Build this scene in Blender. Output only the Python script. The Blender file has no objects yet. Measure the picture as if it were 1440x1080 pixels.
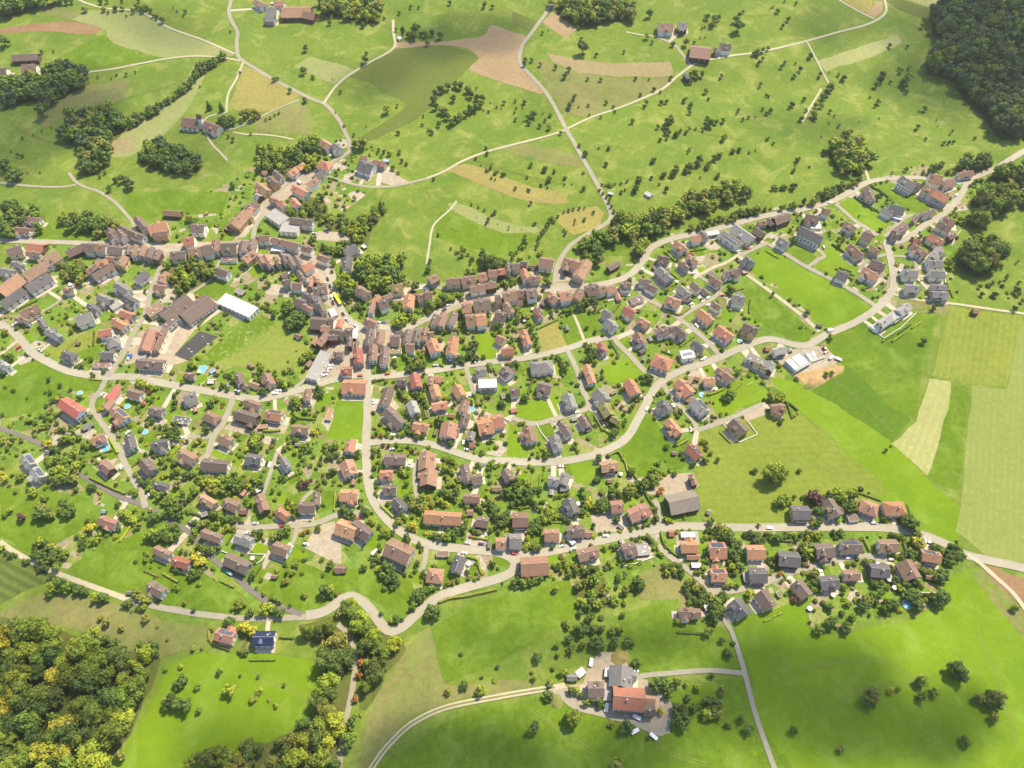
import bpy, math, random
import numpy as np
from mathutils import Vector
from mathutils.geometry import delaunay_2d_cdt
R = math.radians
SC = bpy.context.scene
COL = SC.collection
# ------------------------------------------------------------------ camera, sky, sun, exposure
PITCH, FPX, CAMH = R(55.0), 1050.0, 500.0
cam = bpy.data.cameras.new('camera'); camo = bpy.data.objects.new('camera', cam); COL.objects.link(camo)
camo.location = (0, 0, CAMH); camo.rotation_euler = (math.pi/2 - PITCH, 0, 0)
cam.sensor_width = 36.0; cam.lens = 36.0*FPX/1440.0; cam.clip_start = 1.0; cam.clip_end = 20000.0
SC.camera = camo
SUN_EL, SUN_AZ = R(56.0), R(42.0)          # azimuth measured from +Y towards +X
sdir = Vector((math.cos(SUN_EL)*math.sin(SUN_AZ), math.cos(SUN_EL)*math.cos(SUN_AZ), math.sin(SUN_EL)))
W = bpy.data.worlds.new('World'); SC.world = W; W.use_nodes = True
nt = W.node_tree; sky = nt.nodes.new('ShaderNodeTexSky'); sky.sky_type = 'NISHITA'; sky.sun_disc = False
sky.sun_elevation = SUN_EL; sky.sun_rotation = SUN_AZ
nt.nodes['Background'].inputs[1].default_value = 0.14
nt.links.new(sky.outputs[0], nt.nodes['Background'].inputs[0])
sl = bpy.data.lights.new('sun', 'SUN'); sl.energy = 4.3; sl.angle = R(0.5); sl.color = (1.0, 0.885, 0.67)
so = bpy.data.objects.new('sun', sl); COL.objects.link(so); so.location = (0, 0, 1500)
so.rotation_euler = sdir.to_track_quat('Z', 'Y').to_euler()
SC.view_settings.view_transform = 'Standard'; SC.view_settings.look = 'None'
SC.view_settings.exposure = 1.12; SC.view_settings.gamma = 1.0
SC.render.engine = 'CYCLES'
try:
    SC.cycles.max_bounces = 6; SC.cycles.diffuse_bounces = 3; SC.cycles.glossy_bounces = 2
    SC.cycles.transparent_max_bounces = 16; SC.cycles.use_denoising = True
except Exception: pass
# ------------------------------------------------------------------ terrain and pixel -> ground
def H(x, y):
    x = np.asarray(x, float); y = np.asarray(y, float)
    z = 4.0*np.sin(x/125.0 + 0.7)*np.cos(y/155.0) + 2.8*np.sin((x*0.6 + y)/98.0 + 1.0) + 1.6*np.sin((x - y*0.7)/68.0)
    z = z + 0.00013*np.clip(y - 620, 0, 1200)**2*(1 + 0.35*np.sin(x/210.0 + 0.5))
    far = np.clip((np.hypot(x, y - 520) - 1400)/1900.0, 0, 1)
    z = z + far**2*320*(0.7 + 0.3*np.sin(x/520.0)*np.cos(y/610.0))
    yc = 700 + 0.13*x + 26*np.sin(x/143.0)          # creek gully above the village
    z = z - 5.5*np.exp(-((y - yc)/34.0)**2)*np.clip((x + 80)/150.0, 0, 1)
    return z
cp, sp = math.cos(PITCH), math.sin(PITCH)
def at(px, py, dz=0.0):
    dx = (px - 720)/FPX; dy = (540 - py)/FPX
    d = (dx, cp + dy*sp, -sp + dy*cp)
    z = 0.0
    for _ in range(14):
        t = (CAMH - z - dz)/-d[2]
        z = 0.5*z + 0.5*float(H(d[0]*t, d[1]*t))
    t = (CAMH - z - dz)/-d[2]
    return d[0]*t, d[1]*t
def depth(x, y, z=0):
    return y*cp + (CAMH - z)*sp
def proj(x, y, z):
    v = (x, y, z - CAMH); f = v[1]*cp - v[2]*sp; u = v[1]*sp + v[2]*cp
    return 720 + FPX*v[0]/f, 540 - FPX*u/f
TL = {'A':(0,0,4),'B':(360,0,4),'C':(720,0,4),'D':(1080,0,4),'E':(0,270,4),'F':(360,180,6),'G':(360,360,6),'H':(600,360,6),
 'I':(840,360,6),'J':(840,180,6),'K':(1080,220,6),'L':(1200,220,6),'M':(1080,400,4),'N':(0,500,6),'O':(240,500,6),'P':(480,500,6),
 'Q':(720,500,6),'R':(900,520,6),'S':(0,670,6),'T':(240,670,6),'U':(480,670,6),'V':(720,670,6),'W':(920,690,6),'X':(1130,670,6),
 'Y':(0,810,4),'a':(340,810,4),'Z':(740,840,4.5),'b':(1080,810,4),'c':(600,200,6),'0':(0,0,1)}
def P(t, x, y):
    a = TL[t]; return a[0] + x/a[2], a[1] + y/a[2]
def pts(t, s):
    v = [float(q) for q in s.replace(',', ' ').split()]
    return [P(t, v[i], v[i+1]) for i in range(0, len(v), 2)]
# ------------------------------------------------------------------ helpers
def link(o, parent=None):
    COL.objects.link(o)
    if parent is not None: o.parent = parent
    return o
def mk(name, v, f, mats, mi=None, parent=None, smooth=False):
    m = bpy.data.meshes.new(name); m.from_pydata(v, [], f)
    for a in (mats if isinstance(mats, (list, tuple)) else [mats]): m.materials.append(a)
    if mi is not None: m.polygons.foreach_set('material_index', mi)
    if smooth: m.polygons.foreach_set('use_smooth', [True]*len(m.polygons))
    m.update()
    return link(bpy.data.objects.new(name, m), parent)
def quadmesh(name, v, nq, mats, mi=None, tris=None):
    """large mesh from arrays: quads (nq,4), optional triangles"""
    m = bpy.data.meshes.new(name); v = np.asarray(v, np.float32)
    q = np.asarray(nq, np.int32); nl = q.size; nf = len(q)
    loops = q.ravel(); st = np.arange(nf, dtype=np.int32)*4; tot = np.full(nf, 4, np.int32)
    if tris is not None and len(tris):
        t = np.asarray(tris, np.int32); loops = np.concatenate([loops, t.ravel()])
        st = np.concatenate([st, nl + np.arange(len(t), dtype=np.int32)*3]); tot = np.concatenate([tot, np.full(len(t), 3, np.int32)])
    m.vertices.add(len(v)); m.vertices.foreach_set('co', v.ravel())
    m.loops.add(len(loops)); m.loops.foreach_set('vertex_index', loops.astype(np.int32))
    m.polygons.add(len(st)); m.polygons.foreach_set('loop_start', st.astype(np.int32)); m.polygons.foreach_set('loop_total', tot)
    for a in mats: m.materials.append(a)
    if mi is not None: m.polygons.foreach_set('material_index', np.asarray(mi, np.int32))
    m.update(calc_edges=True); m.validate()
    return m
def empty(name, loc, rz=0.0):
    o = bpy.data.objects.new(name, None); COL.objects.link(o); o.location = loc; o.rotation_euler = (0, 0, rz)
    o.empty_display_size = 0.5
    return o
def tag(o, label=None, cat=None, group=None, kind=None):
    if label: o['label'] = label
    if cat: o['category'] = cat
    if group: o['group'] = group
    if kind: o['kind'] = kind
    return o
def boxv(x0, x1, y0, y1, z0, z1, b=0):
    v = [(x0,y0,z0),(x1,y0,z0),(x1,y1,z0),(x0,y1,z0),(x0,y0,z1),(x1,y0,z1),(x1,y1,z1),(x0,y1,z1)]
    f = [(b,b+3,b+2,b+1),(b+4,b+5,b+6,b+7),(b,b+1,b+5,b+4),(b+1,b+2,b+6,b+5),(b+2,b+3,b+7,b+6),(b+3,b,b+4,b+7)]
    return v, f
class MB:
    def __init__(s): s.v = []; s.f = []; s.m = []
    def box(s, x0, x1, y0, y1, z0, z1, m=0):
        v, f = boxv(x0, x1, y0, y1, z0, z1, len(s.v)); s.v += v; s.f += f; s.m += [m]*6; return s
    def add(s, v, f, m=0):
        b = len(s.v); s.v += list(v); s.f += [tuple(i + b for i in q) for q in f]; s.m += [m]*len(f); return s
    def cyl(s, x, y, r, z0, z1, n=10, m=0, r1=None):
        r1 = r if r1 is None else r1; b = len(s.v)
        for k in range(n):
            a = 2*math.pi*k/n; s.v.append((x + r*math.cos(a), y + r*math.sin(a), z0))
        for k in range(n):
            a = 2*math.pi*k/n; s.v.append((x + r1*math.cos(a), y + r1*math.sin(a), z1))
        for k in range(n):
            j = (k+1) % n; s.f.append((b+k, b+j, b+n+j, b+n+k)); s.m.append(m)
        s.f.append(tuple(b+n+k for k in range(n))); s.m.append(m)
        s.f.append(tuple(b+n-1-k for k in range(n))); s.m.append(m)
        return s
    def build(s, name, mats, parent=None): return mk(name, s.v, s.f, mats, s.m, parent)
# ------------------------------------------------------------------ materials
def mat(name, col, rough=0.9, var=0.25, scale=0.2, scale2=2.5, col2=None, objvar=0.0, bump=0.0, spec=0.3, stripes=None, coords='Object', fine=0.0, patch=None):
    """col mixed with col2 by two noises, optional per object value variation, optional stripes (period m, angle rad, amount)"""
    m = bpy.data.materials.new(name); m.use_nodes = True; n = m.node_tree; N = n.nodes; Lk = n.links
    b = N['Principled BSDF']; b.inputs['Roughness'].default_value = rough
    b.inputs['Specular IOR Level'].default_value = spec
    if coords == 'World':
        tc = N.new('ShaderNodeNewGeometry'); co = tc.outputs['Position']
    else:
        tc = N.new('ShaderNodeTexCoord'); co = tc.outputs['Object']
    c2 = col2 or tuple(c*(1 - var) for c in col)
    def noise(sc, det=4, rough_=0.6, dist=0.0):
        a = N.new('ShaderNodeTexNoise'); a.inputs['Scale'].default_value = sc; a.inputs['Detail'].default_value = det
        a.inputs['Roughness'].default_value = rough_; a.inputs['Distortion'].default_value = dist
        Lk.new(co, a.inputs['Vector']); return a.outputs['Fac']
    def ramp(src, a, b_):
        r = N.new('ShaderNodeMapRange'); r.inputs['From Min'].default_value = a; r.inputs['From Max'].default_value = b_
        Lk.new(src, r.inputs['Value']); return r.outputs['Result']
    def mixc(fac, a, b_, mode='MIX'):
        x = N.new('ShaderNodeMix'); x.data_type = 'RGBA'; x.blend_type = mode
        if isinstance(fac, (int, float)): x.inputs[0].default_value = fac
        else: Lk.new(fac, x.inputs[0])
        for k, s in ((6, a), (7, b_)):
            if isinstance(s, tuple): x.inputs[k].default_value = (*s, 1)
            else: Lk.new(s, x.inputs[k])
        return x.outputs[2]
    n1 = noise(scale); n2 = noise(scale2, 5, 0.7)
    base = mixc(ramp(n1, 0.32, 0.68), col, c2)
    base = mixc(ramp(n2, 0.3, 0.7), base, mixc(1.0, base, (1 - var*1.0,)*3, 'MULTIPLY'))
    if fine:
        n3 = noise(fine, 3, 0.8); base = mixc(ramp(n3, 0.35, 0.65), base, mixc(1.0, base, (1 - var*0.8,)*3, 'MULTIPLY'))
    if patch:
        base = mixc(ramp(noise(0.045, 6, 0.72, 0.6), 0.50, 0.72), base, patch)
        base = mixc(ramp(noise(0.011, 4, 0.6, 0.4), 0.48, 0.66), base, mixc(1.0, base, (0.80, 0.86, 0.8), 'MULTIPLY'))
    if stripes:
        per, ang, amt, scol = stripes
        mp = N.new('ShaderNodeMapping'); mp.inputs['Rotation'].default_value = (0, 0, ang); Lk.new(co, mp.inputs['Vector'])
        wv = N.new('ShaderNodeTexWave'); wv.inputs['Scale'].default_value = 2*math.pi/per/20.0
        wv.inputs['Distortion'].default_value = 1.2; wv.inputs['Detail'].default_value = 2; wv.inputs['Detail Scale'].default_value = 0.3
        Lk.new(mp.outputs[0], wv.inputs['Vector'])
        mm = N.new('ShaderNodeMath'); mm.operation = 'MULTIPLY'; mm.inputs[1].default_value = amt
        Lk.new(wv.outputs['Fac'], mm.inputs[0]); base = mixc(mm.outputs[0], base, scol)
    if objvar:
        oi = N.new('ShaderNodeObjectInfo')
        hs = N.new('ShaderNodeHueSaturation')
        r = N.new('ShaderNodeMapRange'); r.inputs['To Min'].default_value = 1 - objvar; r.inputs['To Max'].default_value = 1 + objvar
        Lk.new(oi.outputs['Random'], r.inputs['Value']); Lk.new(r.outputs[0], hs.inputs['Value'])
        m7 = N.new('ShaderNodeMath'); m7.operation = 'MULTIPLY'; m7.inputs[1].default_value = 7.31; Lk.new(oi.outputs['Random'], m7.inputs[0])
        fr = N.new('ShaderNodeMath'); fr.operation = 'FRACT'; Lk.new(m7.outputs[0], fr.inputs[0])
        r2 = N.new('ShaderNodeMapRange'); r2.inputs['To Min'].default_value = 0.5 - objvar*0.07; r2.inputs['To Max'].default_value = 0.5 + objvar*0.07
        Lk.new(fr.outputs[0], r2.inputs['Value']); Lk.new(r2.outputs[0], hs.inputs['Hue'])
        Lk.new(base, hs.inputs['Color']); base = hs.outputs[0]
    Lk.new(base, b.inputs['Base Color'])
    if bump:
        bn = N.new('ShaderNodeBump'); bn.inputs['Strength'].default_value = min(1, bump); bn.inputs['Distance'].default_value = 1.0*bump
        Lk.new(n2, bn.inputs['Height']); Lk.new(bn.outputs[0], b.inputs['Normal'])
    return m
def plain(name, col, rough=0.6, spec=0.4, metal=0.0):
    return mat(name, col, rough, 0.12, 0.7, 4.0, None, 0.0, 0.0, spec)
def SA(x1, y1, x2, y2):
    a = at(x1, y1); b = at(x2, y2); return math.atan2(b[0]-a[0], b[1]-a[1])
G_ = lambda n, c, c2=None, var=0.30, **k: mat(n, c, 0.95, var, k.pop('scale', 0.02), k.pop('scale2', 0.25), c2, coords='World', spec=0.1, bump=k.pop('bump', 0.35), fine=k.pop('fine', 1.1), **k)
M = {}
M['meadow'] = G_('meadow_grass', (0.158, 0.212, 0.026), (0.120, 0.188, 0.022), patch=(0.215, 0.225, 0.055))
M['g'] = G_('lush_grass', (0.125, 0.198, 0.010), (0.105, 0.170, 0.010), patch=(0.145, 0.205, 0.03))
M['G'] = G_('bright_grass', (0.145, 0.222, 0.007), (0.118, 0.190, 0.007), var=0.16, patch=(0.150, 0.220, 0.025))
M['y'] = G_('yellow_grass', (0.205, 0.235, 0.035), (0.165, 0.205, 0.028), stripes=(5.0, SA(1318, 570, 1340, 440), 0.14, (0.25, 0.26, 0.05)))
M['t'] = G_('tan_grass', (0.225, 0.205, 0.075), (0.165, 0.180, 0.045), patch=(0.15, 0.19, 0.04))
M['T'] = G_('stubble_tan', (0.300, 0.235, 0.120), (0.240, 0.205, 0.090), stripes=(4.5, SA(790, 85, 940, 95), 0.45, (0.22, 0.17, 0.08)))
M['s'] = G_('pale_stubble', (0.255, 0.265, 0.100), (0.215, 0.240, 0.075), stripes=(4.5, SA(170, 210, 280, 95), 0.35, (0.18, 0.20, 0.07)))
M['p'] = G_('mown_hay', (0.370, 0.335, 0.145), (0.315, 0.300, 0.115), stripes=(5.4, SA(1270, 645, 1312, 540), 0.6, (0.19, 0.24, 0.06)))
M['Y'] = G_('olive_grass', (0.190, 0.225, 0.030), (0.155, 0.200, 0.024), stripes=(6.0, SA(1000, 665, 1200, 655), 0.10, (0.22, 0.24, 0.05)))
M['P'] = G_('mown_hay_far', (0.300, 0.300, 0.120), (0.250, 0.265, 0.100), stripes=(5.2, SA(1150, 92, 1265, 60), 0.5, (0.21, 0.22, 0.07)))
M['r'] = G_('row_crop', (0.240, 0.262, 0.075), (0.205, 0.238, 0.058), stripes=(4.6, SA(1405, 780, 1412, 560), 0.75, (0.150, 0.185, 0.035)))
M['b'] = G_('ploughed_soil', (0.235, 0.140, 0.070), (0.285, 0.185, 0.095), stripes=(3.5, SA(20, 40, 130, 38), 0.3, (0.2, 0.12, 0.07)))
M['n'] = G_('bare_soil', (0.330, 0.240, 0.130), (0.275, 0.195, 0.098), stripes=(3.5, SA(680, 60, 750, 105), 0.3, (0.25, 0.18, 0.11)))
M['c'] = G_('maize', (0.105, 0.135, 0.020), (0.085, 0.118, 0.018), stripes=(3.6, SA(510, 180, 650, 90), 0.45, (0.14, 0.16, 0.04)), var=0.3)
M['d'] = G_('dark_grass', (0.100, 0.168, 0.009), (0.085, 0.150, 0.009), stripes=(6.0, SA(1187, 510, 1280, 592), 0.35, (0.055, 0.12, 0.01)))
M['o'] = G_('dry_field', (0.300, 0.250, 0.070), (0.235, 0.220, 0.060))
M['O'] = G_('raked_hay', (0.290, 0.200, 0.070), (0.250, 0.200, 0.070), stripes=(4.6, SA(640, 240, 790, 280), 0.6, (0.2, 0.2, 0.06)))
M['m'] = G_('mown_pitch', (0.205, 0.235, 0.040), (0.170, 0.215, 0.032), stripes=(5, SA(300, 500, 390, 455), 0.08, (0.20, 0.25, 0.05)))
M['v'] = G_('vineyard_grass', (0.135, 0.165, 0.035), (0.12, 0.15, 0.03), stripes=(6.0, SA(0, 815, 25, 829), 0.8, (0.045, 0.075, 0.015)))
M['w'] = G_('woodland_floor', (0.100, 0.130, 0.022), (0.12, 0.12, 0.035))
M['q'] = G_('cobbled_yard', (0.410, 0.330, 0.235), (0.320, 0.260, 0.190))
M['k'] = G_('court_asphalt', (0.065, 0.060, 0.060), (0.055, 0.05, 0.05), var=0.1)
M['h'] = G_('gravel_yard', (0.420, 0.350, 0.250), (0.33, 0.28, 0.2))
M['e'] = G_('orange_earth', (0.46, 0.30, 0.13), (0.36, 0.24, 0.11))
M['road'] = G_('asphalt', (0.335, 0.302, 0.225), (0.275, 0.248, 0.188), var=0.12, bump=0.0)
M['lane'] = G_('worn_asphalt', (0.300, 0.270, 0.200), (0.245, 0.222, 0.168), var=0.15, bump=0.0)
M['dark_lane'] = G_('fresh_asphalt', (0.165, 0.145, 0.125), (0.15, 0.13, 0.11), var=0.15, bump=0.0)
M['track'] = G_('gravel', (0.400, 0.350, 0.240), (0.34, 0.31, 0.2), var=0.15, bump=0.0)
def garden_mat():
    m = bpy.data.materials.new('garden_plots'); m.use_nodes = True; n = m.node_tree; N = n.nodes; L = n.links
    b = N['Principled BSDF']; b.inputs['Roughness'].default_value = 0.95; b.inputs['Specular IOR Level'].default_value = 0.1
    g = N.new('ShaderNodeNewGeometry')
    nz = N.new('ShaderNodeTexNoise'); nz.inputs['Scale'].default_value = 0.06; L.new(g.outputs['Position'], nz.inputs['Vector'])
    vo = N.new('ShaderNodeTexVoronoi'); vo.inputs['Scale'].default_value = 0.085; L.new(g.outputs['Position'], vo.inputs['Vector'])
    sx = N.new('ShaderNodeSeparateColor'); L.new(vo.outputs['Color'], sx.inputs[0])
    cr = N.new('ShaderNodeValToRGB'); cr.color_ramp.interpolation = 'CONSTANT'
    cols = [(0.0, (0.12,0.19,0.022)), (0.25, (0.15,0.21,0.03)), (0.45, (0.10,0.165,0.018)), (0.6, (0.2,0.22,0.06)), (0.72, (0.24,0.205,0.12)), (0.80, (0.13,0.2,0.03)), (0.93, (0.34,0.29,0.22))]
    e = cr.color_ramp.elements; e[0].position = 0; e[0].color = (*cols[0][1], 1); e[1].position = cols[1][0]; e[1].color = (*cols[1][1], 1)
    for p_, c in cols[2:]:
        q = e.new(p_); q.color = (*c, 1)
    L.new(sx.outputs[0], cr.inputs[0])
    n2 = N.new('ShaderNodeTexNoise'); n2.inputs['Scale'].default_value = 0.5; n2.inputs['Detail'].default_value = 5; n2.inputs['Roughness'].default_value = 0.75
    L.new(g.outputs['Position'], n2.inputs['Vector'])
    mr = N.new('ShaderNodeMapRange'); mr.inputs['From Min'].default_value = 0.3; mr.inputs['From Max'].default_value = 0.7
    mr.inputs['To Min'].default_value = 0.55; mr.inputs['To Max'].default_value = 1.15; L.new(n2.outputs[0], mr.inputs['Value'])
    mx = N.new('ShaderNodeMix'); mx.data_type = 'RGBA'; mx.blend_type = 'MULTIPLY'; mx.inputs[0].default_value = 1
    L.new(cr.outputs[0], mx.inputs[6]); L.new(mr.outputs[0], mx.inputs[7]); L.new(mx.outputs[2], b.inputs['Base Color'])
    return m
M['garden'] = garden_mat()
# ------------------------------------------------------------------ ground sheet to the horizon
def axis(a, b, st, ext):
    v = list(np.arange(a, b + 0.1, st)); s = st; x = v[-1]
    while x < ext: s *= 1.25; x += s; v.append(x)
    s = st; x = v[0]
    while x > -ext: s *= 1.25; x -= s; v.insert(0, x)
    return np.array(v)
gx = axis(-1000, 1000, 5, 6000); gy = axis(-80, 1320, 5, 6000)
X, Y = np.meshgrid(gx, gy); Z = H(X, Y); nx, ny = len(gx), len(gy)
I = np.arange(nx*ny).reshape(ny, nx)
q = np.stack([I[:-1,:-1], I[:-1,1:], I[1:,1:], I[1:,:-1]], -1).reshape(-1, 4)
gm = quadmesh('ground', np.stack([X, Y, Z], -1).reshape(-1, 3), q, [M['meadow']])
gm.polygons.foreach_set('use_smooth', [True]*len(gm.polygons))
tag(link(bpy.data.objects.new('ground', gm)), kind='structure')
# raster occupancy used to keep plants off roads, roofs and lawns
RX0, RY0, RW, RH = -1000, -80, 2000, 1420
occ = np.zeros((RH, RW), np.uint8)     # 1 = road/paving, 2 = building, 4 = open field, 8 = wood
def inpoly(poly, X, Y):
    ins = np.zeros(X.shape, bool); n = len(poly)
    for i in range(n):
        x1, y1 = poly[i]; x2, y2 = poly[(i+1) % n]
        if y1 == y2: continue
        c = ((y1 > Y) != (y2 > Y)) & (X < (x2 - x1)*(Y - y1)/(y2 - y1) + x1)
        ins ^= c
    return ins
def stamp(poly, bit):
    xs = [p[0] for p in poly]; ys = [p[1] for p in poly]
    i0 = max(0, int(min(xs) - RX0) - 1); i1 = min(RW, int(max(xs) - RX0) + 2)
    j0 = max(0, int(min(ys) - RY0) - 1); j1 = min(RH, int(max(ys) - RY0) + 2)
    if i0 >= i1 or j0 >= j1: return
    A, B = np.meshgrid(np.arange(i0, i1) + RX0 + 0.5, np.arange(j0, j1) + RY0 + 0.5)
    occ[j0:j1, i0:i1] |= (inpoly(poly, A, B)*bit).astype(np.uint8)
def occ_at(x, y):
    i = int(x - RX0); j = int(y - RY0)
    return int(occ[j, i]) if 0 <= i < RW and 0 <= j < RH else 16
def catmull(pl, n=6, closed=False):
    out = []; m = len(pl)
    for i in range(m if closed else m - 1):
        p1, p2 = pl[i], pl[(i+1) % m]
        p0 = pl[i-1] if (closed or i > 0) else p1; p3 = pl[(i+2) % m] if (closed or i + 2 < m) else p2
        for k in range(n):
            t = k/n
            out.append(tuple(0.5*(2*p1[c] + (p2[c]-p0[c])*t + (2*p0[c]-5*p1[c]+4*p2[c]-p3[c])*t*t + (3*p1[c]-p0[c]-3*p2[c]+p3[c])*t**3) for c in (0, 1)))
    if not closed: out.append(pl[-1])
    return out
def dens(poly, st):
    out = []
    for i in range(len(poly)):
        a = poly[i]; b = poly[(i+1) % len(poly)]; d = math.hypot(b[0]-a[0], b[1]-a[1]); k = max(1, int(d/st))
        for j in range(k): out.append((a[0] + (b[0]-a[0])*j/k, a[1] + (b[1]-a[1])*j/k))
    return out
def sheet(name, poly, m, off, step=6.0, bit=4):
    """drape a world-space polygon over the terrain"""
    poly = dens(poly, step); n = len(poly); xs = [p[0] for p in poly]; ys = [p[1] for p in poly]
    A, B = np.meshgrid(np.arange(min(xs), max(xs), step), np.arange(min(ys), max(ys), step))
    ins = inpoly(poly, A, B); P2 = [Vector(p) for p in poly] + [Vector((a, b)) for a, b in zip(A[ins], B[ins])]
    v, e, f, _, _, _ = delaunay_2d_cdt(P2, [], [list(range(n))], 1, 1e-4)
    co = [(p.x, p.y, float(H(p.x, p.y)) + off) for p in v]
    f = [tuple(t) for t in f]
    if f:
        a, b, c = (v[f[0][i]] for i in range(3))
        if (b - a).cross(c - a) < 0: f = [t[::-1] for t in f]
    o = mk(name, co, f, m, smooth=True); tag(o, kind='structure')
    if bit: stamp(poly, bit)
    return o
def wpoly(pp): return [at(x, y) for x, y in pp]
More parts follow.
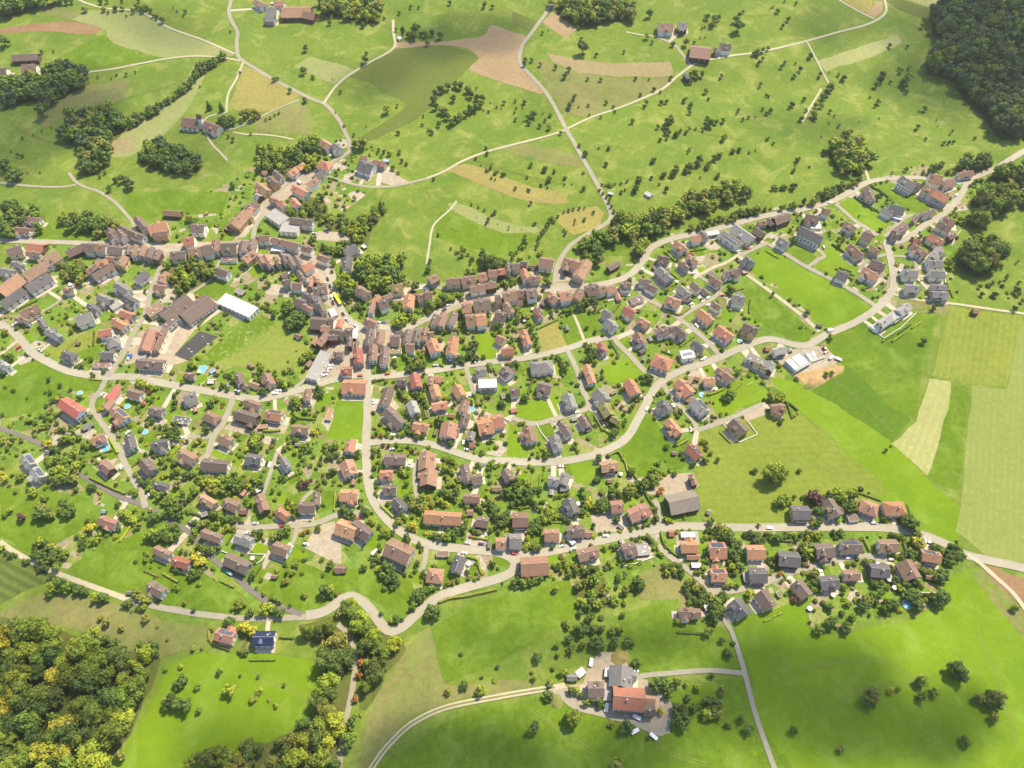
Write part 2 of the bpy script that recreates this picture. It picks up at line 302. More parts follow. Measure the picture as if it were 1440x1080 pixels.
FIELDS = '''
0 garden garden 0,440 20,340 200,345 240,290 330,250 440,190 520,200 560,240 480,300 510,380 600,400 760,380 830,330 860,395 930,330 1180,270 1280,235 1400,225 1345,330 1335,420 1270,430 1255,470 1180,490 1140,560 1100,600 1000,650 1000,690 1110,700 1270,690 1350,760 1330,850 1150,890 1000,880 880,830 760,820 640,830 560,880 520,850 420,860 330,850 230,860 150,840 60,780 0,760
A field b 0,165 150,138 300,125 480,130 575,155 500,195 330,180 150,180 0,190
A field s 500,60 800,82 960,170 1140,235 1320,312 1190,312 900,325 620,240 590,160 400,110
A field t 0,40 240,70 590,165 400,112 480,70 260,30 0,95
A field g 320,330 590,190 640,245 900,325 480,400
B field c 535,430 590,395 790,270 940,255 1080,258 1180,285 1250,325 1190,390 1130,450 980,610 850,700 630,795 590,770 720,690 845,595 760,540 700,510 640,465
B field s 205,375 300,320 450,355 560,395 445,475 320,425
0 field n 557,60 625,58 660,54 680,50 692,35 722,46 740,52 731,77 735,97 752,112 763,132 715,118 660,98 674,82 655,68 630,64 590,65 557,68
C field n 230,65 370,165 300,210 170,125
C field T 190,298 380,335 560,358 890,348 910,430 600,435 380,410 230,350
C field t 150,330 330,402 600,440 910,432 990,375 850,500 480,640 300,640 250,560 170,450
C field c 0,60 150,122 100,185 0,130
D field P 280,345 500,270 725,195 760,240 560,330 320,400
D field n 600,0 650,10 645,60 600,98 550,80 590,40
D field o 420,0 590,0 590,40 550,78 480,45
D field c 660,0 760,0 940,60 920,122 720,50
D field p 790,0 970,0 940,55 860,25
A field s 1100,360 1150,370 1160,400 1100,540 1000,680 900,770 750,870 610,880 700,740 860,630 1000,520
A field T 640,790 740,760 755,850 600,875
A field t 500,480 730,445 712,540 640,580 380,640 240,725 208,670 330,560
0 field o 342,92 362,99 386,113 422,134 385,155 348,160 322,150 334,118
B field t 0,660 240,570 300,620 330,700 300,760 0,750
c field o 160,222 330,180 560,240 700,310 900,380 1190,430 1170,515 900,505 700,455 600,410 400,320
c field O 160,230 300,290 600,412 760,465 900,505 1170,515 1178,490 960,480 760,420 520,330 260,220
c field s 190,560 250,510 620,660 780,710 940,720 930,765 780,780 650,765 450,690
c field o 1100,600 1240,560 1440,535 1500,600 1440,730 1230,780 1180,740 1110,690
c field t 600,60 840,5 1060,50 1250,105 1330,200 1250,210 1000,160 760,110
c field g 100,600 200,585 450,690 640,770 930,770 800,900 640,950 400,900 100,800
M field d 430,440 640,600 800,768 700,890 480,740 240,600 300,560 420,500
0 field G 1083,530 1140,550 1255,622 1300,668 1355,718 1358,740 1340,762 1300,748 1270,740 1220,680 1175,620 1120,575
M field p 915,525 1025,545 1010,700 960,900 895,1075 780,970 700,900 830,770 870,640
M field y 1020,130 1430,180 1420,300 1340,580 1150,560 925,515
0 field r 1367,543 1415,548 1425,500 1440,450 1500,450 1500,830 1440,800 1390,785 1345,745 1352,700
M field g 1045,570 1130,575 1080,1075 1075,1160 900,1100 960,900
0 field Y 1000,600 1080,585 1130,590 1195,640 1250,690 1200,700 1120,735 1000,737 980,690
0 field g 1155,490 1205,455 1265,430 1320,440 1300,500 1290,560 1283,586 1250,570 1200,520
0 field t 1262,418 1335,428 1330,446 1290,440 1260,430
K field G -130,870 0,780 200,890 330,965 560,1080 830,1270 880,1300 500,1440 300,1290 60,1080 -150,970
0 field g 1028,400 1052,390 1146,467 1136,482 1090,468 1060,445
K field G 590,400 700,345 860,450 1050,545 950,640 900,635 700,500
K field g 880,255 1040,230 1150,290 1440,410 1270,480 1220,470
K field G 380,930 480,850 440,820 540,750 700,850 740,950 700,1030 520,1000
K field g 160,800 240,745 410,850 330,905 280,890
0 field g 605,885 665,850 720,835 800,815 812,865 750,905 690,935 625,962
0 field g 870,862 930,850 1000,880 1020,885 1040,940 960,947 900,943 880,905
0 field G 1033,880 1070,865 1130,848 1150,895 1250,875 1300,862 1340,810 1385,805 1440,890 1500,1140 1100,1140 1060,960
0 field t 1385,800 1440,862 1440,900 1400,850 1365,805
0 field g 545,1110 590,1040 640,1010 700,992 780,980 850,1010 925,1038 945,975 1040,955 1060,1010 1090,1120
0 field t 503,1100 515,1010 540,960 575,910 607,885 628,962 700,955 760,962 700,975 640,985 575,1012 545,1045 520,1080 510,1110
0 field G 150,1100 210,1000 240,935 300,918 420,925 450,940 438,1000 385,1040 320,1070 280,1100
0 field t 0,862 60,835 150,845 230,870 290,880 300,905 240,920 215,925 150,905 100,885 0,868
0 field v -20,775 60,800 85,815 40,828 -20,862
0 field m 283,505 312,478 360,438 395,455 430,485 428,505 405,527 350,520
0 field g 288,500 312,478 360,440 388,452 372,470 330,500 300,510
E field k 980,915 1130,778 1228,815 1055,948
H field G 390,655 540,640 600,790 600,875 470,900 440,800
H field o 930,612 1100,540 1180,760 980,812
H field g 1110,540 1230,505 1330,725 1190,755
H field g 1255,500 1440,490 1440,700 1340,715
P field G -40,370 200,405 175,740 0,700 -120,700
Q field G 0,430 220,370 390,340 400,400 430,490 320,530 200,550 30,510
Q field g 215,580 330,570 370,660 300,690
Q field G -30,560 20,600 60,700 130,830 120,870 -40,850
Q field G 480,910 660,890 700,970 690,1080 540,1080
Q field g 1150,480 1240,600 1350,760 1440,800 1440,960 1250,960 1070,1030 920,800 1060,640
Q field G 740,90 880,60 990,30 1100,110 1130,150 1040,190 880,240 800,220
R field G 585,235 880,80 1110,190 1050,250 690,385 620,320
N field g 0,200 300,40 460,130 860,210 780,290 640,300 520,300 400,420 100,520 0,500
E field g 175,275 250,170 560,190 620,250 600,272
E field g 700,120 720,0 1290,0 1250,120 900,130 860,140 760,150
E field y 260,900 500,780 590,840 540,880 430,930 290,930
E field g 1070,570 1190,490 1320,540 1290,590 1180,590
W field t 80,600 280,760 280,890 80,920 -120,920 -160,730
H field y 1110,540 1114,541 1120,560 1112,556
R field Y 500,510 700,470 830,615 990,550 900,430 1080,390 1150,480 1360,380 1440,520 1440,1000 500,1000 480,880
0 field b 1378,793 1440,812 1500,830 1500,900 1440,855 1410,830
J field g 0,980 160,960 300,950 280,1080 0,1080
E field g 430,900 560,860 640,880 500,1000
0 field g 360,832 400,803 415,785 445,800 480,802 550,795 585,835 562,868 535,852 505,832 480,836 450,853 420,860 385,842
0 field g 95,800 150,770 205,748 240,762 260,790 300,815 350,845 340,860 280,858 200,843 150,826
0 field g 0,682 60,690 120,700 150,722 120,742 60,778 30,772 0,752
0 field meadow 0,640 40,660 60,690 0,680
0 field g 400,700 440,690 470,690 470,715 420,728
G yard q -30,-20 420,0 620,-10 680,180 700,400 880,600 1050,600 1250,620 1440,600 1440,720 1240,760 930,900 930,1010 420,1080 560,820 620,760 470,480 640,440 400,300 370,100
G yard k 540,780 640,760 470,1030 440,1020
E yard q 640,270 960,290 1440,270 1440,340 1250,330 940,360 880,400 640,350 500,300
E yard q 780,790 960,720 1110,760 980,920 1060,950 900,1000 760,960 690,980
H yard q 0,500 320,360 780,260 1000,230 1440,230 1440,300 1000,300 320,420 0,560
H yard q 1090,90 1380,100 1300,200 1090,220
F yard h 530,870 700,880 800,920 800,970 680,960 480,940
F yard h 1110,350 1290,455 1150,490 1000,440
F yard q 100,560 330,420 560,340 600,420 200,620 60,760 0,850 0,700
M yard h 30,410 200,345 320,350 400,430 350,470 150,520
M yard e 150,510 380,450 425,465 420,490 240,595
Z yard q 690,480 770,540 900,700 910,860 840,870 650,780 520,750 350,710 200,640 160,590 360,540 400,420 470,350 540,345 650,430
Z yard h 470,350 640,350 640,430 540,430
R yard q 50,1050 170,940 250,880 440,870 500,980 400,1040 210,1060
R yard q 850,370 1030,290 1080,370 900,440
T yard h 1130,600 1180,500 1290,400 1380,380 1440,520 1440,740 1380,730 1300,690
O yard q 520,560 560,480 640,560 740,610 650,670 440,620
V yard q 660,330 830,290 960,330 1000,430 900,470 710,480
O yard q 720,650 900,560 1010,570 960,660
W yard h 180,360 370,340 380,450 190,470
E yard h 330,570 400,510 450,540 380,590
'''
fr = random.Random(2)
nf = 0; LAWN = {'H','P','Q','R','K'}
for ln in FIELDS.strip().splitlines():
    t, nm, c, rest = ln.split(None, 3)
    pp = pts(t, rest)
    wp = wpoly(pp)
    if nm == 'garden':
        sheet('village_green', wp, M['garden'], 0.05, 8, 0); VILLAGE = wp; continue
    if nm == 'field':
        wp = catmull(wp, 3, True) if len(wp) > 8 and c not in 'pdyro' else wp; wp = [(x + fr.uniform(-.9, .9), y + fr.uniform(-.9, .9)) for x, y in dens(wp, 9)]
    name = {'b':'ploughed_field','n':'ploughed_field','c':'maize_field','k':'sports_court','m':'playing_field','v':'vineyard_ground'}.get(c, 'meadow' if c in 'gGdyt' or c == 'meadow' else ('meadow' if c == 'Y' else 'stubble_field'))
    if nm == 'yard': name = 'paved_yard' if c in 'qk' else 'gravel_yard'
    sheet(name, wp, M[c], 0.09 + nf*0.0012, 6 if nm == 'field' else 5, 4 if nm == 'field' else 1); nf += 1
# ------------------------------------------------------------------ roads
ROADS = '''
0 6.5 road 1470,812 1440,799 1360,781 1330,765 1290,750 1240,742 1150,741 1040,742 960,740 920,745 860,757 800,770 740,782 718,786
0 6.5 road 516,525 517,580 515,625 518,680 530,712 560,745 600,765 650,772 700,777 722,788 722,801 705,812 660,825 620,838 590,860 568,880 552,887 540,882 525,862 510,846 495,839 480,843 465,855 450,862 430,866
0 4 track 0,762 30,782 85,808 150,832 190,847
0 4.5 lane 190,847 240,857 290,865 350,870 430,868
0 4.2 dark_lane 425,864 385,850 355,832 330,809 300,786 285,768 265,748 240,733 205,712 167,698 125,674 100,660 60,626 0,602
0 5 lane 205,714 198,692 185,670 172,643 160,618 140,590 130,575 132,562 142,548 150,531
0 7 road -20,445 20,468 45,495 80,515 110,525 150,530 185,530 240,541 290,550 330,557 365,561 407,552 440,543 465,535 500,528 516,528
0 5.5 lane 328,557 324,572 313,597 300,615 294,635 285,650
0 4.5 lane 300,612 282,616 265,612
0 5.5 lane 150,530 160,520 172,500 190,465 205,440 212,410 222,385 232,362 236,352
0 6 road -20,339 0,339 60,340 120,342 150,342 180,341 215,346 240,352 300,348 350,342 395,352 430,360 455,372 467,398 476,425 488,448 507,460 514,478 516,500 516,528
0 5 lane 356,345 358,322 368,303 377,285 393,267 418,250 447,238 477,222 492,212 491,200 487,190 480,175 470,160 456,146 440,140 410,125 385,112 360,97 345,88 335,79 333,60 334,45 326,30 322,15 328,-10
0 3.5 lane -20,257 0,257 45,262 85,263 107,260
0 3.5 lane 97,243 107,256 122,264 140,270 162,285 178,302 186,312 190,325 197,342
0 3.5 track 105,-4 120,4 150,12 180,14 205,20 240,40 287,57 330,76
0 3.2 track 121,102 160,97 200,89 240,82 275,79 312,81 338,86
0 3.2 track 342,88 332,112 322,130 319,145 319,158
0 2.6 track 319,158 292,165 286,178 292,192 300,205 310,215 320,226
0 3.0 lane 332,180 360,168 385,155 422,140
0 2.4 track 328,186 345,189 360,189 385,191 412,196
0 3.6 track 455,146 463,134 472,122 485,110 500,100 520,88 535,80 550,71 556,63 554,50 553,38 553,28
0 3.6 lane 460,248 485,256 510,262 535,263 552,262 573,258 600,251
0 3.4 track 600,251 623,242 650,227 683,214 720,204 760,194 790,185 800,180 832,165 870,152 905,138 932,125 952,108 972,93 988,86 1010,82 1032,78 1057,75 1080,71 1130,59 1180,45 1215,36 1235,27 1246,16 1244,0 1240,-10
0 3 track 1230,27 1205,15 1180,0 1170,-8
0 2.6 track 1135,59 1147,82 1157,102 1165,117
0 2.6 track 1155,125 1140,150 1128,172
0 4 lane 972,92 960,77 950,65 935,57 920,51
0 2.6 track 920,51 900,49 880,45
0 5.2 lane 783,-10 770,15 757,33 745,50 735,63 731,77 732,90 740,100 752,112 765,127 780,150 790,170 798,185 815,215 832,245 843,265 852,283 859,300 858,309 850,316 840,322
0 5 lane 840,322 823,331 805,343 793,357 783,377 780,400
0 6.5 road 510,467 533,460 568,462 600,448 625,434 653,421 693,412 730,404 767,407 800,405 840,401 873,393 890,383 903,368 917,348 948,335 990,327 1040,313 1080,303 1118,297 1147,290 1173,282 1200,267 1222,256 1255,251 1290,250 1342,254 1367,250 1400,237 1423,223 1445,210 1470,200
0 4 lane 600,402 625,406 653,408 665,400
0 4 lane 655,423 656,410
0 2.4 track 600,372 604,345 610,317 633,295 642,283
0 5 lane 890,390 894,403 907,418 933,433 953,447 983,470 1000,486 1011,500
0 4.5 lane 955,448 973,436 1000,421 1011,412
0 3.5 lane 1011,412 1000,400 982,388
0 3.5 track 975,392 1000,378 1020,370 1040,358
0 5 lane 1040,360 1060,350 1080,341
0 5.5 lane 840,478 862,475 868,482 878,492 888,502 898,513 910,525 923,533
0 6.5 road 720,648 737,650 787,649 828,642 855,632 880,617 897,590 912,562 927,540 957,522 1007,505 1040,490 1080,477 1117,485 1137,485 1160,472 1205,452 1235,432 1252,412 1257,398 1252,362 1247,345 1248,338
0 6 road 1248,342 1273,337 1300,317 1325,302 1345,282 1358,262 1362,252
0 4.5 lane 1235,331 1205,313 1190,300 1175,287
0 4.5 lane 1246,335 1267,310 1283,302
0 5 lane 1080,343 1105,358 1135,376 1177,397 1205,413 1230,430
0 4 lane 1135,376 1150,366 1159,360 1151,352
0 4 lane 1246,358 1222,365 1208,380
0 4 track 1048,385 1080,408 1125,442 1152,467
0 3 track 1256,414 1292,422 1330,426 1400,436 1460,444
0 3.5 lane 1255,360 1275,362 1287,370 1289,390
0 6 road 720,648 680,647 647,638 613,627 580,620 547,620 516,623
0 4.6 lane 932,540 941,555 955,570 975,592 980,605
0 4.6 lane 980,605 1000,599 1042,582 1072,568
0 6 road 516,532 540,530 563,527 613,521 655,514 700,508 742,503 792,492 825,481 845,476
0 5 lane 797,492 804,505 812,523 818,545 826,562 827,573 812,580 778,590 753,596 735,593 720,587
0 4.5 lane 655,515 660,533 666,552
0 3 track 807,443 815,462 822,481
0 4.5 lane 920,703 926,715 930,735
0 4.8 lane 918,752 926,768 945,785 970,803 985,816 998,830 1020,832 1045,828 1070,822 1095,812 1120,803 1137,798 1160,792 1190,785 1220,782 1247,790
0 3.6 lane 998,832 1010,852 1016,869 1029,889 1042,929 1051,962 1062,1004 1085,1070 1100,1110
0 3.6 lane 890,953 915,949 940,947 996,943 1047,947
0 4 track 520,1085 535,1062 552,1042 580,1017 627,995 700,980 740,973 795,964
0 4 lane 784,971 807,993 847,1004 895,1018 920,1029 933,1028 942,1000 938,988 929,978 920,968 905,958
0 4 lane 475,878 487,888 495,902 500,930 497,960 490,997 482,1030 477,1085
0 4.8 lane 325,738 357,742 390,740 440,737 473,725 500,722 519,714
0 3 lane 417,742 415,755 411,765
0 3.5 lane 390,636 377,675 367,703 362,712
0 3 lane 120,399 98,413 75,430 55,441 38,450
0 3.2 lane 311,360 305,377 298,392 280,405 268,412
0 3.4 lane 467,487 455,505 440,525 415,545
0 4 track 0,500 12,490 25,480
0 3.4 lane 598,632 585,655 583,680 588,705
0 4 lane 600,768 597,790 592,805
0 3.4 lane 440,690 425,705 424,722
0 3.4 track 1222,256 1219,246 1216,236
0 2 track 215,485 190,540
0 2.6 track 121,937 129,955 130,975 123,1005
0 3 lane 850,830 858,842 866,855
0 3.6 track 1360,781 1375,790 1400,812 1425,835 1445,862
'''
def hw(x): return float(H(x, x))
def ribbon(pl, w, off, step=3.0):
    c = catmull(pl, 6); c2 = [c[0]]
    for p in c[1:]:
        d = math.hypot(p[0]-c2[-1][0], p[1]-c2[-1][1])
        if d < 0.8: continue
        k = max(1, int(d/step)); a = c2[-1]
        for j in range(1, k+1): c2.append((a[0] + (p[0]-a[0])*j/k, a[1] + (p[1]-a[1])*j/k))
    L, Rr = [], []
    for i, p in enumerate(c2):
        a = c2[max(0, i-1)]; b = c2[min(len(c2)-1, i+1)]; d = math.hypot(b[0]-a[0], b[1]-a[1]) or 1
        n = (-(b[1]-a[1])/d, (b[0]-a[0])/d)
        L.append((p[0] + n[0]*w/2, p[1] + n[1]*w/2)); Rr.append((p[0] - n[0]*w/2, p[1] - n[1]*w/2))
    v = []
    for l, r in zip(L, Rr):
        for k in range(4):
            t = k/3; x = l[0] + (r[0]-l[0])*t; y = l[1] + (r[1]-l[1])*t; v.append((x, y, float(H(x, y)) + off))
    f = [(4*i+k, 4*i+k+1, 4*i+k+5, 4*i+k+4) for i in range(len(c2)-1) for k in range(3)]
    return v, f, L, Rr, c2
ROADPTS = []
KERB = G_('kerb_stone', (0.40, 0.365, 0.28), (0.34, 0.31, 0.24), var=0.2, bump=0.0)
for i, ln in enumerate(ROADS.strip().splitlines()):
    t, w, k, rest = ln.split(None, 3); w = float(w)*0.88
    pl = wpoly(pts(t, rest)); v, f, L, Rr, c2 = ribbon(pl, w, 0.30 + i*0.002)
    f = [q[::-1] for q in f]
    o = mk({'road':'road','lane':'lane','dark_lane':'lane','track':'gravel_track'}[k], v, f, M[k]); tag(o, kind='structure')
    if k == 'road':       # low kerbs along both edges
        kv, kf = [], []
        for side, sg in ((L, 1), (Rr, -1)):
            b0 = len(kv)
            for q_, c_ in zip(side, c2):
                ux_, uy_ = (q_[0]-c_[0])/(w/2), (q_[1]-c_[1])/(w/2)
                for e_, z_ in ((0.0, 0.36), (0.0, 0.44), (0.35, 0.44), (0.35, 0.10)): kv.append((q_[0] + ux_*e_, q_[1] + uy_*e_, float(H(*q_)) + z_ + i*0.002))
            for a in range(len(c2)-1):
                for e_ in range(3):
                    qq = (b0+4*a+e_, b0+4*a+e_+1, b0+4*a+e_+5, b0+4*a+e_+4); kf.append(qq if sg > 0 else qq[::-1])
        tag(mk('kerb', kv, kf, KERB), kind='structure')
    for a in range(len(c2)-1): stamp([L[a], L[a+1], Rr[a+1], Rr[a]], 1)
    if k != 'track': ROADPTS += [(p[0], p[1], w) for p in c2]
RP = np.array([(a, b) for a, b, _ in ROADPTS])
# double wheel-worn track: a grass strip between the ruts
v, f, *_ = ribbon(wpoly(pts('0', '520,1085 535,1062 552,1042 580,1017 627,995 700,980 740,973 780,967')), 1.1, 0.50)
tag(mk('grass_strip', v, [q[::-1] for q in f], M['t']), kind='structure')

# faint tractor tracks worn into the meadows
TRACKS = '''
D 560,870 620,850 700,820 880,752
C 1300,1030 1370,960 1440,850 1500,830
C 930,640 1000,720 1120,760 1300,790
M 715,420 705,480 712,540 700,600
M 330,500 500,640 700,830
b 1170,300 1260,500 1330,700 1410,980
b 200,520 420,480 700,500 960,700
b 300,760 520,640 760,600 1000,560
a 40,520 160,600 300,640 380,740
Z 800,900 950,1000 1150,1060
Z 20,700 160,800 420,980
R 520,900 900,960 1300,900
c 380,140 620,220 900,300 1180,360
A 60,700 220,780 420,830
A 560,620 700,560 900,500 1050,460
J 300,690 520,560 700,440 900,300
'''
TM = G_('worn_grass', (0.215, 0.225, 0.060), (0.165, 0.200, 0.040), bump=0.0)
for i, ln in enumerate(TRACKS.strip().splitlines()):
    t, rest = ln.split(None, 1); base = wpoly(pts(t, rest)); d_ = (base[-1][0]-base[0][0], base[-1][1]-base[0][1]); dl = math.hypot(*d_)
    for sd in (-0.9, 0.9):
        v, f, *_ = ribbon([(x - d_[1]/dl*sd, y + d_[0]/dl*sd) for x, y in base], 0.45, 0.262 + i*0.001)
        tag(mk('wheel_track', v, [q[::-1] for q in f], TM), kind='structure')
# ------------------------------------------------------------------ building materials
def B_(n, c, c2=None, var=0.28, ov=0.16, **k): return mat(n, c, k.pop('rough', 0.85), var, 0.35, 2.2, c2, objvar=ov, spec=k.pop('spec', 0.25), **k)
ROOF = {
 'b': B_('brown_tiles', (0.231, 0.138, 0.094), (0.178, 0.113, 0.079)), 'd': B_('dark_brown_tiles', (0.158, 0.110, 0.087), (0.125, 0.092, 0.074)),
 'c': B_('charcoal_tiles', (0.092, 0.084, 0.084), (0.116, 0.105, 0.099)), 'g': B_('grey_tiles', (0.198, 0.186, 0.171), (0.156, 0.146, 0.137)),
 's': B_('pale_grey_sheeting', (0.288, 0.274, 0.255), (0.248, 0.230, 0.212), ov=0.1), 'w': B_('white_sheeting', (0.62, 0.61, 0.58), (0.54, 0.53, 0.50), var=0.08, ov=0.05),
 't': B_('weathered_red_tiles', (0.329, 0.179, 0.114), (0.248, 0.140, 0.092)), 'o': B_('orange_tiles', (0.404, 0.190, 0.103), (0.311, 0.155, 0.092)),
 'r': B_('red_tiles', (0.329, 0.123, 0.078), (0.260, 0.106, 0.072)), 'R': B_('bright_red_tiles', (0.430, 0.105, 0.085), (0.404, 0.106, 0.081), ov=0.05),
 'y': B_('mossy_tiles', (0.231, 0.185, 0.065), (0.198, 0.141, 0.081)), 'v': B_('planted_roof', (0.171, 0.192, 0.043), (0.211, 0.179, 0.062)),
 'e': B_('old_fibre_cement', (0.248, 0.202, 0.158), (0.198, 0.166, 0.137), var=0.4),
 'u': B_('blue_sheeting', (0.22, 0.36, 0.46), (0.231, 0.336, 0.435), ov=0.05), 'N': B_('navy_panels', (0.018, 0.022, 0.060), (0.026, 0.032, 0.087), ov=0.0, rough=0.3, spec=0.5)}
RN = {'b':'brown', 'd':'dark brown', 'c':'charcoal', 'g':'grey', 's':'pale grey', 'w':'white', 't':'faded red', 'o':'orange', 'r':'red', 'R':'bright red', 'y':'mossy yellowish', 'v':'planted green', 'u':'pale blue', 'e':'weathered brown-grey', 'N':'navy panelled'}
WALL = {'white': B_('white_render', (0.76, 0.71, 0.63), (0.68, 0.64, 0.57), var=0.1, ov=0.08), 'cream': B_('cream_render', (0.68, 0.58, 0.42), (0.62, 0.53, 0.38), var=0.1, ov=0.08),
 'grey': B_('grey_render', (0.36, 0.34, 0.32), (0.32, 0.3, 0.28), var=0.1), 'wood': B_('dark_timber', (0.13, 0.075, 0.045), (0.10, 0.06, 0.04)), 'yellow': B_('ochre_render', (0.52, 0.40, 0.16), (0.48, 0.36, 0.15), var=0.1),
 'red': B_('rust_red_render', (0.30, 0.08, 0.05), (0.26, 0.07, 0.045), var=0.1)}
RIDGE = mat('ridge_tiles', (0.34, 0.25, 0.19), 0.8, 0.2, 1, 5); RIDGEG = mat('grey_ridge_tiles', (0.24, 0.23, 0.22), 0.8, 0.2, 1, 5)
GLASS = bpy.data.materials.new('window_glass'); GLASS.use_nodes = True
_b = GLASS.node_tree.nodes['Principled BSDF']; _b.inputs['Base Color'].default_value = (0.03, 0.04, 0.05, 1); _b.inputs['Roughness'].default_value = 0.12; _b.inputs['Specular IOR Level'].default_value = 0.7
FRAME = plain('window_frame_paint', (0.5, 0.47, 0.42)); SHUT = plain('timber_shutter', (0.15, 0.09, 0.055))
BRICK = plain('chimney_render', (0.42, 0.36, 0.30)); DOORM = plain('door_timber', (0.14, 0.07, 0.04)); WHITE = plain('white_paint', (0.7, 0.68, 0.64)); CONC = mat('concrete', (0.42, 0.38, 0.32), 0.9, 0.2, 0.3, 3)
SOLAR = mat('solar_cells', (0.020, 0.026, 0.055), 0.25, 0.2, 0.5, 4, spec=0.6, stripes=(1.1, 0.0, 0.6, (0.16, 0.17, 0.2)))
DIRTW = mat('timber_boards', (0.24, 0.16, 0.10), 0.85, 0.3, 0.6, 4)
# shared part meshes
def pm(name, mb, mats):
    o = mb.build(name, mats); m = o.data; bpy.data.objects.remove(o); return m
WINM = pm('window', MB().box(-0.55, 0.55, -0.04, 0.05, 0, 1.25, 0).box(-0.45, 0.45, -0.07, -0.042, 0.1, 1.15, 1).box(-0.95, -0.58, -0.07, 0.04, 0, 1.25, 2).box(0.58, 0.95, -0.07, 0.04, 0, 1.25, 2), [FRAME, GLASS, SHUT])
WINW = pm('window', MB().box(-1.05, 1.05, -0.04, 0.05, 0, 1.5, 0).box(-0.95, 0.95, -0.07, -0.042, 0.1, 1.4, 1), [FRAME, GLASS])
CHIM = pm('chimney', MB().box(-0.4, 0.4, -0.35, 0.35, -1.6, 1.1, 0).box(-0.5, 0.5, -0.45, 0.45, 1.1, 1.25, 1), [BRICK, CONC])
SKYL = pm('skylight', MB().box(-0.5, 0.5, -0.7, 0.7, 0.0, 0.12, 0).box(-0.4, 0.4, -0.6, 0.6, 0.12, 0.14, 1), [FRAME, GLASS])
DOOR = pm('door', MB().box(-0.55, 0.55, -0.06, 0.05, 0, 2.15, 0).box(-0.65, 0.65, -0.04, 0.04, 2.15, 2.25, 1), [DOORM, FRAME])
GDOOR = pm('garage_door', MB().box(-1.4, 1.4, -0.06, 0.05, 0, 2.2, 0), [WHITE])
def part(name, m, parent, loc=(0,0,0), rot=(0,0,0), scale=(1,1,1)):
    o = bpy.data.objects.new(name, m); COL.objects.link(o); o.parent = parent
    o.location = loc; o.rotation_euler = rot; o.scale = scale; return o
def roof_mesh(L, Wd, ze, zr, typ, m, ridge):
    mb = MB(); t = 0.28; h = L/2; w = Wd/2
    if typ == 'g':
        v = []; 
        for x in (-h, h): v += [(x, -w, ze), (x, 0, zr), (x, w, ze), (x, w, ze - t), (x, 0, zr - t), (x, -w, ze - t)]
        f = [(0,6,7,1), (1,7,8,2), (2,8,9,3), (3,9,10,4), (4,10,11,5), (5,11,6,0), (0,1,4,5), (1,2,3,4), (6,11,10,7), (7,10,9,8)]
        mb.add(v, f, 0); mb.box(-h, h, -0.16, 0.16, zr - 0.06, zr + 0.09, 1)
    elif typ == 'h':
        r = max(0.0, h - w*0.85); e = 0.05
        v = [(-h,-w,ze), (h,-w,ze), (h,w,ze), (-h,w,ze), (-r-e,0,zr), (r+e,0,zr), (-h,-w,ze-t), (h,-w,ze-t), (h,w,ze-t), (-h,w,ze-t)]
        f = [(0,1,5,4), (1,2,5), (2,3,4,5), (3,0,4), (9,8,7,6), (0,6,7,1), (1,7,8,2), (2,8,9,3), (3,9,6,0)]
        mb.add(v, f, 0)
        if r > 0.3: mb.box(-r, r, -0.16, 0.16, zr - 0.06, zr + 0.09, 1)
    elif typ == 'f':
        mb.box(-h, h, -w, w, ze - 0.3, ze, 0)
        for a in ((-h, h, -w, -w+0.3), (-h, h, w-0.3, w), (-h, -h+0.3, -w+0.3, w-0.3), (h-0.3, h, -w+0.3, w-0.3)): mb.box(*a, ze, ze + 0.3, 1)
    elif typ == 'm':
        v = [(-h,-w,ze), (h,-w,ze), (h,w,zr), (-h,w,zr), (-h,-w,ze-t), (h,-w,ze-t), (h,w,zr-t), (-h,w,zr-t)]
        mb.add(v, [(0,1,2,3), (7,6,5,4), (0,4,5,1), (1,5,6,2), (2,6,7,3), (3,7,4,0)], 0)
    return mb, [m, ridge]
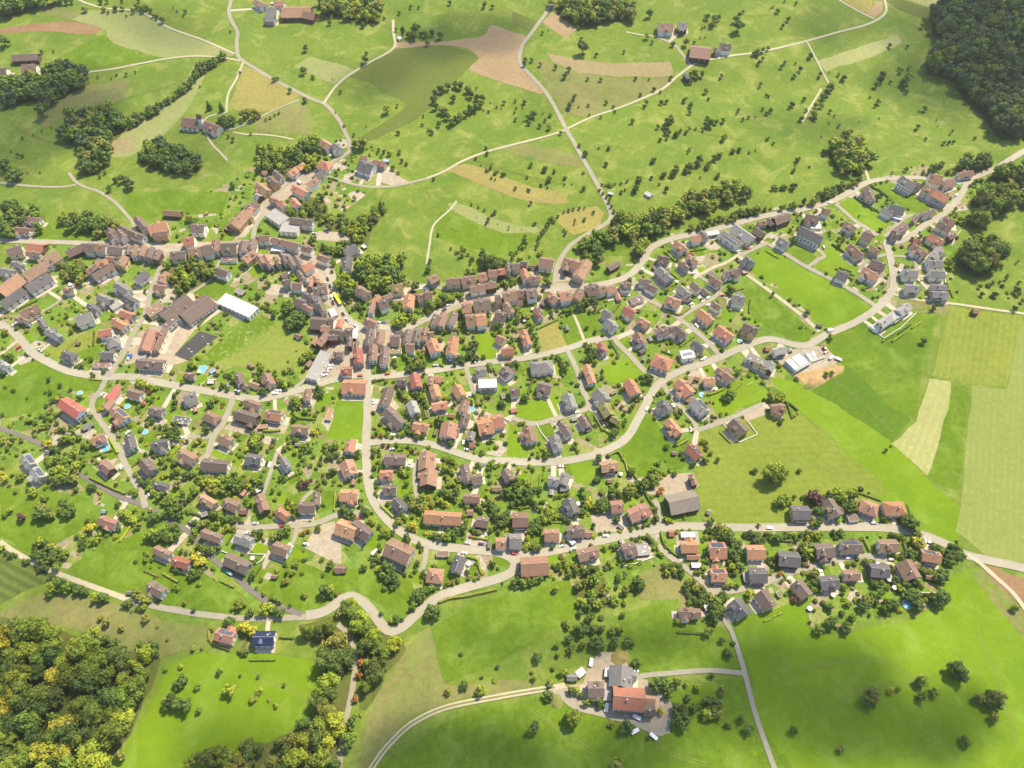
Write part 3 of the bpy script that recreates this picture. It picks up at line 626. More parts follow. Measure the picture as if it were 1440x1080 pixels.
HOUSES_TXT = '''
A 145 320 2 150 38 dg P;170 380 0 85 50 b;15 395 0 55 35 d;1078 685 -5 95 65 bC;1195 712 -20 85 55 b
B 20 20 -30 60 40 t;90 65 0 62 50 g;130 22 0 60 25 t;230 62 2 165 75 t P;78 108 0 55 25 g;302 85 -10 70 45 b P;392 812 -35 62 55 t;458 830 -40 52 45 g;808 210 0 22 16 w
C 862 150 0 85 45 b;958 145 -3 55 35 g;1060 288 -8 118 78 b P;1200 262 -5 62 36 d;1155 280 0 32 25 g;983 430 -50 48 18 g
E 190 155 -5 78 38 b;165 182 -5 76 30 c;128 215 -5 88 40 b;972 118 -3 102 36 b P;795 178 -50 80 50 d;890 200 15 110 65 o;905 238 5 85 32 b;1115 200 -5 82 55 d;705 215 -30 60 45 d;630 240 -60 60 60 d;682 240 -50 50 50 d;775 245 -20 80 42 d
E 1345 155 50 110 75 t;1395 112 50 62 50 o;1280 202 50 34 30 b;1415 78 30 70 50 d;1065 272 5 62 52 r;1005 352 0 88 48 d;1098 335 8 78 60 b;1168 320 8 62 60 d;1215 305 80 66 42 b;1213 272 0 34 18 o;1290 308 0 92 58 d;1370 310 80 62 58 d;1420 302 80 62 50 d;1290 382 0 92 26 df;1400 362 40 82 52 t;1252 450 -20 72 50 d
E 85 328 15 88 45 d;205 308 -5 94 58 o P;190 348 -5 78 26 b;275 375 30 122 68 b;425 325 25 118 46 d P;508 310 -5 56 60 d;570 310 -5 66 60 b;655 325 -5 86 55 d;725 332 80 55 40 d;757 332 75 62 38 b;800 335 70 62 44 b;845 345 70 64 42 d;884 358 65 60 40 d
E 100 410 -20 60 42 g;42 448 -10 78 46 g;190 445 30 128 66 b P;55 520 35 150 84 t P;215 508 30 152 60 c S;70 592 35 152 58 c S;168 668 25 110 56 b;128 722 -15 82 30 b;520 432 35 84 32 b;574 398 20 72 36 o;625 378 -10 52 34 b;580 445 30 135 45 d S;685 392 60 62 56 b
E 795 477 40 80 50 c;688 542 -35 88 60 g;733 612 -30 78 56 c;590 602 -25 80 52 g;645 635 30 58 50 sf;526 655 -35 68 46 c;475 710 20 102 60 g;715 690 -20 78 50 o;672 742 -30 86 56 o;592 790 10 80 42 r;920 485 60 66 58 t;903 538 -10 68 48 b;635 838 15 84 60 gh
E 240 742 -60 60 42 c;300 802 -30 92 46 g;436 850 0 26 18 b;388 550 5 62 34 b;385 920 -20 78 60 ch;608 915 0 76 50 c;572 972 -5 92 38 bf;990 652 35 185 88 d K;1105 655 35 190 100 d K;872 662 30 100 55 bf;828 835 70 125 72 t K;900 832 65 130 38 b;962 738 40 105 36 df;850 965 -5 150 62 d K;797 925 0 52 40 sf
E 1337 640 -25 205 78 wf K;1350 562 -25 48 30 gf
F 592 130 -55 88 66 t;575 170 -20 60 32 t;688 160 -45 74 60 g;580 308 -15 115 76 oh;315 365 40 88 60 o;378 325 40 68 56 o;75 372 0 50 34 o;190 400 -45 88 62 d;142 455 -40 92 76 d;55 512 -40 108 86 t;532 398 40 110 58 c S;475 462 40 96 60 t;372 530 -30 130 76 o;145 608 -30 58 52 b;212 642 -40 98 60 o;332 635 -50 88 68 o;180 752 -35 152 108 sf;290 838 -5 152 98 sf;388 788 -8 192 62 d
F 935 322 -20 130 112 c;1045 296 -10 100 54 t;1100 277 -10 48 26 uf;910 248 0 58 34 b;60 930 0 122 52 b;250 970 -15 242 62 b;190 1022 -5 120 44 wf;800 1030 30 110 90 c;435 1020 -15 90 60 b;15 580 -30 50 66 s
G 100 42 -60 108 56 t;38 40 -60 82 58 b;112 95 -45 58 38 o;178 45 -60 78 48 b;232 22 -60 98 46 d;292 45 -60 112 56 d;362 55 -60 112 60 d;430 92 30 98 66 o;570 20 -20 98 60 b;768 62 80 98 90 c;238 158 30 68 42 d;378 170 -60 92 54 d;260 222 0 72 56 d;350 250 0 82 58 b;418 212 -50 68 44 g
G 465 227 75 80 42 t;520 212 -45 98 58 t;540 288 10 122 84 d;445 352 -35 118 66 c;500 392 -60 106 60 c S;550 432 -65 108 62 d;370 388 -20 88 76 d;432 442 -30 88 56 b;650 478 -65 68 56 wf;540 560 -5 150 112 d P;640 560 -5 46 112 d;590 612 -5 82 60 t;706 572 70 66 52 o;785 642 0 68 76 d;690 648 -10 118 62 d;655 690 0 80 46 d;355 675 -20 58 40 b;562 705 50 128 66 b;500 722 50 66 46 t
G 838 655 80 86 38 w;798 752 85 82 44 d;850 752 85 72 38 d;695 825 -5 86 54 b;862 848 -85 122 88 r;768 968 0 96 76 r;530 925 60 262 98 sf;445 908 45 58 42 b
G 902 300 -30 112 82 b;1010 372 50 88 58 o;1070 402 20 86 88 d;975 442 70 88 60 b;1112 345 20 80 42 b;1190 265 5 108 88 y;970 565 -25 108 80 b;958 692 80 118 74 d;1045 692 80 118 78 b;988 818 85 128 76 b;1083 845 85 148 84 d;1175 700 0 84 84 d;1180 792 0 98 66 yf;1213 650 10 66 48 d;1280 682 80 108 72 d;1358 672 80 108 76 d;1300 770 0 78 78 b;1425 662 80 108 58 b;1425 760 80 90 40 y
G 1288 388 80 108 96 o;1340 330 10 68 44 b;1392 345 10 66 76 b;1432 320 80 50 56 b
H 55 192 30 88 68 b;225 212 5 128 56 b;350 200 10 126 66 b;470 172 10 76 76 t;555 147 5 78 68 b;630 132 5 66 56 r;690 102 80 78 56 d;750 87 5 72 56 d;818 90 0 62 46 d;895 90 -5 78 28 d;1012 52 -10 126 88 b;1225 60 -20 138 82 t;1315 112 60 166 104 t;1180 92 80 76 46 b;828 158 -70 96 66 o;912 190 0 98 46 b
H 430 272 10 138 56 b;545 247 10 88 56 b;18 332 0 68 78 b;600 362 10 50 78 d;700 332 10 116 92 b;790 312 10 78 66 b;880 312 10 92 92 d;690 442 -60 108 66 b;625 502 -10 96 86 d;785 390 0 56 46 b;335 427 5 86 98 t;465 402 5 146 100 d;368 532 5 84 104 b;460 532 5 92 104 o;65 540 70 88 54 d;130 537 70 116 66 b;215 532 70 116 70 d;28 662 0 68 54 b
H 55 762 -70 116 100 o;215 762 80 148 96 o;945 482 -60 98 56 r S;1070 352 -40 108 92 t;1165 332 10 102 92 t;1280 332 60 96 86 b;1395 282 15 108 98 d;985 392 60 56 46 d;625 702 -30 76 66 t;680 802 5 108 66 r;832 692 -70 138 76 o;1180 606 -70 48 32 g;970 932 5 196 108 gh;460 977 0 96 82 g;675 982 -45 88 104 d;70 1032 10 78 46 t
I 135 82 30 108 56 d P;35 282 20 76 66 b;112 277 10 84 66 t;235 252 0 96 66 d;175 342 -70 66 42 o;330 372 15 106 58 df;400 217 -10 106 56 d;460 267 -30 106 66 d;565 157 -45 148 86 g;560 22 -15 106 56 d;730 82 -40 96 46 b;800 32 -35 106 56 t;732 300 -40 116 76 g;770 362 -40 50 40 g;832 262 -45 86 66 d;910 302 -45 58 42 d;640 382 -20 126 86 t;1000 212 -35 106 66 b;960 150 -30 56 38 df;1135 142 15 136 66 d;1280 47 -40 86 76 c;1005 422 -35 86 56 b
I 1190 362 -10 106 86 g;910 512 -40 146 86 o;1070 652 -35 156 96 o;1290 612 -20 136 86 d;270 467 -30 106 76 r;390 562 -30 106 76 t;85 492 -40 86 66 g;117 582 -40 106 86 g;360 702 -60 106 86 b;380 802 30 56 36 d;550 642 15 106 76 d;630 612 15 50 40 d;700 642 -40 116 76 d;850 762 -40 106 76 c S;760 832 10 116 76 wf S;545 892 -20 168 116 oh;45 777 -60 96 66 r;1070 1002 -35 156 76 b;945 1052 0 96 66 o;845 1032 -20 48 36 o;720 1067 -20 86 56 o;1340 880 -25 176 60 gf L;1380 930 -25 140 40 y;1435 780 0 40 40 o
J 700 1002 -40 106 76 t;832 930 10 76 66 o;895 907 -50 76 56 d;975 887 10 106 38 wf;1230 892 -35 196 96 s K;1118 942 -35 196 60 cf S;1365 882 -30 96 66 d;1390 802 10 76 46 b;785 1065 -10 66 36 r;432 556 -30 58 32 w;115 547 -15 42 24 w
K 110 522 20 136 86 d;490 462 -15 78 56 b;370 522 -10 116 76 d;400 590 0 96 46 wf;362 662 -25 216 84 c L;130 727 -30 96 76 g;20 560 -50 66 46 d;690 592 -30 106 66 b;840 672 -20 96 76 d;855 322 -70 106 86 d;740 802 -40 136 86 b;900 792 -30 86 56 b;925 912 -15 126 76 d;865 992 -30 146 76 t;627 1002 -20 106 76 c;1080 442 -10 136 76 c;1008 472 -30 106 46 g;1085 517 -15 86 26 wf;1115 612 35 126 76 d;1070 672 -10 66 46 d;1350 477 20 106 56 d;1180 225 -30 150 76 g L;1255 240 -30 66 76 b;1240 522 50 76 36 d
L 690 185 -10 116 76 t L;800 217 20 96 86 b;650 290 -30 126 66 t L;745 335 -25 136 76 o L;945 147 10 126 56 b;800 547 -10 106 66 b;765 592 -25 126 56 d;825 672 30 66 56 d;700 702 -30 136 76 o;535 717 -10 72 46 r;555 792 -35 146 66 b;700 822 50 116 86 g;690 902 0 126 76 g;705 990 0 126 72 g;475 987 0 126 76 g
M 810 20 0 84 48 g;960 15 0 96 34 g;965 55 0 92 42 g;764 140 35 78 56 s;706 178 35 66 54 sf;660 206 35 84 56 s;612 240 35 50 46 wf;1168 150 -10 36 26 t P;290 230 0 30 18 d;65 372 15 76 46 s;10 462 70 56 56 g
N 28 82 -30 96 76 s;605 440 -35 196 126 R L;985 272 40 66 60 r;945 332 50 106 76 R;915 412 50 96 66 t;1138 322 -15 116 84 b;1010 502 -40 136 106 t S;1320 467 -10 116 86 d;735 592 30 96 42 g;835 702 20 126 76 t;1100 732 -75 116 96 c;1350 747 10 146 76 c;1245 937 -50 126 116 d;895 942 -40 116 104 b;235 892 -55 106 106 s S;315 1002 -55 106 106 s S;400 815 -20 46 38 g
O 165 166 -5 78 56 b;340 216 0 56 38 w;350 130 30 48 30 u;580 197 -75 88 76 d;615 250 -30 76 50 b;715 252 -20 66 56 b;825 207 -60 106 86 b;675 88 -30 56 28 b;1165 77 50 56 46 b;1155 337 80 96 66 b;165 352 20 116 86 g;90 542 -10 136 60 cf;340 522 -25 126 96 bh;690 412 -20 136 76 b;640 512 -15 196 106 d;870 502 -10 146 96 o S;780 602 5 76 34 of;1095 622 -5 146 86 b;465 712 -25 106 96 b;140 852 -30 146 106 b;375 922 -5 226 106 d;700 872 -5 136 86 c;965 912 -60 106 76 g;1340 500 70 96 46 tf
P 110 257 -2 206 126 o K;510 217 -5 84 66 d;515 262 0 80 26 wf;625 217 -75 116 96 r;755 217 80 76 56 b;825 202 10 76 46 o;790 302 -75 106 86 o;990 302 -60 106 96 o;380 352 70 156 96 d;445 522 -45 186 106 d;605 442 -70 106 96 s;670 602 -12 136 76 o;830 422 8 136 66 o;1035 432 70 106 76 b;1040 542 75 106 76 d;905 632 80 126 146 t;1215 592 10 136 136 o;1320 547 10 100 116 o;1095 682 75 76 66 g;1105 745 0 56 56 t;930 505 -10 48 36 r;75 762 75 106 86 o
P 60 952 -70 126 132 t;455 872 -3 186 96 d;380 1002 0 116 76 o;720 892 85 146 144 t;735 1032 85 136 144 t;1050 992 -75 146 86 d;1140 1035 10 96 76 d;1400 1012 -60 106 86 d;1235 240 0 156 74 wf
Q 275 267 -15 126 96 d;20 302 10 86 76 d;15 457 10 56 42 o;485 387 -70 126 106 g;652 160 -70 166 76 o;755 342 -50 126 116 g;800 462 -60 116 106 v;870 545 -30 80 60 v;1015 272 -60 136 106 o;1290 432 -60 106 106 c;150 667 -75 136 106 b;610 562 -60 106 76 d;640 610 30 60 50 d;455 627 -55 126 76 d;370 737 -70 126 96 g;820 932 8 146 96 t;825 1056 0 46 36 b
R 375 152 -45 156 106 o;420 247 0 76 46 t;505 312 -45 146 106 s S;285 487 -50 156 86 o;455 692 -45 136 86 r S;290 702 0 38 32 b;830 482 -45 146 116 d;1165 322 5 116 84 b;450 932 -70 98 56 b
S 910 387 -20 146 96 t;1370 642 -25 146 86 b;1318 952 -30 146 116 d;1360 82 -15 116 76 c;875 295 0 38 30 u;1088 980 0 42 34 g
T 310 207 -30 146 86 t;285 322 20 56 36 gf;510 237 -25 126 106 b;615 292 0 56 56 b;770 227 -70 146 96 b;945 317 -40 106 86 o;1150 258 0 146 96 d;1228 190 85 110 66 d;345 502 -20 176 86 b;615 537 -20 146 96 g;930 612 -20 136 116 b;560 732 -25 206 126 d;90 727 -15 146 96 r;875 845 -5 54 36 b;1412 780 0 60 66 b
U 65 157 -3 156 106 o;45 440 -20 176 150 o;165 452 -35 186 122 d;410 107 0 116 76 d;490 242 -50 116 106 c;855 347 -5 316 116 o T;1100 182 -5 136 76 b;1085 302 0 56 56 b;1190 382 -10 106 96 d;1310 100 0 80 46 b;485 630 -25 226 170 b L;855 655 0 106 46 bf;790 835 -5 146 126 th;985 742 70 136 104 c S;1345 562 0 86 104 t;1410 545 0 56 120 gf;15 782 0 50 66 b
V 350 37 -10 100 76 g;440 25 70 96 86 g;440 92 10 80 56 g;495 252 -65 136 116 c;70 362 0 136 126 b;30 542 0 106 126 g;885 250 5 106 106 t;1070 302 20 176 126 t;335 492 0 126 106 t;535 462 5 150 106 d;640 482 0 70 60 b;490 530 -50 106 42 wf;920 420 -40 56 38 s;190 752 3 236 166 t P;640 650 15 176 106 b;990 615 15 110 130 d;1095 620 5 116 100 sf;825 35 10 48 36 b
W 240 92 12 256 180 e P;145 357 0 48 56 r;295 472 0 146 106 o;325 557 0 106 50 o;285 372 0 126 50 wf;535 500 0 146 144 o S;855 515 0 156 126 o;545 712 0 136 116 o S;875 712 0 146 136 c;780 730 0 60 80 sf;355 630 0 86 46 wf;1235 182 0 156 126 c;1135 572 -5 186 136 c;1245 832 -50 166 116 d;940 922 -55 166 126 d;720 992 -50 166 136 c;300 1032 -3 186 86 b;460 178 -20 34 44 s;445 985 20 46 60 wf
X 240 267 -55 166 126 d;415 352 5 86 66 df;555 262 -20 166 110 th;770 267 0 186 126 oh;175 622 5 156 136 d;400 592 0 176 116 d S;715 582 0 166 116 b;1075 672 -10 166 106 o S;890 790 -60 176 150 b;215 892 5 156 126 c;405 832 0 136 96 b;640 790 -5 166 126 c;1065 850 -10 76 40 b
Y 1265 337 -15 106 80 o S
a 125 350 0 122 88 N
Z 600 502 88 134 150 g;650 640 -5 206 150 r L;440 582 0 106 106 d;785 645 -5 66 50 t;778 712 0 76 84 d;510 475 85 60 30 wf;290 507 0 68 46 g;345 475 40 60 50 wf;515 600 85 110 50 sf
'''
hr = random.Random(7)
HS = []
OLD = pts('0', '0,335 100,320 230,250 340,330 370,290 440,240 480,235 480,300 460,350 560,420 600,430 640,430 700,450 700,470 610,500 520,515 450,500 420,430 300,380 150,380 0,370')
OLD2 = pts('0', '600,370 840,335 860,400 840,440 680,440 600,480')
def in2(poly, x, y): return bool(inpoly(poly, np.array([[x]]), np.array([[y]]))[0, 0])
for ln in HOUSES_TXT.strip().splitlines():
    t, rest = ln.split(None, 1)
    for it in rest.split(';'):
        a = it.split(); zx, zy, an, L, Wz = map(float, a[:5]); c = a[5][0]; typ = a[5][1] if len(a[5]) > 1 and a[5][1] in 'ghfm' else 'g'
        fl = (a[5][1:] if len(a[5]) > 1 else '') + ''.join(a[6:])
        if a[5] == 'dg': typ = 'g'
        s = TL[t][2]; px, py = P(t, zx, zy); HS.append([px, py, an, L/s, Wz/s, c, typ, fl])
def build_specs():
    out = []
    for px, py, an, L, Wp, c, typ, fl in HS:
        hgt = 6.0
        for _ in range(2):
            x, y = at(px, py, hgt*0.85); ca, sa = math.cos(R(an)), -math.sin(R(an))
            a = at(px - ca*L/2, py - sa*L/2, hgt*0.85); b = at(px + ca*L/2, py + sa*L/2, hgt*0.85)
            ux, uy = b[0]-a[0], b[1]-a[1]; Lw = math.hypot(ux, uy); ux /= Lw; uy /= Lw
            z0 = float(H(x, y)); q = proj(x - uy, y + ux, z0 + hgt*0.8); q0 = proj(x, y, z0 + hgt*0.8)
            Ww = Wp/max(0.2, math.hypot(q[0]-q0[0], q[1]-q0[1]))
            m = min(Lw, Ww); area = Lw*Ww
            E = 2.3 if area < 26 else (2.6 if area < 46 else (5.5 if area < 420 else 6.8))
            if area >= 46 and px and (in2(OLD, px, py) or in2(OLD2, px, py)): E = 7.0
            if 'P' in fl: E = min(5.2, 2.6 + m*0.18)
            if 'L' in fl: E = 7.8
            if 'K' in fl: E = 5.0
            if typ == 'f': E = min(E, 5.6) if area > 90 else 2.7
            Ww = min(Ww, 26); rise = min(5.4, Ww*0.5*(0.72 if area < 420 else 0.5))
            hgt = E + (rise*0.5 if typ != 'f' else 0.0)
        out.append(dict(x=x, y=y, z=z0, L=Lw, W=Ww, az=math.atan2(uy, ux), c=c, t=typ, fl=fl, E=E, rise=rise, area=area, px=px, py=py, px_size=L))
    return out
SPECS = build_specs()
# keep a readable gap: a later building lying mostly on an earlier one is dropped
def rect(s, g=0.0):
    ca, sa = math.cos(s['az']), math.sin(s['az']); h, w = s['L']/2 + g, s['W']/2 + g
    return [(s['x'] + ca*i*h - sa*j*w, s['y'] + sa*i*h + ca*j*w) for i, j in ((-1,-1),(1,-1),(1,1),(-1,1))]
kept = []
for s in SPECS:
    if any(math.hypot(s['x']-k['x'], s['y']-k['y']) < 0.30*(min(s['L'], s['W']) + min(k['L'], k['W'])) for k in kept): continue
    kept.append(s)
SPECS = kept
sr = random.Random(31); extra = []
for s in list(SPECS):
    if s['area'] < 60 or s['py'] < 340 or s['py'] > 880 or sr.random() < 0.72 or 'P' in s['fl']: continue
    a = s['az'] + sr.choice([0, 1, 2, 3])*math.pi/2; d = max(s['L'], s['W'])*0.5 + sr.uniform(3.5, 8); x, y = s['x'] + math.cos(a)*d, s['y'] + math.sin(a)*d
    if occ_at(x, y) & 5 or any(math.hypot(x-k['x'], y-k['y']) < max(k['L'], k['W'])*0.5 + 3.2 for k in SPECS + extra): continue
    px, py = proj(x, y, float(H(x, y)) + 2); Ls, Ws = sr.uniform(3, 5.5), sr.uniform(2.4, 3.6); c = sr.choice('bddgstw')
    extra.append(dict(x=x, y=y, z=float(H(x, y)), L=Ls, W=Ws, az=s['az'] + sr.choice([0, math.pi/2]), c=c, t=sr.choice('ggf'), fl='', E=2.2, rise=0.9, area=Ls*Ws, px=px, py=py, px_size=5))
SPECS += extra
for s in SPECS: stamp(rect(s, 1.0), 2)
def wall_choice(s):
    c = s['c']; r = hr.random()
    if 'P' in s['fl'] or s['area'] < 34: return 'wood'
    if s['c'] == 'N' or 'C' in s['fl']: return 'white'
    if s['area'] < 62: return 'wood' if r < 0.45 else 'grey'
    if c == 'v': return 'red'
    return 'white' if r < 0.58 else ('cream' if r < 0.80 else ('grey' if r < 0.90 else ('yellow' if r < 0.94 else 'wood')))
HOUSE_ROOTS = []
for k, s in enumerate(SPECS):
    L, Wd, E, rise, typ, fl = s['L'], s['W'], s['E'], s['rise'], s['t'], s['fl']
    area = s['area']; ov = 0.75 if area > 46 else 0.25
    if typ == 'f': ov = 0.05
    jit = (k % 9)*0.013; E += jit; zr = E + rise
    h, w = L/2 - ov, Wd/2 - ov; old = in2(OLD, s['px'], s['py']) or in2(OLD2, s['px'], s['py'])
    small = area < 46
    if 'P' in fl: kind, cat = 'barn', 'barn'
    elif 'C' in fl: kind, cat = 'church', 'church'
    elif area < 26: kind, cat = 'garden_shed', 'shed'
    elif small: kind, cat = 'garage', 'garage'
    elif 'K' in fl: kind, cat = 'hall', 'hall'
    elif 'T' in fl: kind, cat = 'half_timbered_inn', 'inn'
    elif 'L' in fl or area > 420: kind, cat = 'apartment_house', 'apartment house'
    elif old: kind, cat = 'town_house', 'town house'
    else: kind, cat = 'house', 'house'
    wc = wall_choice(s); s.update(kind=kind, cat=cat, wall=wc, old=old)
    zmin = min(float(H(*p)) for p in rect(s)); z0 = max(s['z'], zmin)
    root = empty(kind, (s['x'], s['y'], z0), s['az']); HOUSE_ROOTS.append(root); s['root'] = root
    mb = MB(); b = -2.0
    if typ in 'hf':
        mb.box(-h, h, -w, w, b, E - 0.3)
    else:
        so = (zr - E)*ov/(Wd/2) - 0.30; e2 = E + so; zz = zr - 0.30
        v = [(-h,-w,b), (h,-w,b), (h,w,b), (-h,w,b), (-h,-w,e2), (h,-w,e2), (h,w,e2), (-h,w,e2), (-h,0,zz), (h,0,zz)]
        mb.add(v, [(0,1,5,4), (2,3,7,6), (1,2,6,9,5), (3,0,4,8,7), (3,2,1,0)])
    wm = [WALL[wc]]
    if kind == 'half_timbered_inn' or (kind == 'town_house' and k % 5 == 0) or ('T' in fl):     # exposed timber frame on the facades
        wm.append(WALL['wood']); n = max(3, int(L/2.2))
        for sy in (-w - 0.03, w + 0.03):
            for i in range(n + 1):
                x = -h + 2*h*i/n; mb.box(max(-h, x - 0.13), min(h, x + 0.13), sy - 0.03, sy + 0.03, 2.6, E - 0.4, 1)
            for z in (2.6, 4.2): mb.box(-h, h, sy - 0.045, sy + 0.045, z, z + 0.22, 1)
    wob = mb.build('wall', wm, root)
    rmb, rmats = roof_mesh(L, Wd, E, zr, typ, ROOF[s['c']], RIDGEG if s['c'] in 'cgsNwd' else RIDGE)
    if typ == 'f': rmats[1] = CONC
    rf = rmb.build('roof', rmats, root)
    pitch = math.atan2(rise, Wd/2) if typ != 'f' else 0
    if small:
        if kind == 'garage': part('garage_door', GDOOR, root, (0, -w - 0.02, 0)); 
        else: part('door', DOOR, root, (0, -w - 0.02, 0))
        continue
    # which walls look towards the village green (the photographed sides)
    px_size = FPX*0.711/depth(s['x'], s['y'])*L
    if typ != 'f' and kind not in ('barn',):
        cx = hr.uniform(-0.3, 0.3)*L; cy = hr.choice([-1, 1])*Wd*0.12
        if kind != 'church': part('chimney', CHIM, rf, (cx, cy, zr - abs(cy)*rise/(Wd/2) + 0.5))
        for q in range(hr.choice([0, 1, 1, 2, 3]) if px_size > 15 else 0):
            sy = hr.choice([-1, 1]); yy = sy*Wd*hr.uniform(0.2, 0.32); xx = hr.uniform(-0.35, 0.35)*L if typ == 'g' else hr.uniform(-0.12, 0.12)*L
            part('skylight', SKYL, rf, (xx, yy, zr - abs(yy)*rise/(Wd/2) + 0.02), (-sy*pitch, 0, 0))
        if hr.random() < (0.5 if area > 110 else 0.28) and typ == 'g' and 'S' not in fl and L > 9:
            # gabled dormer on the slope
            sy = hr.choice([-1, 1]); dw = 1.5; y0 = sy*(Wd/2 - 1.2); y1 = sy*Wd*0.10; zb = zr - abs(y0)*rise/(Wd/2) - 0.4; zt = zb + 1.9; x0 = hr.uniform(-0.2, 0.2)*L
            ya, yb = sorted((y0, y1)); dm = MB(); dm.box(x0 - dw, x0 + dw, ya, yb, zb, zt, 0)
            yo = y0 + sy*0.35
            v = [(x0-dw-0.3, yo, zt-0.1), (x0, yo, zt+0.9), (x0+dw+0.3, yo, zt-0.1), (x0-dw-0.3, y1, zt-0.1), (x0, y1, zt+0.9), (x0+dw+0.3, y1, zt-0.1)]
            dm.add(v, [(0,1,4,3), (1,2,5,4), (0,2,1), (3,4,5), (0,3,5,2)], 1); dm.build('dormer', [WALL[wc], ROOF[s['c']]], rf)
    if kind == 'house' and typ == 'g' and area > 95 and L > 9.5 and hr.random() < 0.42:
        # cross-gabled wing on one long side
        sy = hr.choice([-1, -1, 1]); ww = hr.uniform(1.9, 2.6); x0 = hr.choice([-1, 1])*(h - ww - 0.4)*hr.uniform(0.3, 1.0); out = hr.uniform(1.6, 3.2); ew = E - 0.5; rw_ = ew + ww*0.75
        ya, yb = sorted((sy*(w + out), sy*w*0.3)); wg = MB(); zt_ = rw_ - 0.3
        vv = []
        for y_ in (ya, yb): vv += [(x0-ww, y_, -2.0), (x0+ww, y_, -2.0), (x0+ww, y_, ew - 0.2), (x0, y_, zt_), (x0-ww, y_, ew - 0.2)]
        wg.add(vv, [(0,1,2,3,4), (9,8,7,6,5), (1,6,7,2), (5,0,4,9), (0,5,6,1)]); wgo = wg.build('wing', [WALL[wc]], root)
        yo, yi = sy*(w + out + 0.5), sy*w*0.3; rr_ = MB(); o_ = 0.45; ze_ = ew - o_*0.75
        vv = []
        for y_ in (yo, yi): vv += [(x0-ww-o_, y_, ze_), (x0, y_, rw_), (x0+ww+o_, y_, ze_), (x0+ww+o_, y_, ze_-0.25), (x0, y_, rw_-0.25), (x0-ww-o_, y_, ze_-0.25)]
        rr_.add(vv, [(0,6,7,1), (1,7,8,2), (2,8,9,3), (3,9,10,4), (4,10,11,5), (5,11,6,0), (0,1,4,5), (1,2,3,4), (6,11,10,7), (7,10,9,8)]); rr_.build('wing_roof', [ROOF[s['c']]], wgo)
    if 'S' in fl:
        sy = 1; SL = (Wd/2)/math.cos(pitch) if typ != 'f' else Wd*0.4
        pl = MB(); n = max(3, int(L*0.7/1.9)); wdt = L*0.72/n
        for i in range(n):
            x = -L*0.36 + i*wdt
            for j in (0, 1): pl.box(x + 0.08, x + wdt - 0.08, -SL*0.36 + j*SL*0.37, -SL*0.01 + j*SL*0.37, 0.05, 0.14)
        yy = Wd*0.25 if typ != 'f' else 0
        part('solar_panel', pm('solar_panel', pl, [SOLAR]), rf, (0, yy, (zr - yy*rise/(Wd/2)) + 0.03 if typ != 'f' else E + 0.4), (-pitch, 0, 0))
    if typ == 'f' and area > 70:
        vb = MB()
        for q in range(hr.choice([2, 3, 4])):
            x, y = hr.uniform(-0.35, 0.35)*L, hr.uniform(-0.3, 0.3)*Wd; vb.box(x - 0.6, x + 0.6, y - 0.5, y + 0.5, E, E + 0.35)
        vb.build('roof_light', [FRAME], rf)
    if kind == 'church':
        tw = MB().box(-2.2, 2.2, -2.2, 2.2, -2, 13); tw_o = tw.build('tower', [WALL['white']], root); tw_o.location = (h + 2.3, 0, 0)
        v = [(-2.6,-2.6,13), (2.6,-2.6,13), (2.6,2.6,13), (-2.6,2.6,13), (-2.6,0,17.5), (2.6,0,17.5)]
        sp_ = mk('tower_roof', v, [(0,1,5,4), (1,2,5), (2,3,4,5), (3,0,4), (3,2,1,0)], ROOF['b'], None, tw_o)
    # windows on the walls; small far buildings keep few
    if px_size > 13:
        cam_dir = (-s['x'], -s['y'])
        ca, sa = math.cos(s['az']), math.sin(s['az'])
        for (nx_, ny_, half, span) in ((0, -1, w, L), (0, 1, w, L), (1, 0, h, Wd), (-1, 0, h, Wd)):
            wx = ca*nx_ - sa*ny_; wy = sa*nx_ + ca*ny_
            d = (wx*cam_dir[0] + wy*cam_dir[1])/max(1, math.hypot(*cam_dir))
            if d < 0.0: continue
            rz = math.atan2(ny_, nx_) + math.pi/2
            n = max(1, min(7 if 'L' in fl or 'K' in fl else 3, int(span/3.4))) if px_size > 17 else 1
            big = (k + int(nx_)) % 3 == 0 or 'K' in fl
            lev = [3.3] if E > 4.3 else [1.0]
            if E > 4.3 and d > 0.35: lev = [0.9, 3.3]
            if E > 6.4: lev = [1.2, 3.9]
            for zi, z in enumerate(lev):
                for i in range(n):
                    u = (i + 0.5)/n*span*0.86 - span*0.43
                    if zi == 0 and len(lev) == 2 and i == 0 and nx_ == 0:
                        part('door', DOOR, root, (nx_*(half+0.02) + (-ny_)*u, ny_*(half+0.02) + nx_*u, 0.05), (0, 0, rz)); continue
                    part('window', WINW if big else WINM, root, (nx_*(half+0.02) - ny_*u, ny_*(half+0.02) + nx_*u, z), (0, 0, rz))
        if kind in ('house', 'apartment_house') and hr.random() < 0.4:
            bl = MB(); bw = min(L*0.6, 7); bl.box(-bw/2, bw/2, -w - 1.4, -w - 0.01, 2.7, 2.85, 0).box(-bw/2, bw/2, -w - 1.4, -w - 1.33, 2.85, 3.75, 1); bl.build('balcony', [CONC, DIRTW if hr.random() < 0.5 else WHITE], root)
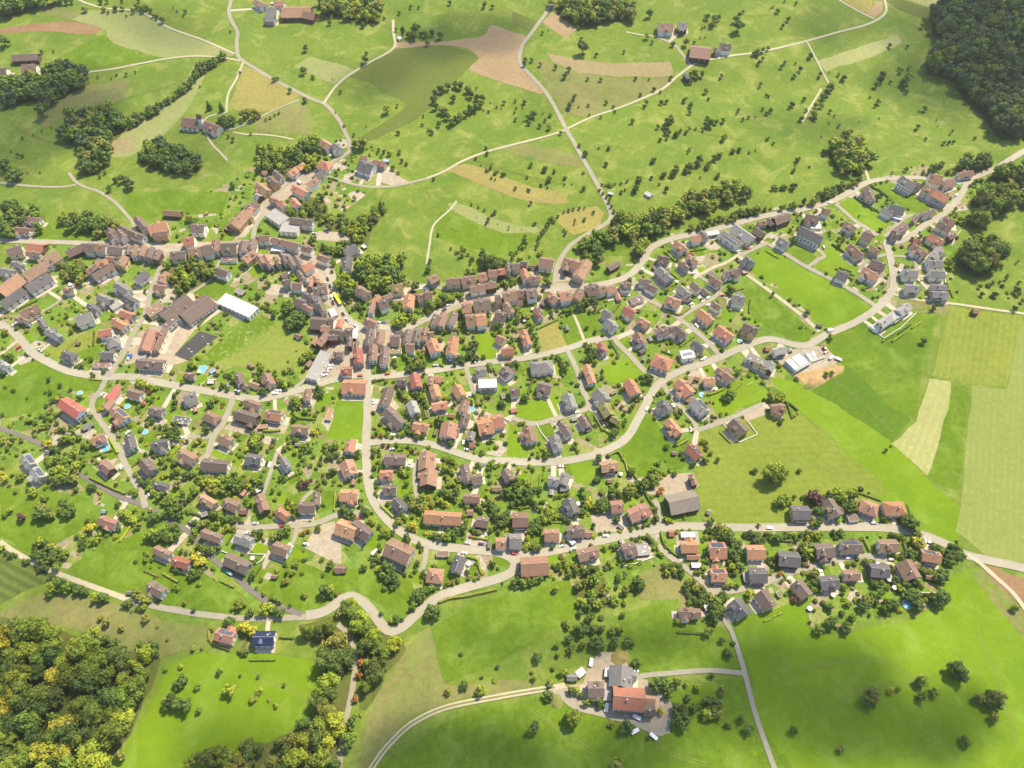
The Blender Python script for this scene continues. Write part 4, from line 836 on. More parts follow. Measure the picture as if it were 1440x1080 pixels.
# ------------------------------------------------------------------ driveways and terraces (one paving surface)
dv, df = [], []
nd = 0
for s in SPECS:
    if s['area'] < 62 or s['old'] or s['kind'] == 'barn': continue
    d2 = np.hypot(RP[:, 0] - s['x'], RP[:, 1] - s['y']); i = int(d2.argmin())
    ca, sa = math.cos(s['az']), math.sin(s['az'])
    def slab(x0, x1, y0, y1, off):
        n = max(1, int((x1-x0)/3)); mm = max(1, int((y1-y0)/3)); b = len(dv)
        for jj in range(mm+1):
            for ii in range(n+1):
                u = x0 + (x1-x0)*ii/n; v_ = y0 + (y1-y0)*jj/mm; X_ = s['x'] + ca*u - sa*v_; Y_ = s['y'] + sa*u + ca*v_
                dv.append((X_, Y_, float(H(X_, Y_)) + off))
        for jj in range(mm):
            for ii in range(n):
                a = b + jj*(n+1) + ii; df.append((a, a+1, a+n+2, a+n+1))
        stamp([(s['x'] + ca*u - sa*v_, s['y'] + sa*u + ca*v_) for u, v_ in ((x0,y0),(x1,y0),(x1,y1),(x0,y1))], 1)
    r = hr.random(); nd += 1; off = 0.215 + 0.0003*nd
    if 5 < d2[i] < 40:
        tx, ty = RP[i]; dx, dy = tx - s['x'], ty - s['y']; dd = math.hypot(dx, dy); px_, py_ = -dy/dd, dx/dd; wv = hr.uniform(1.4, 2.6); b = len(dv); n = max(2, int(dd/3))
        poly = []
        for j in range(n+1):
            for sg in (-1, 1):
                X_ = s['x'] + dx*j/n + px_*wv*sg; Y_ = s['y'] + dy*j/n + py_*wv*sg; dv.append((X_, Y_, float(H(X_, Y_)) + off))
            if j: a = b + 2*j - 2; df.append((a, a+2, a+3, a+1))
        stamp([dv[b][:2], dv[b+1][:2], dv[-1][:2], dv[-2][:2]], 1)
    if r < 0.8: slab(-s['L']*hr.uniform(0.3, 0.5), s['L']*hr.uniform(0.3, 0.6), -s['W']/2 - hr.uniform(1.5, 4), -s['W']/2 + 1, off + 0.00012)
    if r > 0.45: e = s['L']/2*hr.choice([-1, 1]); slab(min(e, e*1.0 + math.copysign(hr.uniform(2, 4.5), e)), max(e, e + math.copysign(hr.uniform(2, 4.5), e)), -s['W']*0.4, s['W']*0.4, off + 0.00006)
PAVE = G_('paving_slabs', (0.50, 0.43, 0.33), (0.38, 0.32, 0.25), var=0.2, scale=0.03)
def upfix(v, f):
    out = []
    for t in f:
        a, b, c = v[t[0]], v[t[1]], v[t[2]]
        out.append(t if (b[0]-a[0])*(c[1]-a[1]) - (b[1]-a[1])*(c[0]-a[0]) > 0 else t[::-1])
    return out
tag(mk('driveway_paving', dv, upfix(dv, df), PAVE), kind='structure')
open('/tmp/cnt','w').write(str({c: sum(1 for s in SPECS if s['cat'] == c) for c in set(s['cat'] for s in SPECS)}))
# ------------------------------------------------------------------ vegetation
def leafm(n, c, c2, ov=0.22):
    return mat(n, c, 0.75, 0.35, 0.9, 7.0, c2, objvar=ov, spec=0.25)
LEAF = {'m': leafm('leaves_mid', (0.172, 0.223, 0.020), (0.127, 0.178, 0.017)), 'k': leafm('leaves_dark', (0.102, 0.143, 0.022), (0.079, 0.114, 0.020)),
 'l': leafm('leaves_light', (0.274, 0.309, 0.022), (0.211, 0.252, 0.020)), 'o': leafm('leaves_olive', (0.217, 0.206, 0.034), (0.165, 0.172, 0.028)),
 'y': leafm('leaves_yellow', (0.420, 0.349, 0.030), (0.319, 0.298, 0.028)), 'p': leafm('leaves_purple', (0.127, 0.057, 0.048), (0.095, 0.046, 0.040)),
 'b': leafm('leaves_blue_green', (0.090, 0.123, 0.040), (0.070, 0.101, 0.034)), 'r': leafm('leaves_orange', (0.332, 0.138, 0.030), (0.255, 0.114, 0.030))}
LK = list(LEAF); LN = {'m':'green', 'k':'dark green', 'l':'light green', 'o':'olive', 'y':'yellow-green', 'p':'purple-leaved', 'b':'dull blue-green', 'r':'orange-tinged'}
BARK = mat('bark', (0.10, 0.075, 0.05), 0.9, 0.3, 3, 14)
def crown_arrays(seed, nl, qs, kind='round', core=True):
    """unit-height tree crown: many small leaf-clump quads over uneven lobes, plus a rough inner body"""
    r = np.random.RandomState(seed); V = []; Q = []
    if kind == 'round':
        n = r.randint(7, 11); C = []; 
        for i in range(n):
            a = 2*math.pi*(i + r.rand()*0.7)/n; rad = r.uniform(0.12, 0.33); C.append((rad*math.cos(a), rad*math.sin(a), r.uniform(0.34, 0.72), r.uniform(0.14, 0.23)))
        C += [(r.uniform(-.05,.05), r.uniform(-.05,.05), 0.78, 0.19), (0, 0, 0.5, 0.24)]
    elif kind == 'tall':
        C = [(r.uniform(-.08,.08), r.uniform(-.08,.08), z, rr) for z, rr in zip(np.linspace(0.25, 0.88, 8), (0.15,0.18,0.2,0.2,0.18,0.16,0.13,0.1))]
    elif kind == 'cone':
        C = []
        for lv in range(9):
            z = 0.14 + lv*0.095; R_ = 0.24*(1 - lv/9.5)
            for k in range(max(1, 6 - lv//2)): a = k*2*math.pi/max(1, 6 - lv//2) + lv; C.append((R_*0.55*math.cos(a), R_*0.55*math.sin(a), z, max(0.035, R_*0.55)))
    else:
        n = 7; C = []
        for i in range(n): a = 2*math.pi*i/n + r.rand(); rad = r.uniform(0.2, 0.45); C.append((rad*math.cos(a), rad*math.sin(a), r.uniform(0.25, 0.6), r.uniform(0.22, 0.38)))
        C.append((0, 0, 0.6, 0.36))
    C = np.array(C); wts = C[:, 3]**2; wts /= wts.sum()
    idx = r.choice(len(C), nl, p=wts); d = r.normal(size=(nl, 3)); d /= np.linalg.norm(d, axis=1)[:, None]; d[:, 2] = np.where(d[:, 2] < -0.35, -d[:, 2], d[:, 2])
    pos = C[idx, :3] + d*(C[idx, 3]*r.uniform(0.80, 1.16, nl))[:, None]
    nrm = d + r.normal(size=(nl, 3))*0.55; nrm /= np.linalg.norm(nrm, axis=1)[:, None]
    t = np.cross(nrm, r.normal(size=(nl, 3))); t /= np.linalg.norm(t, axis=1)[:, None]; bt = np.cross(nrm, t)
    sz = (qs*r.uniform(0.6, 1.35, nl))[:, None]
    q = np.stack([pos - t*sz - bt*sz*.7, pos + t*sz*.9 - bt*sz*.8, pos + t*sz*.8 + bt*sz*.8, pos - t*sz*.8 + bt*sz*.7], 1)
    V = [q.reshape(-1, 3)]; Q = [np.arange(nl*4).reshape(-1, 4)]
    if core:
        off = nl*4
        for (x, y, z, rr) in C:
            m, k = 6, 4; vv = []
            for i in range(k+1):
                th = math.pi*i/k
                for j in range(m):
                    ph = 2*math.pi*j/m; s_ = rr*0.84*r.uniform(0.85, 1.1); vv.append((x + s_*math.sin(th)*math.cos(ph), y + s_*math.sin(th)*math.sin(ph), z + s_*math.cos(th)))
            ff = [(off+i*m+j, off+(i+1)*m+j, off+(i+1)*m+(j+1)%m, off+i*m+(j+1)%m) for i in range(k) for j in range(m)]
            V.append(np.array(vv)); Q.append(np.array(ff)); off += len(vv)
    return np.concatenate(V), np.concatenate(Q)
PROTO = {}
for kd, cnt, nl, qs in (('round', 7, 950, 0.030), ('tall', 3, 800, 0.026), ('cone', 3, 800, 0.022), ('bush', 5, 380, 0.085)):
    for i in range(cnt):
        v, q = crown_arrays(100*len(kd) + i, nl, qs, kd); me = quadmesh('crown' if kd != 'bush' else 'shrub', v, q, [LEAF['m']])
        PROTO.setdefault(kd, []).append(me)
LOD = {kd: [crown_arrays(700 + i + 10*len(kd), nl, qs, kd, True) for i in range(5)] for kd, nl, qs in (('round', 230, 0.055), ('tall', 200, 0.05), ('cone', 180, 0.045), ('bush', 70, 0.17))}
def trunk_mesh(seed):
    r = random.Random(seed); mb = MB(); mb.cyl(0, 0, 0.035, -0.06, 0.30, 8, 0, 0.022); mb.cyl(0, 0, 0.022, 0.30, 0.62, 7, 0, 0.010)
    for k in range(4):
        a = k*1.6 + r.random(); dx, dy = math.cos(a), math.sin(a); z0 = 0.24 + 0.05*k; b = len(mb.v)
        for (d, z, w) in ((0, z0, 0.014), (0.20, z0 + 0.22, 0.006)):
            for (p_, q_) in ((1, 0), (-0.5, 0.87), (-0.5, -0.87)): mb.v.append((dx*d - dy*w*p_, dy*d + dx*w*p_, z + w*q_))
        for j in range(3): mb.f.append((b+j, b+(j+1)%3, b+3+(j+1)%3, b+3+j)); mb.m.append(0)
    return pm('trunk', mb, [BARK])
TRUNK = [trunk_mesh(i) for i in range(3)]
PL = []      # x, y, height, kind, leaf, source
tr = random.Random(11)
def add_px(px, py, rpx, kd='round', lf=None, src='f'):
    x, y = at(px, py, 0); rw = rpx*depth(x, y)/FPX; h = 0.9*rw/0.46 if kd == 'round' else (rw/0.22 if kd in ('tall', 'cone') else rw/0.75)
    x, y = at(px, py, h*0.55); PL.append([x, y, h, kd, lf or tr.choice('mmkko'), src])
def add_w(x, y, h, kd, lf, src): PL.append([x, y, h, kd, lf, src])
# single trees read off the photograph (tile, x y r [kind+leaf])
SINGLE = '''
B 1000 560 25;1010 520 25k;1040 500 25;1080 485 25k;1125 470 25;1150 480 25k;1190 500 25;1210 525 25k;1245 545 25;1275 550 25k;1265 580 25;1235 600 25k;1205 615 25;1180 635 25k;1150 655 25;1125 670 25k;1100 685 25;1075 650 25k;1040 615 25;1010 595 25k;1060 625 25;1110 550 25k
A 475 50 18;580 50 17;648 45 18;686 45 15;608 70 9;710 88 8;745 60 16;765 35 14;785 40 17;800 55 18;820 40 18;845 60 16;860 85 14;880 95 15;910 110 20k;1040 62 14;1030 85 9;995 62 8;975 42 7;1295 178 8;340 8 18;370 6 20;400 8 14;565 8 16;600 5 14;685 5 11;780 5 11;15 225 34k;235 290 12;315 360 10;300 290 8;550 430 9;655 420 9;710 415 13;760 403 9;625 440 6;1110 380 16k;1135 375 16k;1090 410 20k;1245 300 14k;1200 330 14;1220 325 12;1180 345 12;1170 585 18ck;1240 595 18ck;1310 780 18;1285 765 12;1350 405 9;1125 485 8;235 735 8;125 775 10;185 760 7;290 715 7;100 870 14;125 875 12;60 850 7;155 970 8;225 970 8
A 1260 680 40k;1300 670 34k;1240 690 30;650 1010 20;720 1030 36k;685 1000 30k;610 1060 20k;20 925 40k;80 975 45k;50 960 34k;560 990 14;590 970 11;1370 640 30;1390 625 28;1420 640 34;1360 680 15;1410 750 10
B 275 270 20k;265 395 24k;320 430 14;620 295 12k;615 335 24k;600 360 16k;475 515 13k;100 445 16k;120 440 12k;190 505 18k;275 560 18k;600 138 18k;415 125 16k;540 125 8;660 140 8;720 100 10;870 35 14k;915 40 10k;805 70 12;1090 12 15k;1285 25 18k;1330 35 14k;962 242 16k;735 615 26l;795 590 14l;448 630 8;620 712 6;495 705 10;550 755 12k;800 745 14;895 160 34k;885 190 30k;825 170 12tk;850 195 18;785 165 12;955 190 20k;990 185 18k;1035 195 26k;930 190 16k;555 810 22k;590 800 40;750 860 18;720 850 15;690 840 12;770 940 18;800 970 12;820 900 14;845 920 12;805 850 16o;505 915 10;1240 495 8;1395 575 14;1310 625 10;1355 600 8;1320 575 6;1380 610 6;1280 620 7;1030 695 20;990 740 16;970 725 12;935 700 10;940 650 10;1295 830 12;1300 860 12;1240 890 8;1320 940 14;1300 955 11;1350 970 14;1390 980 14;1345 1010 8;1265 925 5;1325 1000 8;130 632 10;105 645 9;80 660 10;55 670 10;15 640 22;1105 685 15k;430 445 5
C 400 265 40k;390 215 12k;400 130 18;775 75 24k;170 182 12k;205 170 6;475 305 14k;630 290 11;790 235 12;760 200 20l;905 245 16k;980 235 24k;1025 238 10k;1100 90 20;1140 105 26;1130 130 22;1165 95 16;1070 155 8;1085 150 8;1060 210 7;1085 210 6;1280 80 18k;1260 105 22k;1275 145 36k;1300 65 10k;665 70 8;645 125 8;680 120 6;70 360 16k;110 335 14k;75 330 14k;160 360 14;245 375 16k;320 385 18k;295 425 18k;425 440 12k;500 445 13k;695 440 12k;770 445 8o;895 435 14k;800 500 14k;835 515 9k;725 530 12k;350 545 18k;325 590 20k;320 610 14k;530 575 14k;570 600 12k;430 590 11o;375 600 7;755 575 16k;745 595 14k;840 575 15k;870 570 16k;970 560 18k;1005 590 18k;1000 630 15k;435 645 10;500 655 12;580 625 10;680 680 18l
C 70 570 16k;20 565 10;25 605 8;15 630 9;60 605 6;120 640 24k;90 660 18k;95 690 16k;155 705 17k;185 675 12k;215 645 14;210 715 18;20 670 12;175 635 7;60 685 6;275 745 14;380 815 14;410 860 18k;490 830 8;545 830 13k;530 920 16k;795 900 17k;185 950 18k;240 960 12;205 1010 18k;105 930 13k;85 995 10;300 1000 12k;400 970 9;400 1060 15k;90 1065 10;20 1055 10;160 1040 9;200 1055 8;1390 350 16k;1410 330 12k;1180 425 13k;1170 440 9;1090 510 18k;1105 555 12k;1400 470 13k;1390 490 9;1430 535 10k;1410 610 13k;1435 635 14k;885 690 32k;895 655 14k;820 710 16k;860 705 18k;860 750 12;885 745 16;925 750 20k;950 730 12k;835 785 12k;870 780 10;980 745 12k;1000 720 9k;1035 720 8k;1100 660 14k;1120 690 28k;1090 700 20k;1150 685 18k;1190 675 18k;1075 735 9;1190 775 20;1205 765 12;1000 835 14l;1270 630 12;1300 670 12;1330 660 10;1370 655 7;1275 615 9;1245 850 14k;1280 840 16k;1335 860 8k;1370 845 7;1160 990 16k;1435 785 8;1380 290 20k;1360 300 16k;1410 280 15k;1440 270 14k;1385 310 14k
C 1060 900 24k;1045 920 22k;1000 940 26k;980 960 18k;915 965 26k;925 945 20k;855 980 18k;785 998 13k;715 1005 20k;695 1060 24k;1105 930 18;1140 885 20;1170 870 18;1090 940 12;1115 915 14;1030 410 24;1070 415 20;1000 460 14;1040 435 14;1005 415 14k;830 1035 8
D 55 60 14k;115 105 16;85 145 14k;160 15 12;30 35 9;15 45 7;95 5 8;870 140 18;885 130 12;905 180 18;920 185 12;785 260 12;685 255 14k;240 310 17k;230 325 12k;95 350 12k;75 375 12k;185 385 16k;150 425 14k;140 435 10;155 355 7;295 415 16k;285 435 10;400 415 12;430 435 18k;415 445 12;345 405 6;355 490 30k;335 515 28k;315 540 24k;650 415 24k;640 440 22k;610 475 20k;790 430 32l;765 460 24;770 475 22k;750 395 16;795 380 12;735 385 10;780 515 14;620 570 20;605 590 14;885 610 20k;850 625 8;575 545 8;690 460 10;140 585 18k;125 600 16k;205 555 12k;195 570 10k;15 620 16k;5 540 10k;190 665 18k;215 620 12k;175 680 10k;260 640 24;265 665 16;300 590 20;350 625 14;375 650 8;400 705 12;430 750 22;455 745 16;300 770 8;345 690 7;845 710 16;835 725 12;890 775 10;885 790 8;1040 735 9;1025 755 7;990 800 14k;1020 800 14k;1045 798 12k;1165 775 11k;1240 742 7k;515 685 6;625 665 6;950 675 5;955 710 5;315 850 16k;310 870 10k;165 900 15k;155 925 9;145 960 12k;90 1050 18;135 1045 18;35 1050 14;235 935 7;5 775 10k;30 805 10k;270 590 18
D 1215 470 20
c 500 45 18k;510 95 18k;415 135 16k;550 185 14;540 215 18k;570 265 13k;600 245 14k;640 275 17k;665 270 13k;500 225 12k;545 300 14;520 240 12;455 195 8;885 180 14k;865 210 14k;1010 215 24k;990 240 20k;1080 245 18;1035 305 26k;1015 335 20k;850 295 14k;970 365 16k;1020 380 13k;1165 300 18k;1160 355 12k;1225 355 8k;1325 255 12k;1330 385 24k;1305 410 14;1340 100 24k;1290 20 16k;750 380 16k;740 400 12k;865 405 18k;880 510 17k;865 530 14k;380 520 14;435 545 12;490 570 15;575 590 20k;555 605 18k;520 650 22k;505 675 20k;600 690 8;695 710 8;690 735 10k;915 680 18;900 695 14;425 635 5;800 735 5;95 780 16k;60 305 18k;205 895 16k;1170 765 22k;1155 740 14;1110 620 16k;1250 655 15k;1330 645 20;1410 590 18;1245 690 12;1160 580 18;1200 570 20;1240 560 18;1290 555 18;1330 550 14;295 890 22;320 900 20;275 920 18;300 950 24o;350 940 20;390 980 20o;370 1020 18;250 930 16;5 420 8o
c 1040 650 26k;1030 680 28k;1010 710 28k;990 740 28k;970 770 26k;950 800 26k;1060 640 22k;1075 665 20;935 850 22;925 890 18;830 790 20k;825 830 28k;835 860 24k;815 880 22;780 890 20;760 920 20;735 940 18;710 930 18;725 970 20;800 985 16k;775 985 18k;950 940 24;970 930 20;870 960 14
J 100 165 16k;85 180 12k;15 165 12;75 305 20k;485 265 22k;460 290 18k;450 285 10;355 435 28k;345 420 20k;325 510 32k;310 525 24k;455 415 14k;560 395 26k;545 410 18k;660 360 32k;640 390 30k;760 330 28k;745 360 26k;785 310 24k;860 260 30k;845 300 30k;870 240 22k;990 245 24k;1000 270 20k;1040 220 20k;940 300 24k;925 340 20k;1140 185 20k;1125 205 14k;1200 175 20k;1195 195 14k;1285 200 12;1335 185 8;1080 65 20k;1055 100 22k;1430 95 14k;1025 385 16;1000 415 14;530 95 18k;580 55 14k;585 100 10;650 60 18k;690 40 20k;750 30 20k;670 70 14;890 15 14k;830 5 12;790 165 14l;765 205 14l;520 475 12k;105 470 24;70 475 16;125 485 16;150 470 12;200 465 14k;250 445 16k;205 535 20k;235 520 14;580 520 26p;590 500 18;40 475 14;870 415 12k;980 500 24;20 520 16;50 550 16;80 580 18k;100 620 20k;120 660 20k;140 700 20k;110 590 14
K 245 30 22k;265 15 16k;210 125 18k;225 105 12k;350 85 12;40 265 24;75 270 22;110 270 20;150 265 18;210 270 24;235 245 20;950 615 22k;770 500 12;1030 480 14;925 340 32k;960 320 28k;600 690 24;640 700 18;720 670 18;830 805 28k;600 750 26k;280 480 18k;250 500 14;190 620 20k;255 605 16k;410 455 18;70 600 16k;1005 370 16;1055 385 12;745 905 14;500 470 10;550 505 14;590 545 14
K 740 690 14k;700 640 14k;1040 150 14;290 600 14k;210 655 10
L 680 100 44k;720 90 44k;650 120 36k;750 60 30k;590 140 20k;800 130 24;840 140 18;330 130 12k;870 490 22;820 495 18;850 470 16;900 530 30k;930 560 24k;970 510 30k;650 600 16;600 690 30k;570 670 22k;560 640 14k;500 690 22k;630 690 24k;780 720 14;1090 60 30;1130 40 24;1010 230 20k;1040 215 22k;1080 200 18k;985 245 16k;1260 920 14k;1250 945 14k;940 1010 10k;1000 990 6;890 995 6;1390 885 14k;1370 905 10;1300 1005 16k;1290 1030 18k;1240 1055 16k;1110 995 20k;1140 1010 14k;1180 1060 20k;1400 1060 18k;1170 1000 14k
M 1195 10 18k;1240 5 18k;1205 55 18k;1280 55 22k;1265 65 18k;1320 5 16k;1350 40 14;1400 30 26k;1410 50 20k;1390 135 22k;1430 90 18k;1355 75 8;1065 40 10k;935 130 24k;950 110 14k;880 315 28k;665 930 18k;690 910 10o;185 240 12;215 245 8;260 270 10k;45 640 34;65 620 26l;10 640 20;30 1050 44l;60 1030 44l;80 1060 40l;20 1020 30l;175 1045 16k;70 775 14;85 760 9;145 740 12o;165 728 9;330 505 24;360 495 20
R 1130 890 112m;1195 870 96m;750 220 54k;730 245 40k;790 200 40;700 230 30k;970 850 34k;1345 855 24k;940 860 20k;1170 235 50;1110 235 40k;1200 215 44l;1180 440 24k;1210 420 14;1300 385 16y;225 655 28k;240 640 20;450 790 34k;540 760 38k;560 770 30k;655 760 30k;600 700 30;560 660 30;530 600 34l;560 620 30;350 700 30k;370 740 24k;110 900 44;150 870 40;60 960 46k;20 1000 40k;120 950 36k;290 870 28k;160 790 24;130 790 20;215 770 12;60 60 46k;90 90 40k;30 100 30k;200 190 18;150 200 16;120 230 14;245 240 14;265 280 14;290 320 18;340 360 22k;310 370 18k;400 420 20;440 480 16;450 520 18;460 560 16;190 960 24;420 440 14k;460 95 16;250 110 20k;270 100 14;620 280 16;590 270 16;680 370 20;640 400 18;560 440 20;520 440 14;610 430 18;870 400 14k;700 140 12;740 130 20k;780 60 24k;820 30 30k;840 10 24;1090 340 18k;1060 350 20k
Q 1300 770 26k;1290 780 20k;1370 1000 28k;870 640 46k;850 670 44k;880 610 40;540 740 38l;520 770 30;560 800 26;230 740 20k;260 800 44l;300 830 36k;230 840 34;280 850 36;150 860 16ck;720 1040 40k;700 1060 36k;660 30 34k;700 60 34k;760 130 22k;760 190 26k;790 220 18;1180 180 30k;1150 200 34k;1090 180 24k;1100 300 24;1070 340 24;1050 370 24;1020 420 30;1000 450 30k;950 480 30k;930 430 28;880 400 26l;850 420 20l;960 540 30;940 580 26k;930 290 30k;900 250 24;950 330 20k;580 170 24k;600 400 20k;580 420 20k;380 350 16;400 560 22k;360 600 16k;70 570 26;100 570 22;170 580 20;30 640 20;430 430 0.1;740 480 26k;760 540 30k;720 440 24k;800 590 22k;40 70 40k;10 110 30k;440 90 34;430 60 24;330 180 20;250 190 18;180 185 20;400 200 18;20 180 24k;90 360 18;120 340 14;1400 80 24l;1230 900 14;1250 890 10;970 70 8;870 70 10k;1190 960 44;1230 980 46;1160 1020 44k;1130 1060 40k;1370 1000 26k;150 930 26;180 960 26k;200 920 20l;120 970 20y;60 920 20k;20 920 18;270 960 16;400 945 16;450 940 14;350 950 10;1380 480 24;1400 510 24k;1340 460 0.1;1330 340 24;1260 310 26;1230 330 20
'''
